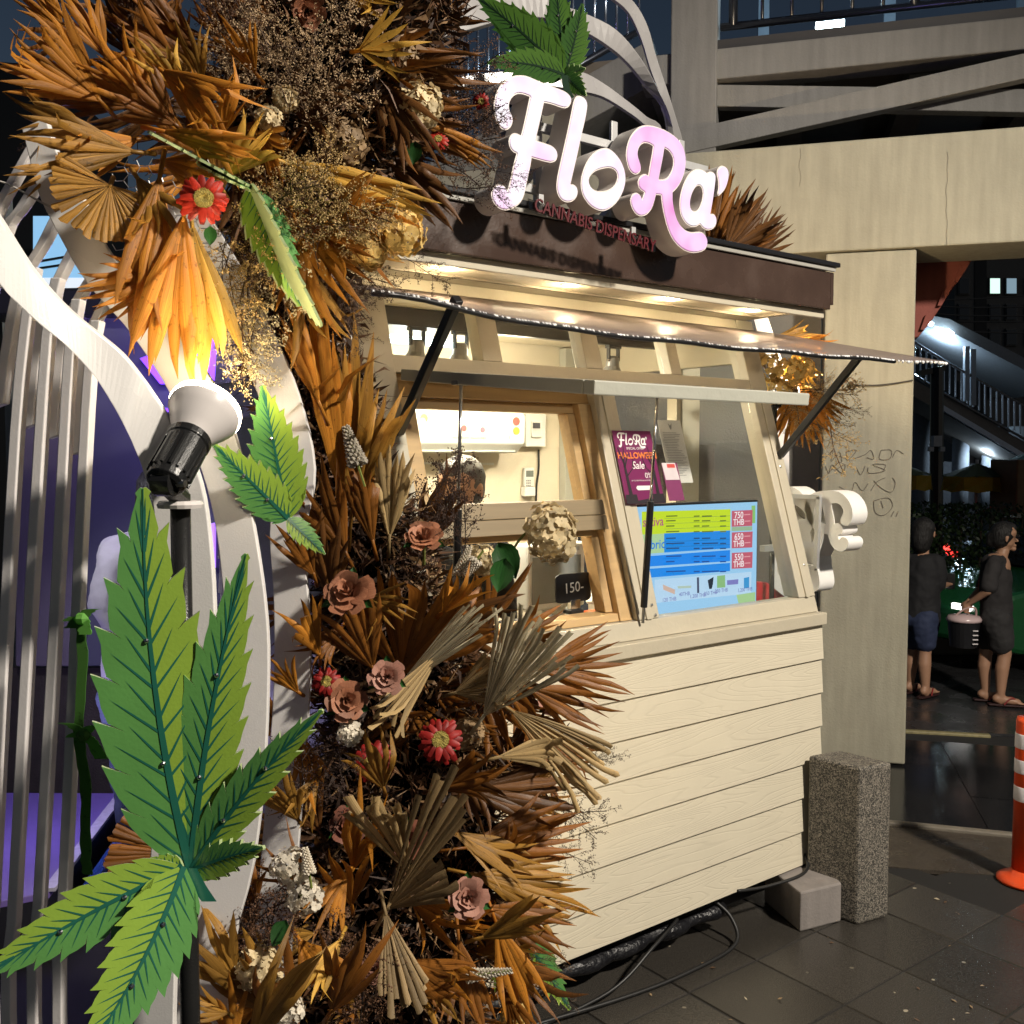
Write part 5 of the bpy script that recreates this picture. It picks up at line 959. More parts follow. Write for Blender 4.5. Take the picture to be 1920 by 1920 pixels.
def fan(base, d0, tip, d1, spread, n, mat, where, split=.5, fold=.3, droop=0., curl=.25, cut=False, tilt=0, wmul=1.0, lenvar=.2, stem=.22, cup=.0, group='dried palm fans'):
    b0, t0 = P(*base, d0), P(*tip, d1); ax = t0-b0; L = ax.length; ax.normalize()
    nm = (CAM-b0); nm = (nm-ax*nm.dot(ax)).normalized(); nm = Quaternion(ax, math.radians(tilt)) @ nm; sd = nm.cross(ax)
    T = thing('palm_fan', b0, ('%s dried palm fan %s' % (CNAME[mat], where)) if not where.startswith(('short', 'long')) else '%s %s dried palm fan %s' % (where.split()[0], CNAME[mat], ' '.join(where.split()[1:])), 'palm leaf', group)
    sp = math.radians(spread); da = sp/n; mt = LF[mat]; NSEG = 7
    for i in range(n):
        a0 = (-.5+(i+.5)/n)*sp; a = a0+rnd.gauss(0, .12)*da; rel = a0/(sp/2) if sp else 0
        Li = L*(1-.16*rel*rel)*rnd.uniform(1-lenvar, 1.04); spl = split*rnd.uniform(.8, 1.15)
        el = rnd.gauss(0, .05); kw = rnd.gauss(0, curl*.35); kn = rnd.gauss(0, curl*1.35); broken = (not cut) and rnd.random() < .22
        twist = rnd.gauss(0, .5)*curl*2; ph1, ph2 = rnd.uniform(0, 6), rnd.uniform(0, 6); wob = L*.022*(0 if cut else 1)*rnd.uniform(.3, 1.3)
        vs, uvs = [], []
        for k in range(NSEG+1):
            s = k/NSEG; s = s**.9; r = Li*(.03+.97*s); post = max(0, s-spl)/(1-spl+1e-6)
            aa = a+kw*post*post*.6; off = el*r+kn*L*.22*post*post+cup*rel*rel*r
            if broken and s > .7: off -= (s-.7)*L*.9*(1 if kn < 0 else -1); r -= (s-.7)*L*.25
            hb = Li*max(spl*math.tan(da/2)*1.06, .037+.006*rel*rel)*wmul; hw = r*math.tan(da/2)*1.06*wmul if cut else min(hb, max(r*math.tan(da/2)*1.06*wmul, hb*min(1, .25+s*1.6)))*(1 if s <= spl else max(.03, 1-post**2.8))*(.9+.2*rnd.random())
            c = b0+ax*(r*math.cos(aa))+sd*(r*math.sin(aa))+nm*off-V((0, 0, 1))*(droop*L*s*s)+(nm*math.sin(5*s+ph1)+sd*.6*math.sin(4*s+ph2))*wob*s
            ra = ax*math.cos(aa)+sd*math.sin(aa); sv = nm.cross(ra); sv = (sv*math.cos(twist*post)+nm*math.sin(twist*post)).normalized(); up = ra.cross(sv)
            rough = hw*.16*rnd.uniform(-1, 1); zg = (.45*hw if (cut and k == NSEG) else 0)
            vs += [c-sv*(hw+rough)-up*(fold*hw)+ra*zg*rnd.uniform(-1, 1), c+up*(fold*hw)+ra*zg*rnd.uniform(.4, 1.6), c+sv*(hw-rough)-up*(fold*hw)+ra*zg*rnd.uniform(-1, 1)]; uvs += [(0, s), (.5, s), (1, s)]
        fs = [(3*k+j, 3*k+j+1, 3*k+j+4, 3*k+j+3) for k in range(NSEG) for j in range(2)]
        link('leaflet', uvmesh('leaflet', [v-b0 for v in vs], fs, uvs, mt), T)
    if stem: part('stem', mt, T, lambda b: b.tube([b0-ax*L*stem+nm*-.02, b0+ax*L*.05], [.005, .004], 6), smooth=True)
    return T
# --- hand placed fans: base, depth, tip, depth, spread, count, colour, where
U = 'in the upper arch'
fan((255, 285), 1.86, (20, 262), 1.70, 46, 11, 'olive', 'spreading over the slim bars', split=.35, curl=.3)
fan((190, 190), 1.92, (10, 30), 1.75, 75, 12, 'amber', 'at the top of the white railing', split=.4, curl=.3, tilt=15)
fan((300, 215), 1.98, (150, 60), 1.85, 60, 12, 'amber', 'behind the railing top fan', split=.45, curl=.35)
fan((330, 235), 1.92, (225, 150), 1.84, 80, 10, 'rust', 'cupped over the wire mesh', split=.7, curl=.2, cup=-.2)
fan((300, 245), 1.86, (500, 285), 1.84, 24, 8, 'amber', 'lying above the red daisy', split=.3, curl=.3, droop=.05)
fan((300, 130), 1.9, (455, 235), 1.82, 40, 9, 'amber', 'with curled tips beside the dry baby breath', split=.4, curl=.7, droop=.1)
fan((207, 347), 1.80, (170, 445), 1.78, 205, 26, 'olive', 'trimmed round against the second white rib', split=.98, fold=.55, cut=True, curl=.04, lenvar=.05)
fan((335, 505), 1.86, (150, 560), 1.72, 42, 12, 'amber', 'reaching left over the second white rib', split=.35, curl=.25)
fan((345, 400), 1.80, (305, 740), 1.76, 34, 8, 'amber', 'hanging straight down onto the glowing bulb', split=.4, curl=.22, wmul=1.1)
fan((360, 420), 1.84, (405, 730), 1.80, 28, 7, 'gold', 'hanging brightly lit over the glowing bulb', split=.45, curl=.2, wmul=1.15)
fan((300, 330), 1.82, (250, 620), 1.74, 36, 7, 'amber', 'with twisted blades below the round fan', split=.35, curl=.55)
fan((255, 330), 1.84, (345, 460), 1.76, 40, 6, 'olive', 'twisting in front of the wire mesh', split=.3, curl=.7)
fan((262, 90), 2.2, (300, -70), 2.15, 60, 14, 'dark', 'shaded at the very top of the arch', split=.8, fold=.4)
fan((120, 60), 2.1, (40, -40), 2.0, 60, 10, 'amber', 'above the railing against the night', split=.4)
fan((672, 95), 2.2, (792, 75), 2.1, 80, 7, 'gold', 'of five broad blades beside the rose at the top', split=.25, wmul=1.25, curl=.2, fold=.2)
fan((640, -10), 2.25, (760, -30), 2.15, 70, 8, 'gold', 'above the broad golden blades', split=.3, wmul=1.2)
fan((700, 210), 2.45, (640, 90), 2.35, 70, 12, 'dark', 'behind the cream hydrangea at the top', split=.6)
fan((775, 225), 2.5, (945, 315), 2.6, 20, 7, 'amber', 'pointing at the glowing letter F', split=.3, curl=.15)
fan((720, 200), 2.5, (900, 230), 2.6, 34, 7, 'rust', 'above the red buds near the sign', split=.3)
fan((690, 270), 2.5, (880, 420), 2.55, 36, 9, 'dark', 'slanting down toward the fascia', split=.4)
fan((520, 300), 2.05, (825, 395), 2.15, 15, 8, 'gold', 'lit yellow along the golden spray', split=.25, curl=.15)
fan((600, 330), 2.15, (800, 470), 2.2, 26, 7, 'amber', 'under the lower golden hydrangea', split=.3)
fan((560, 60), 2.3, (430, -40), 2.2, 70, 10, 'rust', 'behind the dry spray at the top', split=.45)
fan((800, 60), 2.6, (900, -30), 2.5, 60, 9, 'dark', 'in the dark sprays above the sign', split=.4)
fan((120, 320), 1.9, (10, 330), 1.82, 40, 6, 'olive', 'with dark tips low on the bar railing', split=.3, droop=.12)
# middle
fan((640, 930), 2.35, (612, 540), 2.2, 22, 10, 'amber', 'standing tall and narrow beside the kiosk jamb', split=.25, curl=.12, tilt=25)
fan((660, 960), 2.4, (665, 590), 2.3, 22, 9, 'olive', 'standing tall behind the amber one', split=.3, curl=.1, tilt=20)
fan((600, 760), 2.2, (520, 560), 2.1, 24, 6, 'amber', 'arching left above the small green cutout', split=.2, curl=.3)
fan((650, 1040), 2.3, (560, 850), 2.2, 50, 8, 'rust', 'curling left over the third white rib', split=.35, curl=.5)
fan((670, 930), 2.4, (748, 725), 2.3, 30, 7, 'olive', 'pointing up at the black awning strut', split=.4)
fan((730, 1010), 2.4, (740, 830), 2.35, 36, 11, 'straw', 'with ragged brown tips below the awning strut', split=.6, curl=.15, fold=.4)
fan((700, 1020), 2.38, (660, 850), 2.3, 34, 8, 'rust', 'beside the cream flower spike', split=.5)
fan((620, 1120), 2.3, (600, 960), 2.2, 60, 9, 'dark', 'shaded behind the left roses', split=.4)
fan((752, 1265), 2.42, (790, 1030), 2.28, 112, 15, 'rust', 'widest of all, opening below the serving window', split=.62, fold=.28, curl=.16, tilt=-10)
fan((700, 1255), 2.35, (630, 1110), 2.2, 60, 8, 'rust', 'opening around the left rose', split=.5)
fan((735, 1300), 2.32, (925, 1130), 2.22, 17, 16, 'pale', 'folded narrow in front of the rust one', split=.85, fold=.5, curl=.1, cut=True)
fan((905, 1345), 2.42, (1035, 1160), 2.30, 52, 24, 'pale', 'finely pleated beside the serving window', split=.8, fold=.55, curl=.12, cut=True)
fan((1010, 1255), 2.65, (1190, 1235), 2.75, 62, 10, 'rust', 'reaching over the top siding board', split=.2, curl=.25)
fan((990, 1290), 2.62, (1160, 1350), 2.7, 50, 8, 'rust', 'bending down over the siding', split=.2, curl=.35, droop=.08)
fan((955, 1330), 2.42, (1150, 1460), 2.45, 40, 14, 'straw', 'folding over like a curtain on the siding', split=.75, fold=.5, curl=.15, droop=.08, cut=True)
fan((850, 1300), 2.45, (965, 1265), 2.4, 70, 12, 'grey', 'shaded beside the pleated pale one', split=.8, fold=.4, cut=True)
fan((830, 1215), 2.3, (700, 1375), 2.2, 24, 9, 'straw', 'curling left over the middle roses', split=.7, curl=.3, cut=True)
fan((560, 1370), 2.3, (600, 1530), 2.2, 40, 6, 'amber', 'twisting below the right cutout leaflet', split=.25, curl=.6)
fan((720, 1480), 2.3, (690, 1370), 2.2, 60, 6, 'olive', 'with broken stubs under the roses', split=.5, curl=.4)
fan((880, 1480), 2.6, (1100, 1500), 2.65, 50, 10, 'dark', 'in the shade right of the red daisy', split=.4)
# lower
fan((725, 1705), 2.2, (868, 1445), 2.1, 24, 9, 'grey', 'standing in the lower middle with scalloped end', split=.97, fold=.3, cut=True, curl=.05)
fan((725, 1705), 2.2, (845, 1640), 2.12, 34, 6, 'grey', 'between its upright and hanging neighbours', split=.97, fold=.3, cut=True, curl=.05)
fan((722, 1708), 2.18, (768, 1905), 2.08, 40, 10, 'grey', 'hanging open below the pink rose', split=.95, fold=.3, cut=True, curl=.05)
fan((870, 1590), 2.5, (1110, 1560), 2.6, 44, 12, 'rust', 'dark and bristling against the siding', split=.3)
fan((890, 1640), 2.45, (1090, 1680), 2.55, 44, 10, 'olive', 'reaching out beside the low pink rose', split=.3, curl=.25)
fan((900, 1700), 2.4, (1080, 1760), 2.5, 36, 7, 'rust', 'below the low pink rose', split=.25, curl=.3)
fan((930, 1730), 2.4, (1000, 1930), 2.4, 40, 9, 'amber', 'hanging down at the bottom, lit from below', split=.3, curl=.3)
fan((860, 1760), 2.35, (880, 1960), 2.3, 50, 9, 'rust', 'hanging at the bottom of the arch', split=.3, curl=.3)
fan((450, 1850), 2.0, (345, 1720), 1.92, 60, 6, 'olive', 'of broad blades beside the drooping cutout leaf', split=.2, wmul=1.4, fold=.2)
fan((470, 1960), 1.95, (575, 1755), 1.85, 30, 5, 'olive', 'of long pointed blades at the bottom', split=.2, wmul=1.3, fold=.25)
fan((440, 1960), 2.0, (380, 1840), 1.9, 60, 6, 'amber', 'low beside the foot of the broad rib', split=.25, wmul=1.2)
fan((650, 1640), 2.25, (575, 1760), 2.1, 50, 7, 'amber', 'slanting down left of the grey fan', split=.2, curl=.3, wmul=1.1)
fan((660, 1700), 2.3, (640, 1560), 2.15, 50, 6, 'amber', 'with two bright upright blades by the grey fan', split=.2, curl=.3)
fan((600, 1560), 2.4, (530, 1440), 2.3, 60, 8, 'dark', 'behind the right cutout leaflet', split=.3)
fan((335, 1600), 2.05, (200, 1590), 2.0, 100, 18, 'rust', 'trimmed round behind the foot of the broad rib', split=.98, fold=.5, cut=True, curl=.03, lenvar=.05)
# behind the roof and at the right end
fan((1335, 440), 4.7, (1330, 300), 4.7, 60, 14, 'rust', 'rising behind the letter a', split=.3)
fan((1360, 470), 4.5, (1450, 365), 4.45, 70, 16, 'dark', 'behind the roof gutter', split=.3)
fan((1350, 480), 4.55, (1470, 470), 4.5, 50, 10, 'rust', 'low on the roof edge', split=.3)
fan((1330, 480), 4.6, (1395, 320), 4.55, 60, 14, 'rust', 'rising tallest behind the roof gutter', split=.3)
fan((1400, 490), 4.6, (1485, 400), 4.55, 60, 12, 'dark', 'leaning right over the roof corner', split=.3)
fan((1440, 640), 5.0, (1545, 625), 5.0, 40, 8, 'olive', 'over the awning tip', split=.3)
fan((1500, 640), 5.0, (1570, 650), 4.95, 60, 7, 'amber', 'with curled tips above the awning strut', split=.25, curl=.6)
fan((1490, 660), 5.0, (1505, 740), 4.9, 70, 12, 'gold', 'lit behind the awning strut', split=.6, fold=.45)
fan((1500, 720), 5.0, (1525, 850), 4.9, 96, 18, 'amber', 'opening downward at the right end of the kiosk', split=.4, curl=.12)
fan((1420, 650), 4.9, (1445, 700), 4.85, 40, 6, 'straw', 'beside the right jamb', split=.4)

# ---------------------------------------------------------------- flower parts shared by all heads
def petal_grid(fn, nu=4, nv=4):
    vs = [fn(-1+2*i/nu, j/nv) for j in range(nv+1) for i in range(nu+1)]; fs = [(j*(nu+1)+i, j*(nu+1)+i+1, (j+1)*(nu+1)+i+1, (j+1)*(nu+1)+i) for j in range(nv) for i in range(nu)]
    uvs = [((i/nu), j/nv) for j in range(nv+1) for i in range(nu+1)]; return vs, fs, uvs
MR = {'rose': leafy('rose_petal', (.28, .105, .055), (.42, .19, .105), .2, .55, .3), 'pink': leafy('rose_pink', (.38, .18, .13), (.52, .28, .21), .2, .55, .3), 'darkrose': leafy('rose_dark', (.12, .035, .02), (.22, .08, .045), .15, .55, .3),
      'cream': leafy('hydrangea_cream', (.62, .48, .26), (.78, .66, .42), .25, .6, .2), 'goldh': leafy('hydrangea_gold', (.66, .44, .12), (.8, .6, .25), .25, .6, .2), 'white': leafy('hydrangea_white', (.62, .55, .44), (.78, .72, .6), .2, .6, .2), 'dull': leafy('hydrangea_dull', (.26, .16, .08), (.40, .28, .15), .2, .6, .2),
      'red': leafy('daisy_red', (.30, .012, .007), (.48, .035, .014), .2, .5, .3), 'crimson': leafy('daisy_crimson', (.20, .008, .008), (.34, .02, .015), .2, .5, .3), 'leaf': leafy('dark_green_leaf', (.012, .055, .012), (.03, .12, .022), .15, .4, .5)}
m_seed = M('seed_centre', (.36, .28, .06), .8, var=.5, vs=200, bump=1, bs=300); m_stemg = M('green_stem', (.16, .19, .04), .5)
RINGS = [(3, .16, .16, .95, 1.0, -.06), (4, .34, .24, .85, .95, .06), (5, .55, .34, .72, .85, .16), (6, .80, .46, .60, .72, .26), (6, 1.0, .60, .46, .50, .36)]
def rose_rings(kind):
    out = []
    for (n_, rad, rb, hgt, ha, roll) in RINGS:
        def f(u, v):
            w_ = math.sin(math.pi*(.12+.76*v))**.6; th = u*ha*w_*1.15; r = rb*.35+(rad-rb*.35)*v**1.3+roll*max(0, v-.7)**1.5+.03*math.sin(u*3.3+rad*9); z = hgt*v**.75-.35*roll*max(0, v-.75)-.05*u*u
            return V((r*math.cos(th), r*math.sin(th), z))
        out.append((n_, uvmesh('petal', *petal_grid(f), MR[kind])))
    return out
ROSE = {k: rose_rings(k) for k in ('rose', 'pink', 'darkrose')}
def head_frame(pos, d): return V(d).normalized().to_track_quat('Z', 'Y')
def toward(px, py, dep, up=.3, side=0): return ((CAM-P(px, py, dep)).normalized()+UPV*up+RT*side)
def rose(px, py, dep, rpx, kind, label, up=.2, side=0):
    pos = P(px, py, dep); R_ = rpx/F_PX*dep; T = thing('rose', pos, label, 'rose', 'dried roses'); T.rotation_mode = 'QUATERNION'; T.rotation_quaternion = head_frame(pos, toward(px, py, dep, up, side))
    for ri, (n_, me) in enumerate(ROSE[kind]):
        for k in range(n_):
            o = link('petal', me, T); s = R_*rnd.uniform(.92, 1.08); o.scale = (s, s, s*.85); o.rotation_euler = (rnd.gauss(0, .05), rnd.gauss(0, .05), 2*math.pi*(k+.5*(ri % 2))/n_+rnd.gauss(0, .12)); o.location = (0, 0, -.45*R_)
    b = MB(); b.tube([(0, 0, -.5*R_), (0, 0, -2.4*R_)], .004, 6); b.build('stem', m_stemg, T, local=True)
    for k in range(3):
        o = link('sepal_leaf', LEAFM, T); o.scale = (R_*.9,)*3; o.rotation_euler = (.3, 0, 2.1*k); o.location = (0, 0, -.5*R_)
LEAFM = uvmesh('leaf', *petal_grid(lambda u, v: V((u*.34*math.sin(math.pi*min(1, v**.8))**.8, .15+1.25*v, .12*abs(u)-.22*v*v)), 4, 5), MR['leaf'])
def floret(kind):
    vs, fs, uvs = [], [], []
    for k in range(4):
        a = math.pi/2*k; ca, sa = math.cos(a), math.sin(a)
        v_, f_, u_ = petal_grid(lambda u, v: V((.08+.92*v, u*.55*math.sin(math.pi*(.1+.72*v))**.7, .10+.22*v*v-.16*u*u*v)), 2, 3); o = len(vs)
        vs += [V((p.x*ca-p.y*sa, p.x*sa+p.y*ca, p.z)) for p in v_]; fs += [tuple(i+o for i in q) for q in f_]; uvs += u_
    return uvmesh('floret', vs, fs, uvs, MR[kind])
FLO = {k: floret(k) for k in ('cream', 'goldh', 'white', 'dull')}
def hydrangea(px, py, dep, rpx, kind, label, up=.3, side=0, n=58, tall=1.0, leaf=False, stem=None):
    pos = P(px, py, dep); R_ = rpx/F_PX*dep; T = thing('hydrangea', pos, label, 'hydrangea', 'dried hydrangeas'); T.rotation_mode = 'QUATERNION'; q = head_frame(pos, toward(px, py, dep, up, side)); T.rotation_quaternion = q
    for k in range(n):
        z = 1-1.45*(k+.5)/n; a = 2.39996*k; r = math.sqrt(max(0, 1-z*z)); dv_ = V((r*math.cos(a), r*math.sin(a)*tall, z)); o = link('floret', FLO[kind], T); s = R_*rnd.uniform(.22, .33); o.scale = (s, s, s)
        o.location = V((dv_.x, dv_.y, dv_.z*.8))*R_*rnd.uniform(.78, 1.0); o.rotation_mode = 'QUATERNION'; o.rotation_quaternion = (dv_+V((rnd.gauss(0, .25), rnd.gauss(0, .25), rnd.gauss(0, .25)))).to_track_quat('Z', 'Y') @ Quaternion((0, 0, 1), rnd.uniform(0, 6))
    b = MB()
    for k in range(7):
        a = 2*math.pi*k/7; b.tube([(0, 0, -R_*.7), (R_*.35*math.cos(a), R_*.35*math.sin(a), R_*.1)], .0022, 5)
    if stem:
        inv = q.inverted(); b.tube(catmull([inv @ (P(*s_)-pos) for s_ in stem]+[V((0, 0, -R_*.7))], 4), .0035, 6)
    else: b.tube([(0, 0, -R_*.7), (0, 0, -R_*2)], .0035, 6)
    b.build('stem', m_stemg, T, local=True)
    return T
def daisy_pet(kind): return uvmesh('petal', *petal_grid(lambda u, v: V((.22+.78*v, u*.17*math.sin(math.pi*(.15+.72*v))**.8, .05+.16*v-.30*v*v-.06*u*u+.05*math.sin(5*v))), 2, 4), MR[kind])
DP = {k: daisy_pet(k) for k in ('red', 'crimson')}
def daisy(px, py, dep, rpx, kind, label, up=.1, side=0):
    pos = P(px, py, dep); R_ = rpx/F_PX*dep; T = thing('daisy', pos, label, 'daisy', 'red daisies'); T.rotation_mode = 'QUATERNION'; T.rotation_quaternion = head_frame(pos, toward(px, py, dep, up, side))
    for ring, (n_, sc_, tl) in enumerate(((15, 1.0, .05), (13, .86, -.22))):
        for k in range(n_):
            o = link('petal', DP[kind], T); s = R_*sc_*rnd.uniform(.9, 1.08); o.scale = (s, s, s); o.rotation_euler = (rnd.gauss(0, .12), tl+rnd.gauss(0, .1), 2*math.pi*(k+.5*ring)/n_+rnd.gauss(0, .05)); o.location = (0, 0, .02*R_*ring)
    b = MB(); b.lathe((0, 0, 0), (0, 0, 1), [(.34*R_, -.02*R_), (.40*R_, .10*R_), (.36*R_, .24*R_), (.18*R_, .28*R_), (.08*R_, .22*R_), (0, .20*R_)], 18)
    for k in range(90):
        a = 2.39996*k; r = .39*R_*math.sqrt((k+8)/98); b.lathe((r*math.cos(a), r*math.sin(a), .22*R_), (math.cos(a)*.3, math.sin(a)*.3, 1), [(.014*R_, 0), (.017*R_, .03*R_), (.004*R_, .06*R_)], 5)
    b.build('seed_head', m_seed, T, local=True); b = MB(); b.tube([(0, 0, -.02*R_), (0, 0, -1.4*R_)], .004, 6); b.build('stem', m_stemg, T, local=True)
    for k in range(2): o = link('leaf', LEAFM, T); o.scale = (R_*.6,)*3; o.rotation_euler = (-.2, 0, 3.1+k*1.1); o.location = (0, 0, -.25*R_)
rose(578, 22, 2.1, 32, 'rose', 'dusty orange rose at the very top of the arch', up=-.2, side=.1)
rose(795, 1003, 2.3, 36, 'rose', 'dusty orange rose facing up below the serving window', up=.9); rose(652, 1108, 2.2, 46, 'rose', 'largest dusty orange rose beside the third white rib', up=.5, side=-.3)
rose(726, 1268, 2.18, 33, 'pink', 'round pink rose above the curled straw fan', up=.1); rose(652, 1312, 2.18, 38, 'rose', 'dusty rose beside the small crimson daisy', up=.1, side=.2)
rose(880, 1682, 2.25, 38, 'pink', 'pale pink rose right of the grey palm fan', up=.0, side=.1); rose(700, 1815, 2.25, 28, 'pink', 'pink rose half hidden left of the hanging grey fan', side=-.5)
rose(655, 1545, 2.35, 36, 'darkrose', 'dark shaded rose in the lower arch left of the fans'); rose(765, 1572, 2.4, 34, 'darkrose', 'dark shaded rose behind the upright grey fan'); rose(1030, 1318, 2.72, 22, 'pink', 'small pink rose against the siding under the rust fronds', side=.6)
daisy(382, 372, 1.78, 48, 'red', 'bright red daisy with yellow centre beside the edge on cutout leaf'); daisy(826, 1388, 2.3, 44, 'crimson', 'red daisy with green centre above the grey palm fan'); daisy(612, 1278, 2.25, 28, 'crimson', 'small crimson daisy beside the dusty rose')
daisy(700, 1428, 2.35, 40, 'crimson', 'shaded crimson daisy under the cream carnation'); daisy(822, 262, 2.45, 20, 'red', 'small red daisy below the cream hydrangea at the top', up=.6); daisy(902, 190, 2.6, 16, 'crimson', 'tiny crimson daisy beside the glowing letter F')
hydrangea(787, 200, 2.35, 44, 'cream', 'cream hydrangea at the top between gold blades and red buds', up=.3, side=-.2); hydrangea(752, 436, 2.2, 46, 'goldh', 'golden hydrangea lit at the lower edge of the upper arch', n=62); hydrangea(690, 470, 2.2, 36, 'goldh', 'golden hydrangea next to the kiosk soffit')
hydrangea(535, 185, 2.15, 24, 'cream', 'small cream hydrangea among the dry sprays at the top'); hydrangea(503, 222, 2.1, 24, 'cream', 'small cream hydrangea below the other in the dry sprays'); hydrangea(645, 270, 2.3, 46, 'dull', 'faded brown hydrangea in the upper arch'); hydrangea(752, 112, 2.35, 36, 'dull', 'faded brown hydrangea behind the golden blades')
hydrangea(1034, 1000, 2.35, 48, 'cream', 'cream hydrangea leaning in front of the serving window', tall=1.25, side=.35, up=.2, n=70, stem=[(945, 1060, 2.35), (985, 1000, 2.36)]); hydrangea(905, 1050, 2.35, 30, 'cream', 'cream hydrangea beside the dark green leaves'); hydrangea(545, 1625, 2.05, 36, 'white', 'white hydrangea left of the dark roses', n=44); hydrangea(570, 1680, 2.05, 34, 'white', 'white hydrangea hanging lowest left of the dark roses', n=44)
hydrangea(485, 1815, 2.0, 44, 'cream', 'cream hydrangea behind the long pointed blades'); hydrangea(655, 1375, 2.2, 24, 'white', 'small white carnation shaped hydrangea under the roses'); hydrangea(540, 1895, 2.0, 30, 'white', 'white hydrangea at the very bottom of the arch'); hydrangea(880, 1375, 2.5, 30, 'dull', 'faded hydrangea right of the red daisy'); hydrangea(965, 1905, 2.45, 26, 'goldh', 'orange lit hydrangea at the bottom by the siding')
for px, py, rp, lb in ((1440, 690, 26, 'left one'), (1478, 700, 30, 'middle one'), (1455, 735, 26, 'lowest one'), (1508, 690, 20, 'right one')): hydrangea(px, py, 4.85, rp, 'goldh', 'glowing yellow hydrangea at the right end of the kiosk, %s of four' % lb, n=34)
hydrangea(1592, 722, 4.9, 14, 'dull', 'faded hydrangea beyond the right awning strut', n=18)
def bare_leaf(px, py, dep, spx, ang, label):
    pos = P(px, py, dep); T = link('leaf', LEAFM); T.location = pos; s = spx/F_PX*dep; T.scale = (s*1.3, s, s); T.rotation_mode = 'QUATERNION'; T.rotation_quaternion = head_frame(pos, toward(px, py, dep, .2)) @ Quaternion((0, 0, 1), ang); return tag(T, label, 'leaf', 'green leaves')
bare_leaf(930, 1010, 2.3, 60, 3.6, 'dark green ribbed leaf in front of the window crossbar'); bare_leaf(950, 1040, 2.28, 52, 2.9, 'dark green leaf hanging under the leaning cream hydrangea'); bare_leaf(540, 1720, 2.0, 40, 2.6, 'narrow green leaf under the white hydrangeas'); bare_leaf(395, 420, 1.8, 28, 3.1, 'green leaf just below the bright red daisy'); bare_leaf(1440, 770, 4.8, 24, .6, 'green leaf under the yellow lit hydrangeas'); bare_leaf(780, 260, 2.4, 34, 3.0, 'green leaf below the top cream hydrangea')

# ---------------------------------------------------------------- dry sprays (twigs with tiny buds) and flower spikes
def spray_mesh(seed, mat, mtw, nb=15, bud=.012, dense=1.0):
    r = random.Random(seed); b = MB()
    def tw(p, q, w_):
        t = (q-p).normalized(); s1 = t.orthogonal().normalized()*w_; s2 = t.cross(s1); b.add([p+s1, p-s1*.5+s2*.87, p-s1*.5-s2*.87, q], [(0, 1, 3), (1, 2, 3), (2, 0, 3)], 1)
    def budf(p, d, s):
        u = d.orthogonal().normalized(); w_ = d.cross(u); a = r.uniform(0, 6); x = u*math.cos(a)+w_*math.sin(a); y = d.cross(x); b.add([p-d*s*.3, p+x*s*.55, p-x*s*.3+y*s*.5, p-x*s*.3-y*s*.5, p+d*s*1.3], [(0, 2, 1), (0, 3, 2), (0, 1, 3), (4, 1, 2), (4, 2, 3), (4, 3, 1)], 0)
    main = [V((0, 0, 0)), V((.01, .02, .35)), V((-.02, .01, .7)), V((.01, 0, 1))]; main = catmull(main, 4)
    b.tube(main, .006, 4, mi=1)
    for k in range(nb):
        t = .2+.8*k/nb; p = main[min(len(main)-1, int(t*(len(main)-1)))]; a = 2.4*k+r.uniform(-.4, .4); ln = (.46-.22*t)*r.uniform(.7, 1.2); dv_ = V((math.cos(a), math.sin(a), .75)).normalized(); q = p+dv_*ln; tw(p, q, .004)
        for j in range(int(6*dense)):
            s = .3+.7*j/(6*dense); c = p.lerp(q, s); d2 = (dv_+V((r.gauss(0, .7), r.gauss(0, .7), r.gauss(0, .5)))).normalized(); e = c+d2*ln*.3*r.uniform(.5, 1.1); tw(c, e, .0022)
            for i in range(5): pp = c.lerp(e, .35+.16*i)+V((r.gauss(0, .012), r.gauss(0, .012), r.gauss(0, .012))); budf(pp, (d2+V((r.gauss(0, .5), r.gauss(0, .5), r.gauss(0, .5)))).normalized(), bud*r.uniform(.7, 1.4))
    me = b.mesh('spray'); me.materials.append(mat); me.materials.append(mtw); return me
m_tw = M('twig', (.085, .045, .02), .7); m_twd = M('twig_dark', (.03, .014, .008), .7)
SPC = {'beige': M('bud_beige', (.42, .29, .16), .7, var=.4, vs=30), 'gold': M('bud_gold', (.46, .31, .12), .7, var=.35, vs=30), 'pale': M('bud_pale', (.56, .46, .25), .7, var=.3, vs=30), 'brown': M('bud_brown', (.12, .055, .025), .7, var=.5, vs=30), 'dark': M('bud_dark', (.04, .018, .01), .7, var=.5, vs=30)}
SPN = {'beige': 'beige', 'gold': 'golden', 'pale': 'pale straw', 'brown': 'brown', 'dark': 'dark brown'}
SPM = {c: [spray_mesh(31*i+7*k, m, m_twd if c in ('dark', 'brown') else m_tw) for k in range(3)] for i, (c, m) in enumerate(SPC.items())}
def spray(base, d0, tip, d1, col, where, fat=1.0):
    a, c = P(*base, d0), P(*tip, d1); ax = c-a; L = ax.length; T = link('dry_spray', SPM[col][rnd.randrange(3)]); T.location = a; T.rotation_mode = 'QUATERNION'; T.rotation_quaternion = ax.to_track_quat('Z', 'Y') @ Quaternion((0, 0, 1), rnd.uniform(0, 6)); T.scale = (L*fat, L*fat, L)
    return tag(T, '%s %s dry flower spray beside %s' % (way(tip[0]-base[0], tip[1]-base[1]), SPN[col], near((base[0]+tip[0])/2, (base[1]+tip[1])/2)), 'dried flowers', 'dry flower sprays')
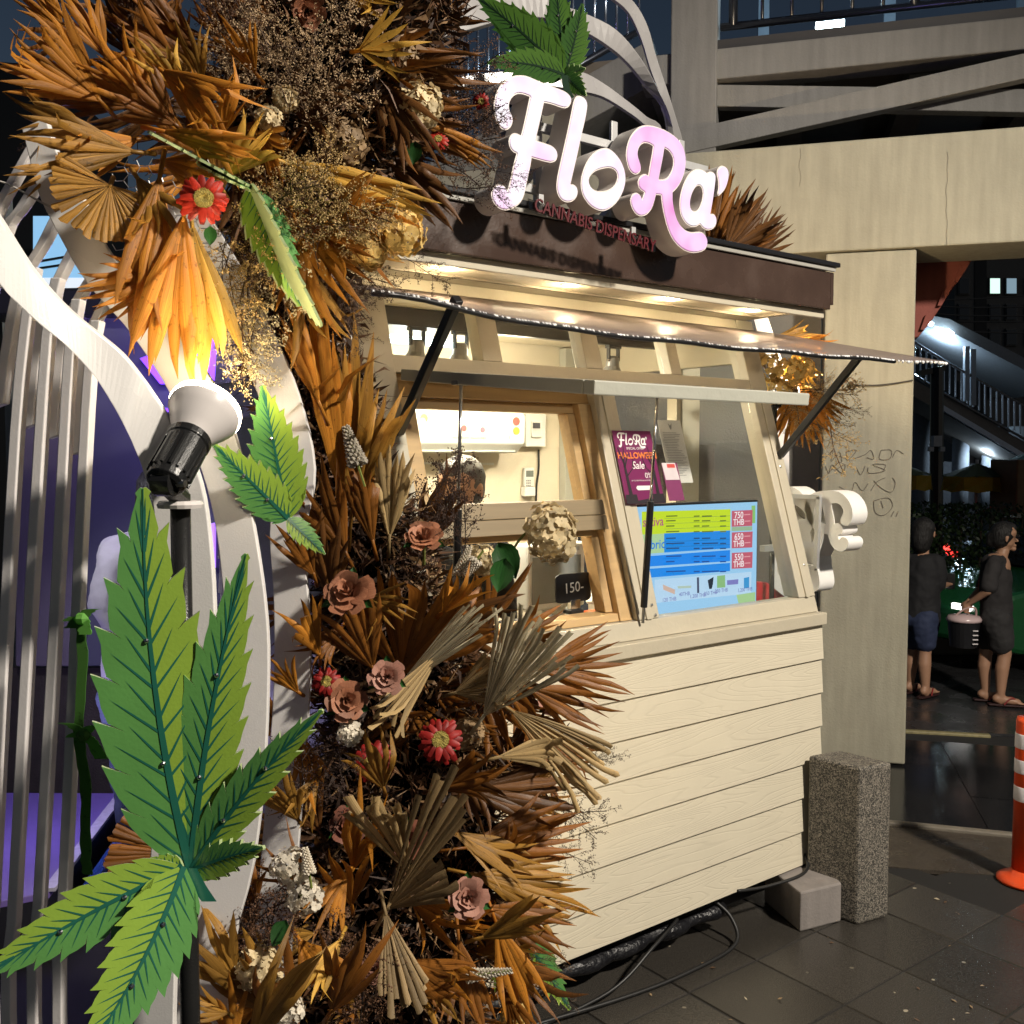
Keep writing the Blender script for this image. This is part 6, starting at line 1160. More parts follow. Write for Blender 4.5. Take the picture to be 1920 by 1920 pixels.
def cloud(n, x0, x1, y0, y1, dep, ang, ln, col, where, fat=1.1, jit=.5):
    for k in range(n):
        x, y = rnd.uniform(x0, x1), rnd.uniform(y0, y1); d = dep+rnd.uniform(-.1, .1); a = math.radians(ang)+rnd.gauss(0, jit); l_ = ln*rnd.uniform(.7, 1.2)
        spray((x-math.cos(a)*l_*.5, y+math.sin(a)*l_*.5), d+.08, (x+math.cos(a)*l_*.5, y-math.sin(a)*l_*.5), d-.03, col, where, fat)
cloud(9, 420, 560, 60, 200, 2.12, 100, 170, 'beige', 'massed at the top of the arch'); cloud(7, 540, 680, 60, 210, 2.15, 80, 150, 'beige', 'around the top rose'); cloud(6, 380, 480, 10, 120, 2.15, 110, 150, 'brown', 'fading into the dark at the top')
cloud(9, 490, 620, 320, 440, 2.02, 60, 170, 'gold', 'in the lit middle of the upper arch'); cloud(5, 600, 700, 380, 470, 2.1, 20, 130, 'gold', 'above the golden hydrangeas'); cloud(8, 440, 530, 470, 640, 1.98, -80, 190, 'pale', 'hanging beside the glowing bulb', fat=.85, jit=.25); cloud(5, 400, 480, 420, 540, 1.95, -95, 150, 'gold', 'hanging below the red daisy', fat=.9, jit=.3)
cloud(8, 800, 885, 60, 330, 2.6, 30, 130, 'brown', 'reaching toward the glowing letter F'); cloud(7, 820, 900, 120, 400, 2.62, 10, 120, 'dark', 'in the dark between flowers and sign'); cloud(4, 640, 800, 470, 540, 2.3, -30, 110, 'dark', 'hanging before the kiosk soffit', fat=.7); cloud(4, 600, 660, 530, 640, 2.2, -75, 110, 'dark', 'hanging by the kiosk jamb', fat=.7)
cloud(6, 790, 870, 900, 1060, 2.45, 80, 180, 'dark', 'upright before the serving window', fat=.8, jit=.3); cloud(2, 870, 930, 1290, 1350, 2.45, 50, 100, 'dark', 'beside the pleated pale fan'); cloud(5, 560, 640, 1380, 1560, 2.3, 60, 130, 'dark', 'in the shade of the lower arch'); cloud(5, 440, 540, 1650, 1760, 2.1, 100, 120, 'brown', 'around the white hydrangeas')
cloud(5, 990, 1090, 1500, 1600, 2.7, -10, 120, 'dark', 'bristling against the siding', fat=.8); cloud(3, 1080, 1130, 1400, 1430, 2.85, 15, 90, 'dark', 'thin against the siding', fat=.5, jit=.2); cloud(4, 940, 1040, 1760, 1850, 2.7, 0, 110, 'dark', 'over the low cutout leaf', fat=.6); cloud(5, 590, 700, 1780, 1900, 2.2, 80, 130, 'brown', 'at the bottom of the arch')
cloud(9, 1490, 1560, 730, 830, 4.88, -40, 130, 'gold', 'at the right end of the kiosk', jit=.7); cloud(3, 1560, 1600, 750, 800, 4.9, 0, 70, 'dark', 'at the tip of the right end flowers', fat=.6); cloud(5, 60, 330, 60, 330, 2.2, 120, 130, 'dark', 'deep behind the railing fans')
cloud(2, 905, 950, 230, 330, 3.0, 20, 110, 'brown', 'crossing in front of the letter F', fat=.6, jit=.3); spray((900, 330), 3.0, (965, 400), 2.95, 'brown', 'touching the foot of the letter F', .6)
def spike(base, tip, d, rpx, label):
    a, c = P(*base, d), P(*tip, d); T = thing('flower_spike', a, label, 'flower spike', 'cream flower spikes'); ax = (c-a); L = ax.length; ax.normalize(); u = ax.orthogonal().normalized(); w_ = ax.cross(u); R_ = rpx/F_PX*d; b = MB()
    for k in range(110):
        t = k/110; r = R_*(1-.75*t); ang = 2.39996*k; dv_ = u*math.cos(ang)+w_*math.sin(ang); p = a+ax*L*t+dv_*r*.5; s = R_*.42*(1-.5*t); b.lathe(p, (dv_+ax*.6), [(s*.3, 0), (s*.6, s*.8), (s*.2, s*1.5)], 5)
    b.build('buds', MR['white'], T); part('stem', m_stemg, T, lambda b: b.tube([a-ax*L*.5, c], .003, 5))
spike((672, 875), (648, 800), 2.3, 20, 'cream flower spike standing among the tall narrow fans'); spike((860, 1080), (880, 1025), 2.32, 14, 'cream flower spike behind the widest rust fan'); spike((895, 1048), (872, 1080), 2.3, 14, 'cream flower spike lying by the cream hydrangea'); spike((580, 1640), (572, 1590), 2.03, 14, 'cream flower spike between the white hydrangeas'); spike((870, 1830), (960, 1820), 2.3, 14, 'cream flower spike low behind the hanging fronds')

# ---------------------------------------------------------------- loose blades, dark fans filling the depth, core and wire
def filler(n, poly, dep, cols, where, ln=(120, 240), nn=(6, 10), sprd=(25, 70)):
    xs = [p[0] for p in poly]; ys = [p[1] for p in poly]; k = 0; tries = 0
    cx, cy = sum(xs)/len(xs), sum(ys)/len(ys)
    while k < n and tries < 4000:
        tries += 1; x, y = rnd.uniform(min(xs), max(xs)), rnd.uniform(min(ys), max(ys)); ins = False
        for (x1, y1), (x2, y2) in zip(poly, poly[1:]+poly[:1]):
            if (y1 > y) != (y2 > y) and x < (x2-x1)*(y-y1)/(y2-y1)+x1: ins = not ins
        if not ins: continue
        a = math.atan2(y-cy, x-cx)+rnd.gauss(0, .7); l_ = rnd.uniform(*ln); d = dep+rnd.uniform(-.12, .2)+(x-600)*.0006
        fan((x, y), d+.1, (x+math.cos(a)*l_, y+math.sin(a)*l_), d-.05, rnd.uniform(*sprd), rnd.randint(*nn), rnd.choice(cols), '%s %s beside %s' % (('short', 'long')[l_ > sum(ln)/2], way(math.cos(a), math.sin(a)), near(x, y)), split=rnd.uniform(.2, .5), curl=.4, tilt=rnd.uniform(-35, 35)); k += 1
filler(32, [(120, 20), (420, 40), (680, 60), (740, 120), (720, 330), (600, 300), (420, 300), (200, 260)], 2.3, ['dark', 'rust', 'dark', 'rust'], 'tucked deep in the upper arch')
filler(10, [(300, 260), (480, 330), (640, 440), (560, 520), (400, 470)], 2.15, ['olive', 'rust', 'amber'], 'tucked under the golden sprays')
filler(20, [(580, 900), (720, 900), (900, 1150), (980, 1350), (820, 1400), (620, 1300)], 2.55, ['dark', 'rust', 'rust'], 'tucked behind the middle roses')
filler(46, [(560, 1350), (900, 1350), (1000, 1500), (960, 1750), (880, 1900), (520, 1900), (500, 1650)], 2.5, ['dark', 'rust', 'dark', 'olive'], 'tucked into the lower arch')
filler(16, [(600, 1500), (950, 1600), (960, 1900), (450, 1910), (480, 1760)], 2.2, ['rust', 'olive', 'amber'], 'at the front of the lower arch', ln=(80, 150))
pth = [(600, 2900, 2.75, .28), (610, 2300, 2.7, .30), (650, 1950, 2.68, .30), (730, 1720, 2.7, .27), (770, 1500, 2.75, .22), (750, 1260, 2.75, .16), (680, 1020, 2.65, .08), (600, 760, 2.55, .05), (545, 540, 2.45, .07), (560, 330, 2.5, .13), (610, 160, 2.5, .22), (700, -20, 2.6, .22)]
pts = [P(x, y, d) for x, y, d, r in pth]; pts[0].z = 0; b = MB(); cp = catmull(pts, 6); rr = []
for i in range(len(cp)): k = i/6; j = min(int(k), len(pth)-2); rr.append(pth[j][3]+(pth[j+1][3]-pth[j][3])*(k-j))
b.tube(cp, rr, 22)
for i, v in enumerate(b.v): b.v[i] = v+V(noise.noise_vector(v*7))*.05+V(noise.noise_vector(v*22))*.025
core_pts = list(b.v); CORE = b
tag(b.build('dark_core', M('near_black_core', (.004, .0028, .002), 1, spec=0, var=.6, vs=50, bump=1, bs=90), smooth=True), 'near black core added behind the arch flowers to stand for deep shade', 'dark core')  # added body closing the gaps, deep shade put into its near-black colour
WT = thing('wire_mesh', P(300, 400, 1.98), 'bare hexagonal chicken wire showing beside the red daisy', 'wire mesh'); b = MB(); h = 15
for i in range(9):
    for j in range(7):
        x, y = 225+i*h*1.5, 300+j*h*1.73+(h*.86 if i % 2 else 0); c6 = [P(x+h*math.cos(math.radians(60*k))+rnd.gauss(0, 1), y+h*math.sin(math.radians(60*k))+rnd.gauss(0, 1), 1.98+.04*math.sin(i+j)) for k in range(4)]
        for k in range(3): b.tube([c6[k], c6[k+1]], .0009, 4)
b.build('wire', M('galvanised_wire', (.45, .45, .45), .35, metal=.9), WT)
bw = MB(); bw.tube(catmull([P(270, 375, 1.9), P(340, 382, 1.88), P(420, 388, 1.95)], 4), .0018, 5); bw.build('tie', M('white_wire', (.5, .48, .45)), WT)

# brittle leaf bits and twigs stuck all over the core: too many to count
lt = MB(); cc = [sum((core_pts[i*22+j] for j in range(22)), V((0, 0, 0)))/22 for i in range(len(cp))]
for k in range(30000):
    i = rnd.randrange(8, len(cp)-1); p = core_pts[i*22+rnd.randrange(22)]
    if (p-cc[i]).dot(CAM-p) < -.05: continue
    p = p+V((rnd.gauss(0, .02), rnd.gauss(0, .02), rnd.gauss(0, .03)))
    d = ((p-cc[i]).normalized()+V((rnd.gauss(0, .6), rnd.gauss(0, .6), rnd.gauss(0, .6)))).normalized(); L_b = rnd.uniform(.03, .11); w_ = d.orthogonal().normalized(); w_ = (Quaternion(d, rnd.uniform(0, 6)) @ w_)*rnd.uniform(.0015, .008); q = p+d*L_b; bd_ = V((rnd.gauss(0, .015), rnd.gauss(0, .015), rnd.gauss(0, .015)))
    lt.add([p, p+d*L_b*.5-w_+bd_, q, p+d*L_b*.5+w_+bd_], [(0, 1, 2, 3)], rnd.randrange(3))
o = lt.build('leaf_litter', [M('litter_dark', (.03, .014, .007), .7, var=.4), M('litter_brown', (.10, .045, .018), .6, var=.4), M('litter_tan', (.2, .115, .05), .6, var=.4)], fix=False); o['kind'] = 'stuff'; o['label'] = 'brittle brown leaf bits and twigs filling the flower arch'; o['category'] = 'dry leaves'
# more fronds crowding the top left corner
for (bx, by, d0, txx, tyy, d1, sp, n_, c_, w_) in ((120, 150, 2.0, -30, 110, 1.85, 50, 8, 'amber', 'pushing out left above the railing'), (200, 110, 2.05, 120, -50, 1.95, 60, 9, 'amber', 'rising over the railing corner'), (250, 200, 2.0, 60, 180, 1.88, 40, 8, 'rust', 'cupped and dark between the railing fans'),
        (330, 110, 2.1, 200, 20, 1.95, 60, 9, 'rust', 'behind the curled amber tips'), (380, 160, 2.05, 330, 40, 1.95, 60, 8, 'olive', 'standing beside the dry sprays'), (400, 230, 1.95, 330, 120, 1.84, 40, 6, 'amber', 'with twisted ends above the wire mesh'), (420, 250, 1.95, 440, 130, 1.85, 50, 6, 'amber', 'crumpled in front of the dry sprays'),
        (260, 260, 1.9, 110, 300, 1.78, 46, 9, 'amber', 'bent low over the second white rib'), (300, 300, 1.9, 420, 330, 1.82, 40, 7, 'amber', 'pointing at the bright red daisy'), (180, 260, 1.95, 10, 190, 1.8, 44, 9, 'olive', 'spreading flat above the trimmed round fan'), (480, 250, 2.1, 560, 320, 2.0, 60, 7, 'amber', 'lit beside the golden sprays')):
    fan((bx, by), d0, (txx, tyy), d1, sp, n_, c_, w_, split=.35, curl=.5, tilt=rnd.uniform(-30, 30), wmul=1.15)
for (bx, by, d0, txx, tyy, d1, sp, n_, c_, w_) in ((850, 1560, 2.45, 1010, 1640, 2.45, 40, 7, 'olive', 'lying across the lower siding edge'), (820, 1480, 2.4, 960, 1430, 2.35, 50, 8, 'rust', 'under the folding straw curtain'), (640, 1180, 2.3, 560, 1250, 2.2, 60, 8, 'rust', 'dropping left of the dusty rose'), (600, 1450, 2.25, 540, 1560, 2.15, 50, 7, 'olive', 'falling over the third white rib'),
        (760, 1800, 2.3, 900, 1880, 2.2, 60, 9, 'rust', 'below the hanging grey fan'), (560, 1760, 2.15, 640, 1880, 2.05, 60, 8, 'amber', 'bright beside the lowest white hydrangea'), (930, 1200, 2.5, 1080, 1180, 2.5, 60, 8, 'rust', 'behind the pleated pale fan'), (690, 1120, 2.35, 760, 1160, 2.25, 80, 8, 'olive', 'between the two upper roses'), (860, 1440, 2.45, 930, 1560, 2.4, 60, 8, 'dark', 'hanging beside the upright grey fan'), (1000, 1420, 2.6, 1120, 1400, 2.7, 40, 7, 'rust', 'poking out over the middle siding boards')):
    fan((bx, by), d0, (txx, tyy), d1, sp, n_, c_, w_, split=.35, curl=.5, tilt=rnd.uniform(-30, 30), wmul=1.15)

# broad pale and golden fronds at the front
for (bx, by, d0, txx, tyy, d1, sp, n_, c_, w_, ct) in ((770, 1640, 2.25, 690, 1480, 2.12, 34, 8, 'straw', 'with a torn end left of the upright grey one', True), (900, 1760, 2.2, 1050, 1700, 2.15, 36, 6, 'olive', 'of long flat blades below the pale pink rose', False), (640, 1760, 2.12, 560, 1880, 2.0, 40, 6, 'gold', 'of glossy blades beside the lowest white hydrangea', False), (830, 1150, 2.3, 900, 1060, 2.2, 50, 7, 'amber', 'of broad blades in front of the leaning hydrangea stem', False),
        (600, 1230, 2.25, 560, 1120, 2.15, 46, 6, 'amber', 'of broad blades over the third white rib', False), (930, 1420, 2.4, 1060, 1400, 2.4, 40, 8, 'straw', 'half folded above the lower siding', True), (430, 330, 1.95, 520, 210, 1.9, 60, 7, 'gold', 'above the edge on cutout leaf', False), (610, 420, 2.1, 730, 330, 2.05, 46, 7, 'amber', 'lit above the golden hydrangeas', False), (350, 180, 1.95, 250, 60, 1.86, 60, 7, 'gold', 'bright at the top behind the railing fans', False), (480, 140, 2.05, 420, 20, 1.95, 60, 7, 'amber', 'rising out of the beige sprays', False)):
    fan((bx, by), d0, (txx, tyy), d1, sp, n_, c_, w_, split=.85 if ct else .35, curl=.35, cut=ct, tilt=rnd.uniform(-20, 20), wmul=1.25, fold=.4 if ct else .25)

for (bx, by, d0, txx, tyy, d1, sp, n_, c_, w_) in ((520, 1900, 2.05, 400, 1760, 1.95, 50, 7, 'olive', 'of long flat blades over the foot of the second rib'), (560, 1940, 2.05, 470, 1740, 1.95, 36, 6, 'rust', 'rising behind the cream hydrangea at the bottom'), (620, 1900, 2.1, 690, 1740, 2.0, 44, 7, 'rust', 'rising left of the hanging grey fan'), (480, 1700, 2.15, 420, 1620, 2.05, 70, 7, 'rust', 'shaded behind the small right cutout leaflet'), (560, 1540, 2.2, 500, 1440, 2.1, 50, 7, 'olive', 'between the second and third ribs'), (430, 1900, 1.95, 340, 1880, 1.88, 50, 6, 'olive', 'poking out left at the bottom of the broad rib'),
        (590, 1080, 2.25, 530, 960, 2.15, 46, 7, 'rust', 'bending over the small cutout leaf stalk'), (560, 1300, 2.25, 500, 1230, 2.18, 50, 6, 'amber', 'sticking out between the second and third ribs')):
    fan((bx, by), d0, (txx, tyy), d1, sp, n_, c_, w_, split=.3, curl=.4, tilt=rnd.uniform(-20, 20), wmul=1.2)
cloud(4, 430, 520, 1700, 1860, 2.08, 100, 110, 'brown', 'around the bottom hydrangea')

# ================================================================ STREET BEHIND
# orange traffic post
q = P(1921, 1652, Z=0); hgt = .80
T = thing('traffic_post', q, 'orange plastic traffic post with white reflective bands on the pavement edge', 'traffic post')
m_or = M('orange_plastic_post', (.70, .07, .012), .3, var=.06); m_ref = M('reflective_white', (.72, .68, .70), .3, var=.05)
part('base', m_or, T, lambda b: b.lathe(q, (0, 0, 1), [(.125, 0), (.125, .012), (.10, .028), (.066, .045), (.062, .06)], 28), smooth=True)
part('tube', m_or, T, lambda b: b.lathe(q, (0, 0, 1), [(.060, .06), (.057, hgt-.02), (.052, hgt), (.0, hgt)], 28), smooth=True)
for z0, z1 in ((.655, .725), (.535, .60), (.40, .47)): part('reflective_band', m_ref, T, lambda b: b.lathe(q, (0, 0, 1), [(.0595, z0), (.0605, z0+.003), (.0595, z1-.003), (.0588, z1)], 28), smooth=True)

# ---------------------------------------------------------------- people
def blob(mb, p, q, r0, r1, n=12, flat=1.0, fdir=None):
    p, q = V(p), V(q); ax = (q-p); L = ax.length; ax = ax.normalized() if L > 1e-6 else V((0, 0, 1)); k0 = len(mb.v)
    prof = [(r0*math.sin(math.radians(a)), -r0*math.cos(math.radians(a))) for a in (8, 35, 62, 90)]+[(r1*math.sin(math.radians(a)), L+r1*math.cos(math.radians(a))) for a in (90, 62, 35, 8)]
    mb.lathe(p, ax, prof, n)
    if flat != 1.0:
        fd = V(fdir).normalized()
        for i in range(k0, len(mb.v)): v = mb.v[i]; h = (v-p).dot(fd); mb.v[i] = v-fd*h*(1-flat)
def fleshed(name, mb, mat, parent, vox=.012, sm=6):
    o = mb.build(name, mat, parent, smooth=True); md = o.modifiers.new('r', 'REMESH'); md.mode = 'VOXEL'; md.voxel_size = vox; md.use_smooth_shade = True
    m2 = o.modifiers.new('s', 'SMOOTH'); m2.factor = .5; m2.iterations = sm
    if name in ('tee_shirt', 'shorts', 'hoodie', 'jeans', 'hair'):           # folds in the cloth, uneven hair
        tx_ = bpy.data.textures.get('folds') or bpy.data.textures.new('folds', 'CLOUDS'); tx_.noise_scale = .1; tx_.noise_depth = 2
        dm = o.modifiers.new('d', 'DISPLACE'); dm.texture = tx_; dm.strength = {'hair': .012, 'hoodie': .03, 'jeans': .03}.get(name, .032); dm.mid_level = .5
    return o
m_skin = M('skin', (.36, .20, .125), .5, var=.08); m_hair = M('black_hair', (.006, .005, .005), .6, var=.3, bump=1, bs=120, stretch=(1, 1, .15)); m_tee = M('black_tee', (.008, .008, .010), .85, var=.25, vs=20, bump=.3, bs=25); m_tee2 = M('washed_black_tee', (.018, .016, .017), .85, var=.25, vs=20, bump=.3, bs=25)
m_short = M('grey_black_shorts', (.022, .021, .022), .85, bump=.3, bs=30); m_denim = M('dark_denim', (.018, .028, .07), .8, var=.25, vs=60, bump=.2, bs=200); m_sand = M('flip_flop', (.03, .008, .008), .6)
def hand(mb, wrist, dirv, palm_n, s=1.0, curl=.5):
    """palm and five bent fingers"""
    d = V(dirv).normalized(); n_ = V(palm_n); n_ = (n_-d*n_.dot(d)).normalized(); sd = d.cross(n_); w_ = V(wrist)
    blob(mb, w_, w_+d*.075*s, .026*s, .034*s, flat=.55, fdir=n_)
    for k, (o_, ln) in enumerate(((-.027, .062), (-.009, .072), (.009, .067), (.027, .052))):
        a = w_+d*.085*s+sd*o_*s; b1 = a+(d*math.cos(curl)+n_*math.sin(curl))*ln*.5*s; c = b1+(d*math.cos(curl*2.4)+n_*math.sin(curl*2.4))*ln*.5*s
        blob(mb, a-d*.02*s, b1, .0095*s, .009*s, 8); blob(mb, b1, c, .009*s, .0075*s, 8)
    a = w_+d*.03*s-sd*.028*s; b1 = a+(d*.6-sd*.7+n_*.3).normalized()*.035*s; blob(mb, a, b1, .012*s, .010*s, 8); blob(mb, b1, b1+(d*.85+n_*.5).normalized()*.03*s, .010*s, .008*s, 8)
def head(T, c, face, r=.1, hair='short', glasses=False):
    """c = head centre, face = looking direction"""
    f = V(face).normalized(); sd = f.cross(V((0, 0, 1))).normalized(); z = V((0, 0, 1)); b = MB()
    blob(b, c+z*.02*r/.1, c-z*.035*r/.1+f*.012, r*.86, r*.62, 16); blob(b, c-z*.10*r/.1-f*.012, c-z*.04, r*.48, r*.5)
    blob(b, c+f*r*.86-z*.022, c+f*r*.90-z*.035, r*.09, r*.12, 8)                                   # nose
    blob(b, c+f*r*.74-z*.072-sd*.018, c+f*r*.74-z*.072+sd*.018, r*.10, r*.10, 8); blob(b, c+f*r*.6-z*.1, c+f*r*.66-z*.1, r*.2, r*.2, 8)   # lips, chin
    for s_ in (-1, 1): blob(b, c+sd*s_*r*.84-f*r*.02, c+sd*s_*r*.88-f*r*.05-z*.03, r*.17, r*.12, 8, .5, sd)    # ears
    h = fleshed('head', b, m_skin, T, .0075, 3)
    for s_ in (-1, 1):
        part('eye', M('eye_dark', (.02, .015, .012), .2), h, lambda b: b.lathe(c+f*r*.80+sd*s_*r*.34+z*.008, f, [(.0, -.002), (.011, 0), (.006, .004), (0, .005)], 10))
    b = MB(); blob(b, c-f*r*.18+z*r*.30, c-f*r*.32-z*r*.15, r*.93, r*.86, 16)
    if hair == 'bun': blob(b, c-f*r*.9+z*.0, c-f*r*1.0-z*.05, r*.45, r*.4)
    if hair == 'bob': blob(b, c-f*r*.35-z*r*.2, c-f*r*.45-z*r*.95, r*.85, r*.75)
    blob(b, c+f*r*.42+z*r*.72, c-f*r*.1+z*r*.72, r*.42, r*.55)
    fleshed('hair', b, m_hair if hair != 'grey' else M('grey_hair', (.07, .065, .06), .5, var=.5, vs=80), T, .009, 3)
    if glasses:
        def g_(b):
            for s_ in (-1, 1):
                e = c+f*r*.92+sd*s_*r*.36+z*.006; b.tube([e+sd*.024*math.cos(a*math.pi/5)+z*.017*math.sin(a*math.pi/5) for a in range(11)], .0018, 5)
                b.tube([e+sd*s_*.024, c+sd*s_*r*.9-f*r*.05+z*.012], .0016, 5)
            b.tube([c+f*r*.95+sd*.014+z*.008, c+f*r*.95-sd*.014+z*.008], .0016, 5)
        part('glasses', m_black, h, g_)
def foot(b, ank, d, s=1.0):
    d = V(d).normalized(); a = V(ank); blob(b, V((a.x, a.y, .055))-d*.03, V((a.x, a.y, .035))+d*.13*s, .036, .028, 12)
    for k in range(5): sd = d.cross(V((0, 0, 1))); blob(b, V((a.x, a.y, .03))+d*.13*s+sd*(.03-.014*k), V((a.x, a.y, .026))+d*(.175-.012*k)*s+sd*(.033-.016*k), .012, .010, 8)
def sandal(T, ank, d):
    d = V(d).normalized(); sd = d.cross(V((0, 0, 1))); a = V((ank.x, ank.y, 0))
    s = part('sandal', m_sand, T, lambda b: b.poly([a-d*.09-sd*.03, a-d*.1, a-d*.09+sd*.03, a+d*.05+sd*.042, a+d*.17+sd*.04, a+d*.2, a+d*.17-sd*.04, a+d*.05-sd*.038], (0, 0, .014)), bevel=.004)
    part('strap', M('strap_red', (.22, .02, .02), .5), s, lambda b: (b.tube(catmull([a+d*.02+sd*.045+V((0, 0, .015)), a+d*.07+sd*.03+V((0, 0, .065)), a+d*.13+V((0, 0, .05))], 4), .006, 6), b.tube(catmull([a+d*.02-sd*.045+V((0, 0, .015)), a+d*.07-sd*.03+V((0, 0, .065)), a+d*.13+V((0, 0, .05))], 4), .006, 6)))
# standing person with bucket behind her back
D2 = 8.18; J = lambda x, y, dd=0: P(x, y, D2+dd)
T = thing('person', V((J(1862, 1312).x, J(1862, 1312).y, 0)), 'person in washed black tee and shorts holding a bucket behind the back', 'person')
f2 = (RT*.95-FH*.25).normalized(); fd = (RT*.93+FH*.1)
kn, an = J(1884, 1226, -.06), J(1876, 1300, -.06); kf, af = J(1848, 1224, .1), J(1848, 1292, .1); hn_, hf = J(1868, 1168, -.07), J(1862, 1168, .1)
b = MB()
for h_, k_, a_ in ((hn_, kn, an), (hf, kf, af)):
    a_ = V((a_.x, a_.y, .075)); blob(b, h_, k_, .082, .055); blob(b, k_, k_.lerp(a_, .35)-fd*.012, .052, .056); blob(b, k_.lerp(a_, .35)-fd*.012, a_, .055, .032); blob(b, a_, a_-V((0, 0, .04)), .032, .032); foot(b, a_, f2)
blob(b, J(1864, 1165), J(1868, 1060), .10, .11); blob(b, J(1872, 1056), J(1882, 1032), .048, .046)
sh, el, wr = J(1862, 1066, -.15), J(1852, 1108, -.2), J(1822, 1128, -.08); blob(b, sh, el, .042, .036); blob(b, el, wr, .035, .024); hand(b, wr, (wr-el)+V((0, 0, -.03)), V((0, 0, -1)), .95, .8)
sh2, el2, wr2 = J(1862, 1066, .16), J(1838, 1105, .14), J(1818, 1126, .0); blob(b, sh2, el2, .04, .035); blob(b, el2, wr2, .034, .024); hand(b, wr2, (wr2-el2)+V((0, 0, -.02)), V((0, 0, -1)), .95, .8)
fleshed('body', b, m_skin, T, .010, 3)
b = MB(); blob(b, J(1866, 1062), J(1868, 1166), .118, .132); blob(b, J(1864, 1054, -.12), J(1864, 1054, .12), .062, .062); blob(b, sh+V((0, 0, .01)), sh.lerp(el, .8), .07, .066); blob(b, sh2+V((0, 0, .01)), sh2.lerp(el2, .8), .068, .062)
fleshed('tee_shirt', b, m_tee2, T, .013, 5)
part('shirt_print', M('red_shirt_print', (.22, .03, .035), .7), T, lambda b: [b.tube([J(x0, y0, .02)-f2*.0, J(x1, y1, .02)], .008, 6) for x0, y0, x1, y1 in ()] or b.tube([J(1838, 1070, .04), J(1835, 1100, .04)], .006, 6))
b = MB(); blob(b, hn_+V((0, 0, .02)), hn_.lerp(kn, .62), .115, .098); blob(b, hf+V((0, 0, .02)), hf.lerp(kf, .62), .112, .095); blob(b, J(1866, 1158, -.05), J(1866, 1158, .08), .11, .11); fleshed('shorts', b, m_short, T, .013, 4)
head(T, J(1884, 1006), f2, .106, 'bun', True)
for a_ in (an, af): sandal(T, a_, f2)
bk = J(1806, 1212, .0); bk2 = V((bk.x, bk.y, J(1806, 1212).z)); BT = thing('bucket', bk2, 'black bucket with clear lid and rope handle held behind the person', 'bucket'); bh = J(1806, 1164).z-bk2.z
part('pail', M('black_pail', (.012, .012, .014), .3), BT, lambda b: b.lathe(bk2, (0, 0, 1), [(.105, 0), (.125, bh*.95), (.13, bh)], 24)); part('lid', M('clear_lid', (.55, .42, .42), .25, var=.1), BT, lambda b: b.lathe(bk2, (0, 0, 1), [(.135, bh+.001), (.138, bh+.02), (.12, bh+.045), (.0, bh+.06)], 24), smooth=True)
part('handle', M('rope', (.5, .35, .33), .7), BT, lambda b: b.tube(catmull([bk2+V((0, 0, bh+.02))+RT*.1, (bk2+V((0, 0, bh)))*.4+wr*.6+RT*.06, wr+V((0, 0, -.05)), (bk2+V((0, 0, bh)))*.4+wr*.6-RT*.04, bk2+V((0, 0, bh+.02))-RT*.1], 5), .008, 6))
part('measure_marks', m_ref, BT, lambda b: [b.obox(bk2+V((0, 0, bh*.2+bh*.17*k))-FH*.122+RT*.04, RT*.022, V((0, 0, .004)), FH*.006) for k in range(4)])
# person in denim shorts, back turned
D1 = 8.45; J = lambda x, y, dd=0: P(x, y, D1+dd)
T = thing('person', V((J(1735, 1302).x, J(1735, 1302).y, 0)), 'person with back turned in black tee and denim shorts beside the column', 'person')
f1 = (RT*.75+FH*.6).normalized(); kn, an, hn_ = J(1734, 1222, -.05), J(1735, 1296, -.05), J(1733, 1165, -.06); kf, af, hf = J(1712, 1222, .1), J(1706, 1290, .12), J(1716, 1165, .08)
b = MB()
for h_, k_, a_ in ((hn_, kn, an), (hf, kf, af)):
    a_ = V((a_.x, a_.y, .075)); blob(b, h_, k_, .085, .056); blob(b, k_, k_.lerp(a_, .35)-f1*.012, .053, .058); blob(b, k_.lerp(a_, .35)-f1*.012, a_, .057, .034); blob(b, a_, a_-V((0, 0, .04)), .034, .034); foot(b, a_, f1)
blob(b, J(1727, 1165), J(1730, 1060), .10, .11); blob(b, J(1730, 1052), J(1732, 1024), .048, .046)
sh, el, wr = J(1758, 1056, -.08), J(1760, 1100, -.06), J(1776, 1096, .18); blob(b, sh, el, .042, .036); blob(b, el, wr, .035, .025); hand(b, wr, (wr-el), V((0, 0, 1)), .95, .7)
sh2, el2 = J(1704, 1058, .06), J(1702, 1105, .1); blob(b, sh2, el2, .042, .036); blob(b, el2, J(1722, 1098, .3), .035, .025)
fleshed('body', b, m_skin, T, .011, 3)
b = MB(); blob(b, J(1730, 1064), J(1728, 1158), .135, .155); blob(b, J(1752, 1052, -.06), J(1708, 1052, .05), .066, .066); blob(b, sh, sh.lerp(el, .85), .072, .068); blob(b, sh2, sh2.lerp(el2, .85), .07, .066); fleshed('tee_shirt', b, m_tee, T, .013, 5)
b = MB(); blob(b, hn_+V((0, 0, .02)), hn_.lerp(kn, .62), .12, .10); blob(b, hf+V((0, 0, .02)), hf.lerp(kf, .62), .115, .095); blob(b, J(1733, 1158), J(1716, 1158), .115, .115); fleshed('shorts', b, m_denim, T, .013, 4)
head(T, J(1733, 998), f1, .108, 'bob')
for a_ in (an, af): sandal(T, a_, f1)
ph = J(1783, 1090, .22); tag(part('phone', m_black, None, lambda b: b.obox(ph, RT*.035, V((0, 0, .07)), FH*.005), bevel=.003), 'phone held up by the person in denim shorts', 'phone')
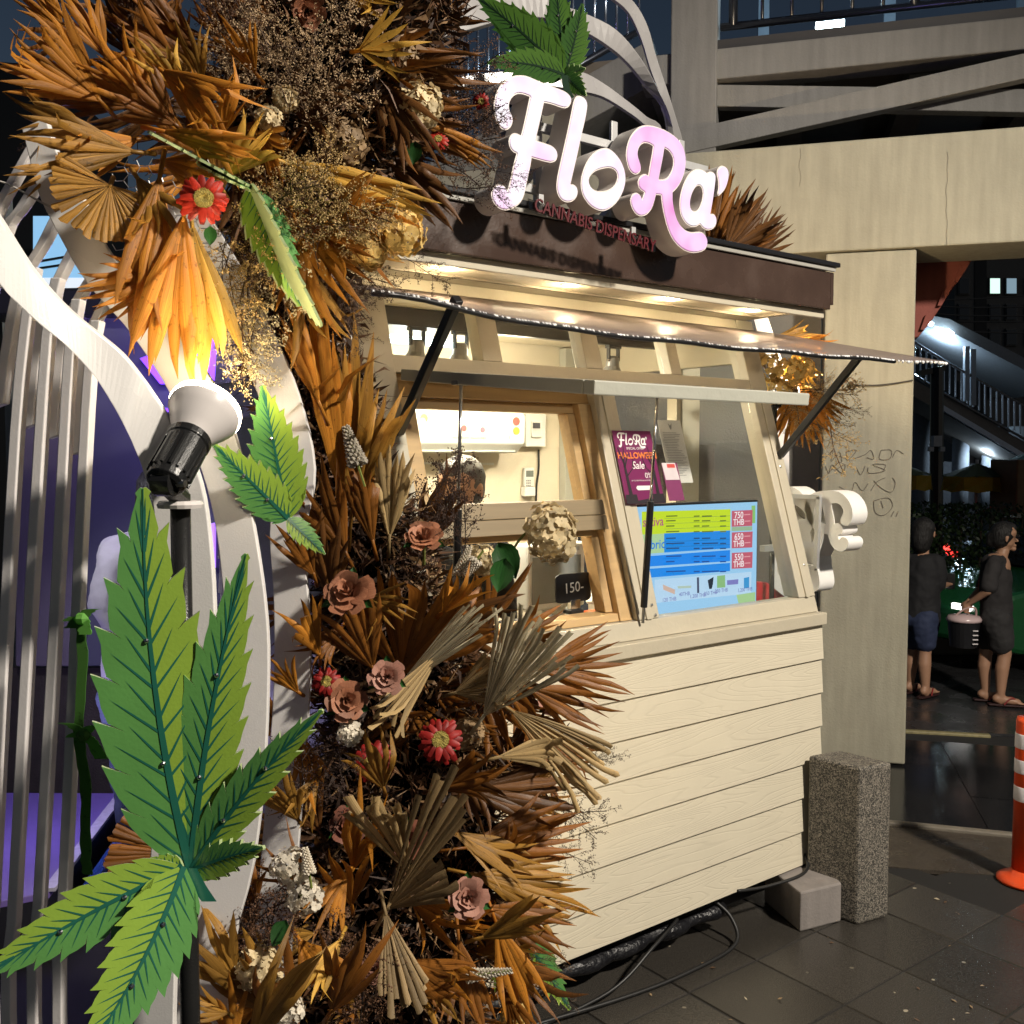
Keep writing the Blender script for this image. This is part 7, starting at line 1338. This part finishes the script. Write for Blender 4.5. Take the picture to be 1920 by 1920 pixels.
# person in pale hoodie behind the railing
D3 = 4.9; J = lambda x, y, dd=0: P(x, y, D3+dd); f3 = (RT*.8+FH*.5).normalized()
T = thing('person', V((J(262, 1600).x, J(262, 1600).y, 0)), 'person in pale grey hoodie and jeans standing behind the slim bars', 'person')
b = MB(); blob(b, J(292, 1000), J(300, 960), .055, .055); wr = J(252, 1215, -.2); hand(b, wr, RT, FH, 1, .6); fleshed('body', b, m_skin, T, .01, 3)
b = MB(); blob(b, J(270, 1060), J(262, 1290), .19, .185, 14); blob(b, J(225, 1040, -.1), J(320, 1030, .05), .11, .10); blob(b, J(222, 1052, -.16), J(198, 1130, -.22), .095, .085); blob(b, J(198, 1130, -.22), J(246, 1212, -.22), .082, .062); blob(b, J(280, 1010), J(292, 985), .10, .10); fleshed('hoodie', b, M('pale_grey_hoodie', (.30, .29, .32), .85, var=.12, vs=12, bump=.4, bs=18), T, .016, 5)
b = MB(); z0 = J(262, 1330)
for dx in (-.07, .07):
    h_ = z0+RT*dx; a_ = V((h_.x+RT.x*.02, h_.y, .06)); blob(b, h_, h_.lerp(a_, .5), .115, .085); blob(b, h_.lerp(a_, .5), a_, .085, .062)
blob(b, z0-RT*.06+V((0, 0, .06)), z0+RT*.06+V((0, 0, .06)), .14, .14); fleshed('jeans', b, M('blue_jeans', (.045, .06, .10), .8, var=.3, vs=40), T, .015, 4)
for dx in (-.07, .07): part('shoe', M('white_shoe', (.4, .4, .4), .6), T, lambda b: blob(b, V((z0.x, z0.y, .05))+RT*dx, V((z0.x, z0.y, .04))+RT*(dx+.02)+f3*.16, .05, .04))
head(T, J(306, 925), f3, .115, 'bob')
# shop keeper inside the kiosk
c = P(862, 915, Y=.75); T = thing('person', (c.x, c.y+.0, .19), 'shop keeper with grey hair sitting inside the kiosk behind the crossbar', 'person')
head(T, c, (-.8, -.5, -.2), .115, 'grey')
b = MB(); blob(b, c-V((0, 0, .28)), c-V((0, 0, .62)), .14, .15, 14); blob(b, c+V((-.17, .02, -.27)), c+V((.17, -.02, -.27)), .07, .07); blob(b, c+V((.19, -.02, -.3)), c+V((.2, -.08, -.55)), .055, .045); blob(b, c+V((-.19, .02, -.3)), c+V((-.2, -.06, -.55)), .055, .045); blob(b, c-V((0, 0, .6)), c-V((0, 0, 1.2)), .15, .16); fleshed('tee_shirt', b, m_tee, T, .016, 4)

# ---------------------------------------------------------------- vehicles
def car(name, o, fwd, L, prof, wid, mats, label, lights):
    """prof: side outline (x forward from tail 0..1 * L, z); extruded across"""
    f = V(fwd).normalized(); sd = V((-f.y, f.x, 0)); o = V(o); T = thing(name, o, label, 'car'); A = lambda x, z, s: o+f*(x*L)+V((0, 0, z))+sd*(s*wid/2)
    body, cabin, roofp = prof
    part('body', mats[0], T, lambda b: b.poly([A(x, z, -1) for x, z in body], sd*wid), bevel=.05)
    part('cabin', mats[1], T, lambda b: b.add([A(x, z, -.93 if z < 1.0 else -.76) for x, z in cabin]+[A(x, z, .93 if z < 1.0 else .76) for x, z in cabin], [tuple(range(len(cabin))), tuple(reversed(range(len(cabin), 2*len(cabin))))]+[(i, len(cabin)+i, len(cabin)+(i+1) % len(cabin), (i+1) % len(cabin)) for i in range(len(cabin))]), bevel=.03)
    part('roof', mats[2], T, lambda b: b.poly([A(x, z, -.77) for x, z in roofp], sd*wid*.77), bevel=.015)
    for xw in (.19, .80):
        for s in (-1, 1):
            c_ = A(xw, .31, s*.93); wh = part('wheel', M('tyre', (.012, .012, .012), .7), T, lambda b: b.lathe(c_-sd*.1*(s > 0)*1.0, sd, [(.2, 0), (.31, .01), (.315, .1), (.31, .19), (.2, .2)], 20)); part('rim', M('rim_metal', (.35, .35, .36), .3, metal=.8), wh, lambda b: b.lathe(c_+sd*s*(.1 if s > 0 else .005), sd*s, [(.19, 0), (.17, .01), (.05, .02)], 14))
    for nm, x, z, s, col, st in lights:
        part(nm, M('car_light_'+nm+str(col), (.2, .2, .2), emit=st, ecol=col), T, lambda b: b.obox(A(x, z, s), f*.02*L/4, sd*.12, V((0, 0, .06))), bevel=.01)
    for xx in (.36, .62):
        part('door_handle', mats[0], T, lambda b: b.obox(A(xx, .85, -1.01), f*.07, sd*.012, V((0, 0, .012))))
    return T
SED = ([(0, .35), (.0, .75), (.03, .93), (.2, .98), (.66, .96), (.93, .80), (1, .62), (1, .32), (.9, .22), (.1, .22)], [(.14, .96), (.25, 1.36), (.33, 1.43), (.52, 1.43), (.60, 1.36), (.72, .95)], [(.26, 1.40), (.33, 1.445), (.52, 1.445), (.59, 1.40), (.52, 1.435), (.33, 1.435)])
m_cg = M('car_glass', (.01, .012, .014), .08, var=0, spec=1)
tx = P(1750, 1205, 9.9); f_ = (-RT*.93-FH*.36).normalized()
car('parked_car', V((tx.x, tx.y, -.03))-f_*4.2, f_, 4.4, SED, 1.7, (M('taxi_green', (.01, .085, .025), .2, coat=.6), m_cg, M('taxi_yellow', (.55, .27, .01), .25, coat=.5)), 'green car with yellow roof parked behind the person with the bucket', [('headlight', .99, .62, -.6, (1, .95, .9), 3), ('headlight', .99, .62, .6, (1, .95, .9), 3)])
tx = P(1792, 1170, 12.6); f_ = (RT*.97-FH*.2).normalized()
car('parked_car', V((tx.x, tx.y, -.03)), f_, 4.5, SED, 1.75, (M('black_car_paint', (.01, .01, .012), .15, coat=.6), m_cg, M('black_car_paint', (.01, .01, .012))), 'black car with red tail light parked beyond the hedge', [('tail_light', .0, .85, -.7, (1, .04, .03), 6), ('tail_light', .0, .85, .7, (1, .04, .03), 6)])
# ---------------------------------------------------------------- hedge in a planter
hp = P(1780, 1150, 10.6); hp.z = 0; H = thing('hedge', hp, 'dark clipped hedge in a low concrete planter behind the people', 'hedge')
part('planter', M('planter_concrete', (.16, .14, .13), .8, bump=.3), H, lambda b: b.obox(hp+V((0, 0, .25)), RT*1.1, FH*.3, V((0, 0, .28))), bevel=.02)
b = MB(); r_ = random.Random(3)
for k in range(5200):
    x, y, z = r_.gauss(0, .5), r_.gauss(0, .16), r_.uniform(.5, 1.55)
    if abs(x) > 1.1: continue
    c = hp+RT*x+FH*y+V((0, 0, z)); d = V((r_.gauss(0, 1), r_.gauss(0, 1), r_.gauss(0, 1))).normalized(); u = d.orthogonal().normalized()*.028; w_ = d.cross(u)*.55; b.add([c-u, c-w_, c+u, c+w_], [(0, 1, 2, 3)])
b.build('foliage', leafy('hedge_leaf', (.012, .03, .008), (.03, .06, .014), .2), H, fix=False); part('branches', m_twd, H, lambda b: [b.tube([hp+RT*(.2*k-.9)+V((0, 0, .5)), hp+RT*(.22*k-1)+V((0, 0, 1.4))], .015, 5) for k in range(10)])
# ---------------------------------------------------------------- market umbrellas
def umbrella(px, py, d, rpx, mat, label, mv):
    top = P(px, py, d); s = d/F_PX; R_ = rpx*s; T = thing('market_umbrella', (top.x, top.y, 0), label, 'umbrella', 'market umbrellas'); n_ = 8; h = R_*.42
    for k in range(n_):
        a0, a1 = 2*math.pi*k/n_, 2*math.pi*(k+1)/n_; e = lambda a, r, z: top+RT*math.cos(a)*r+FH*math.sin(a)*r+V((0, 0, z))
        g_ = part('canopy_panel', mat, T, lambda b: b.add([top, e(a0, R_, -h), e((a0+a1)/2, R_*.97, -h+.02), e(a1, R_, -h), e((a0+a1)/2, R_*.5, -h*.48)], [(0, 1, 4), (4, 1, 2), (4, 2, 3), (4, 3, 0)]), fix=False)
        part('valance', mv, g_, lambda b: b.add([e(a0, R_, -h), e(a1, R_, -h), e(a1, R_, -h-.2), e((a0+a1)/2, R_, -h-.23), e(a0, R_, -h-.2)], [(0, 1, 2, 3, 4)]), fix=False)
    part('pole', M('white_pole', (.5, .5, .5), .4), T, lambda b: b.tube([(top.x, top.y, 0), top+V((0, 0, .05))], .025, 8)); part('base', M('umbrella_base', (.1, .1, .1), .7), T, lambda b: b.lathe((top.x, top.y, -.03), (0, 0, 1), [(.25, 0), (.25, .08), (.04, .1)], 16))
m_ub = leafy('umbrella_olive', (.10, .12, .05), (.16, .17, .07), .35, .6, 0); m_uv = leafy('umbrella_yellow', (.42, .30, .02), (.5, .36, .03), .3, .6, 0)
umbrella(1832, 868, 15, 62, m_ub, 'yellow edged market umbrella in front of the far stairs', m_uv); umbrella(1700, 872, 15, 46, m_ub, 'yellow edged market umbrella half hidden by the column', m_uv); umbrella(1935, 845, 17, 70, leafy('umbrella_teal', (.02, .14, .10), (.04, .2, .15), .35, .6, 0), 'teal market umbrella beyond the yellow edged one', M('teal_edge', (.02, .1, .08)))
b = MB(); q = P(1925, 900, 14.5); q.z = 0; b.obox(q+V((0, 0, 1.0)), RT*.35, FH*.4, V((0, 0, 1.0))); tag(b.build('vendor_cabinet', M('brown_cabinet', (.14, .08, .03), .6, var=.3), bevel=.02), 'brown vendor cabinet beside the teal market umbrella', 'cabinet')
# ---------------------------------------------------------------- far covered stair, poles, wires, tower block
FS = thing('covered_stair', V((P(1850, 1000, 21).x, P(1850, 1000, 21).y, 0)), 'distant covered footbridge stair with cold white tube lamps', 'staircase'); D = 21; Q = lambda x, y, o=0: P(x, y, D+o)
m_bl = M('pale_blue_paint', (.24, .27, .32), .5)
part('canopy', M('stair_canopy', (.16, .17, .19), .6), FS, lambda b: b.poly([Q(1690, 560), Q(1748, 592), Q(1780, 598), Q(2000, 712), Q(2000, 735), Q(1775, 618), Q(1690, 585)], FH*2.2))
part('stringer', M('stair_concrete', (.15, .13, .11), .8), FS, lambda b: b.poly([Q(1690, 700), Q(1770, 742), Q(1990, 868), Q(1990, 905), Q(1770, 775), Q(1690, 730)], FH*2.0)); part('flange', M('white_flange', (.55, .6, .68), .5), FS, lambda b: b.bar(Q(1765, 764, -.05), Q(1990, 898, -.05), .12, .10))
for dy in (0, -62): part('rail', m_steel, FS, lambda b: b.tube([Q(1690, 688+dy, -.02), Q(1770, 738+dy, -.02), Q(1990, 862+dy, -.02)], .03, 6))
for k in range(26): x = 1715+k*11; y = 700+(x-1715)*.575; part('baluster', M('bright_steel', (.4, .45, .55), metal=.9), FS, lambda b: b.tube([Q(x, y, -.02), Q(x, y-56, -.02)], .02, 5))
for x, y0, y1 in ((1812, 650, 752), (1824, 655, 760), (1938, 700, 820)): part('post', m_bl, FS, lambda b: b.bar(Q(x, y0), Q(x, y1), .1, .1))
for x, w_ in ((1725, 22), (1800, 16), (1855, 16), (1905, 16)):
    c = Q(x, 900, 1.5); part('pillar', M('stair_pillar', (.2, .21, .23), .8, var=.3), FS, lambda b: b.lathe((c.x, c.y, 0), (0, 0, 1), [(w_/F_PX*D, 0), (w_/F_PX*D, Q(x, 770 if x < 1760 else 800, 1.5).z)], 14), smooth=True)
part('stair_wall', M('graffiti_wall', (.12, .12, .13), .8, var=.4), FS, lambda b: b.poly([Q(1690, 860, 2.6), Q(2000, 880, 2.6), Q(2000, 1020, 2.6), Q(1690, 1020, 2.6)], FH*.2))
m_ct = MATS['cold_tube']
for x0, y0, x1, y1 in ((1736, 602, 1748, 609), (1763, 618, 1780, 630), (1775, 620, 1786, 627)): part('tube_lamp', m_ct, FS, lambda b: b.bar(Q(x0, y0, -.1), Q(x1, y1, -.1), .09, .07))
light('stair_tube_light', 'POINT', Q(1760, 650, .6), 110, (.62, .84, 1), FS, .1); light('stair_under_light', 'POINT', Q(1850, 850, 1.0), 60, (.62, .82, 1), FS, .1)
up_ = P(1757, 980, 17); T = thing('utility_pole', (up_.x, up_.y, 0), 'black utility pole with lamp boxes in front of the far stair', 'pole')
part('pole', m_black, T, lambda b: b.tube([(up_.x, up_.y, 0), P(1757, 690, 17)], .11, 10)); part('box', M('pale_box', (.35, .36, .38), .5), T, lambda b: (b.obox(P(1756, 827, 16.8), RT*.07, FH*.06, V((0, 0, .09))), b.obox(P(1745, 842, 16.8), RT*.04, FH*.04, V((0, 0, .04))), b.obox(P(1766, 842, 16.8), RT*.04, FH*.04, V((0, 0, .04))))); part('crossarm', m_black, T, lambda b: b.bar(P(1725, 700, 17), P(1770, 690, 17), .1, .1))
wi = MB()
for y0, y1 in ((565, 575), (578, 592), (590, 603), (604, 625), (560, 552)): wi.tube(catmull([P(1690, y0, 24), P(1790, (y0+y1)/2+6, 24), P(1960, y1, 24)], 4), .02, 4)
tag(wi.build('overhead_wires', M('black_rubber', (.012, .012, .012))), 'bundle of black overhead wires crossing before the dark tower block', 'cable')
TB = thing('tower_block', V((P(1880, 900, 48).x, P(1880, 900, 48).y, 0)), 'dark apartment tower with two lit windows beyond the stair', 'building'); Q = lambda x, y, o=0: P(x, y, 48+o)
part('wall', M('tower_wall', (.10, .095, .09), .85, var=.2), TB, lambda b: b.poly([Q(1790, 250), Q(2120, 250), Q(2120, 910), Q(1790, 910)], FH*10)); part('recess', M('tower_recess', (.02, .02, .022), .8), TB, lambda b: b.poly([Q(1828, 260, -.05), Q(1850, 260, -.05), Q(1850, 880, -.05), Q(1828, 880, -.05)], FH*.04))
for i, x in enumerate((1808, 1866, 1897, 1935, 1975)):
    for j, y in enumerate((440, 536, 585, 632, 680, 730)):
        lit = {(1, 1): ((.62, .9, .78), 1.4), (2, 1): ((.42, .62, .75), .5)}.get((i, j))
        w_ = part('window', M('tower_frame', (.06, .06, .06), .5), TB, lambda b: b.poly([Q(x-11, y-16, -.12), Q(x+11, y-16, -.12), Q(x+11, y+16, -.12), Q(x-11, y+16, -.12)], FH*.1))
        part('pane', M('lit_pane_%d' % i, (.1, .1, .1), emit=lit[1], ecol=lit[0]) if lit else M('dark_pane', (.01, .012, .016), .1), w_, lambda b: b.poly([Q(x-9, y-14, -.15), Q(x+9, y-14, -.15), Q(x+9, y+14, -.15), Q(x-9, y+14, -.15)], FH*.02))

# ---------------------------------------------------------------- purple lit booth, platform and screen behind the railing
m_pur = M('purple_panel', (.15, .13, .17), .25, var=.2, vs=3, bump=.05); m_pd = M('dark_panel', (.012, .012, .018), .4)
B0 = thing('event_booth', V((P(150, 1500, 5.8).x, P(150, 1500, 5.8).y, 0)), 'dark purple lit event booth behind the white railing', 'booth'); Q = lambda x, y, o=0: P(x, y, 5.8+o)
part('wall_panel', m_pur, B0, lambda b: b.poly([Q(28, 590), Q(160, 590), Q(160, 1250), Q(28, 1250)], FH*.1), bevel=.01); part('wall_panel', M('navy_panel', (.10, .10, .155), .18, var=.25, vs=2), B0, lambda b: b.poly([Q(161, 590, .02), Q(560, 600, .02), Q(560, 1240, .02), Q(161, 1250, .02)], FH*.1), bevel=.01)
lz = Q(100, 1255).z
part('plinth', M('brown_plinth', (.05, .04, .036), .7, var=.4, bump=.4), B0, lambda b: b.poly([Q(-140, 1252, .1), Q(640, 1252, .1), V((*Q(640, 1252, .1).xy, 0)), V((*Q(-140, 1252, .1).xy, 0))], FH*.3))
part('roof_edge', m_pd, B0, lambda b: b.poly([Q(-60, 540, -.1), Q(560, 545, -.1), Q(560, 596, -.1), Q(-60, 588, -.1)], FH*.6), bevel=.01)
m_led2 = M('purple_led', (.2, .1, .5), emit=3.0, ecol=(.12, .02, .75))
part('led_panel', m_led2, B0, lambda b: b.poly([Q(262, 672, -.05), Q(560, 560, -.05), Q(560, 700, -.05), Q(300, 720, -.05)], FH*.04)); part('led_strip', m_led2, B0, lambda b: b.poly([Q(300, 765, -.05), Q(560, 765, -.05), Q(560, 775, -.05), Q(300, 772, -.05)], FH*.03))
part('led_strip', M('violet_led', (.3, .2, .6), emit=1.6, ecol=(.35, .15, .95)), B0, lambda b: b.poly([Q(383, 985, -.06), Q(402, 980, -.06), Q(402, 1065, -.06), Q(395, 1068, -.06)], FH*.03))
part('bolt', m_steel, B0, lambda b: b.lathe(Q(45, 778, -.01), -FH, [(.03, 0), (.03, .01), (.02, .02)], 12))
light('booth_led_light', 'POINT', Q(300, 640, -.6), 26, (.5, .38, 1), B0, .2)
pf = thing('stage_platform', V((P(60, 1600, 4.6).x, P(60, 1600, 4.6).y, 0)), 'low purple lit stage platform behind the slim bars', 'platform'); zt = .22
tp = [P(-260, 1485, Z=zt), P(232, 1487, Z=zt), P(92, 1672, Z=zt), P(-260, 1740, Z=zt)]
part('deck', M('platform_violet', (.16, .11, .36), .45, var=.15), pf, lambda b: b.poly(tp, (0, 0, -.03)), bevel=.004); part('skirt', m_pd, pf, lambda b: b.poly([q-V((0, 0, .031)) for q in tp], (0, 0, -zt+.035))); part('edge_strip', M('white_edge', (.5, .48, .6), .4, var=.3, vs=40), pf, lambda b: b.bar(tp[1]+V((0, 0, .008)), tp[2]+V((0, 0, .008)), .05, .016)); part('edge_tube', M('blue_tube', (.03, .08, .3), .3), pf, lambda b: b.tube([tp[1]+V((.1, 0, -.1)), tp[2]+V((.1, 0, -.1))], .03, 8))
light('platform_led', 'POINT', P(80, 1380, 4.6), 10, (.6, .5, 1), pf, .15)
bl = P(-60, 760, 3.9); FILL = thing('hoodie_fill_lamp', (bl.x, bl.y, 0), 'added fill lamp out of view brightening the person in the hoodie', 'lamp')  # added lamp outside the view, brightens the person in the hoodie
part('post', m_black, FILL, lambda b: b.tube([(bl.x, bl.y, 0), bl], .02, 8)); part('head', m_black, FILL, lambda b: b.obox(bl, RT*.08, V((0, 0, .06)), FH*.03), bevel=.006); part('lens', M('fill_lens', (1, 1, 1), emit=12, ecol=(.85, .88, 1)), FILL, lambda b: b.obox(bl+FH*.032, RT*.07, V((0, 0, .05)), FH*.002))
light('hoodie_fill_light', 'SPOT', bl+FH*.06, 70, (.9, .86, 1), FILL, .06, aim=P(240, 1150, 4.9), size=math.radians(75), blend=.6)
LS = thing('led_billboard', V((P(110, 600, 14).x, P(110, 600, 14).y, 0)), 'bright blue and white outdoor screen beyond the railing', 'billboard'); Q = lambda x, y, o=0: P(x, y, 14+o)
part('screen', M('sky_blue_screen', (.1, .1, .1), emit=.9, ecol=(.30, .62, .95)), LS, lambda b: b.poly([Q(62, 405), Q(190, 405), Q(190, 520), Q(62, 520)], FH*.1)); part('screen', M('white_screen', (.1, .1, .1), emit=1.0, ecol=(.8, .88, .97)), LS, lambda b: b.poly([Q(62, 521), Q(190, 521), Q(190, 566), Q(62, 566)], FH*.1)); part('mast', m_black, LS, lambda b: b.tube([V((*Q(110, 570, .2).xy, 0)), Q(110, 570, .2)], .12, 8))
part('frame_bar', m_black, LS, lambda b: (b.bar(Q(55, 548, -.1), Q(195, 545, -.1), .08, .08), b.bar(Q(75, 490, -.1), Q(190, 470, -.1), .03, .03), b.bar(Q(75, 503, -.1), Q(190, 486, -.1), .03, .03)))
pp = P(20, 700, 7.5); tag(part('lattice_post', M('pale_post', (.20, .22, .22), .6), None, lambda b: b.obox(V((pp.x, pp.y, 2.0)), RT*.035, FH*.035, V((0, 0, 2.0)))), 'pale square post standing beside the purple booth', 'post')
DK = MB(); q = P(-150, 900, 16); DK.poly([P(-260, 100, 16), P(60, 120, 16), P(60, 1120, 16), P(-260, 1120, 16)], FH*4); tag(DK.build('dark_building', M('dark_facade', (.012, .012, .013), .6)), 'unlit dark building far behind the railing', 'building')
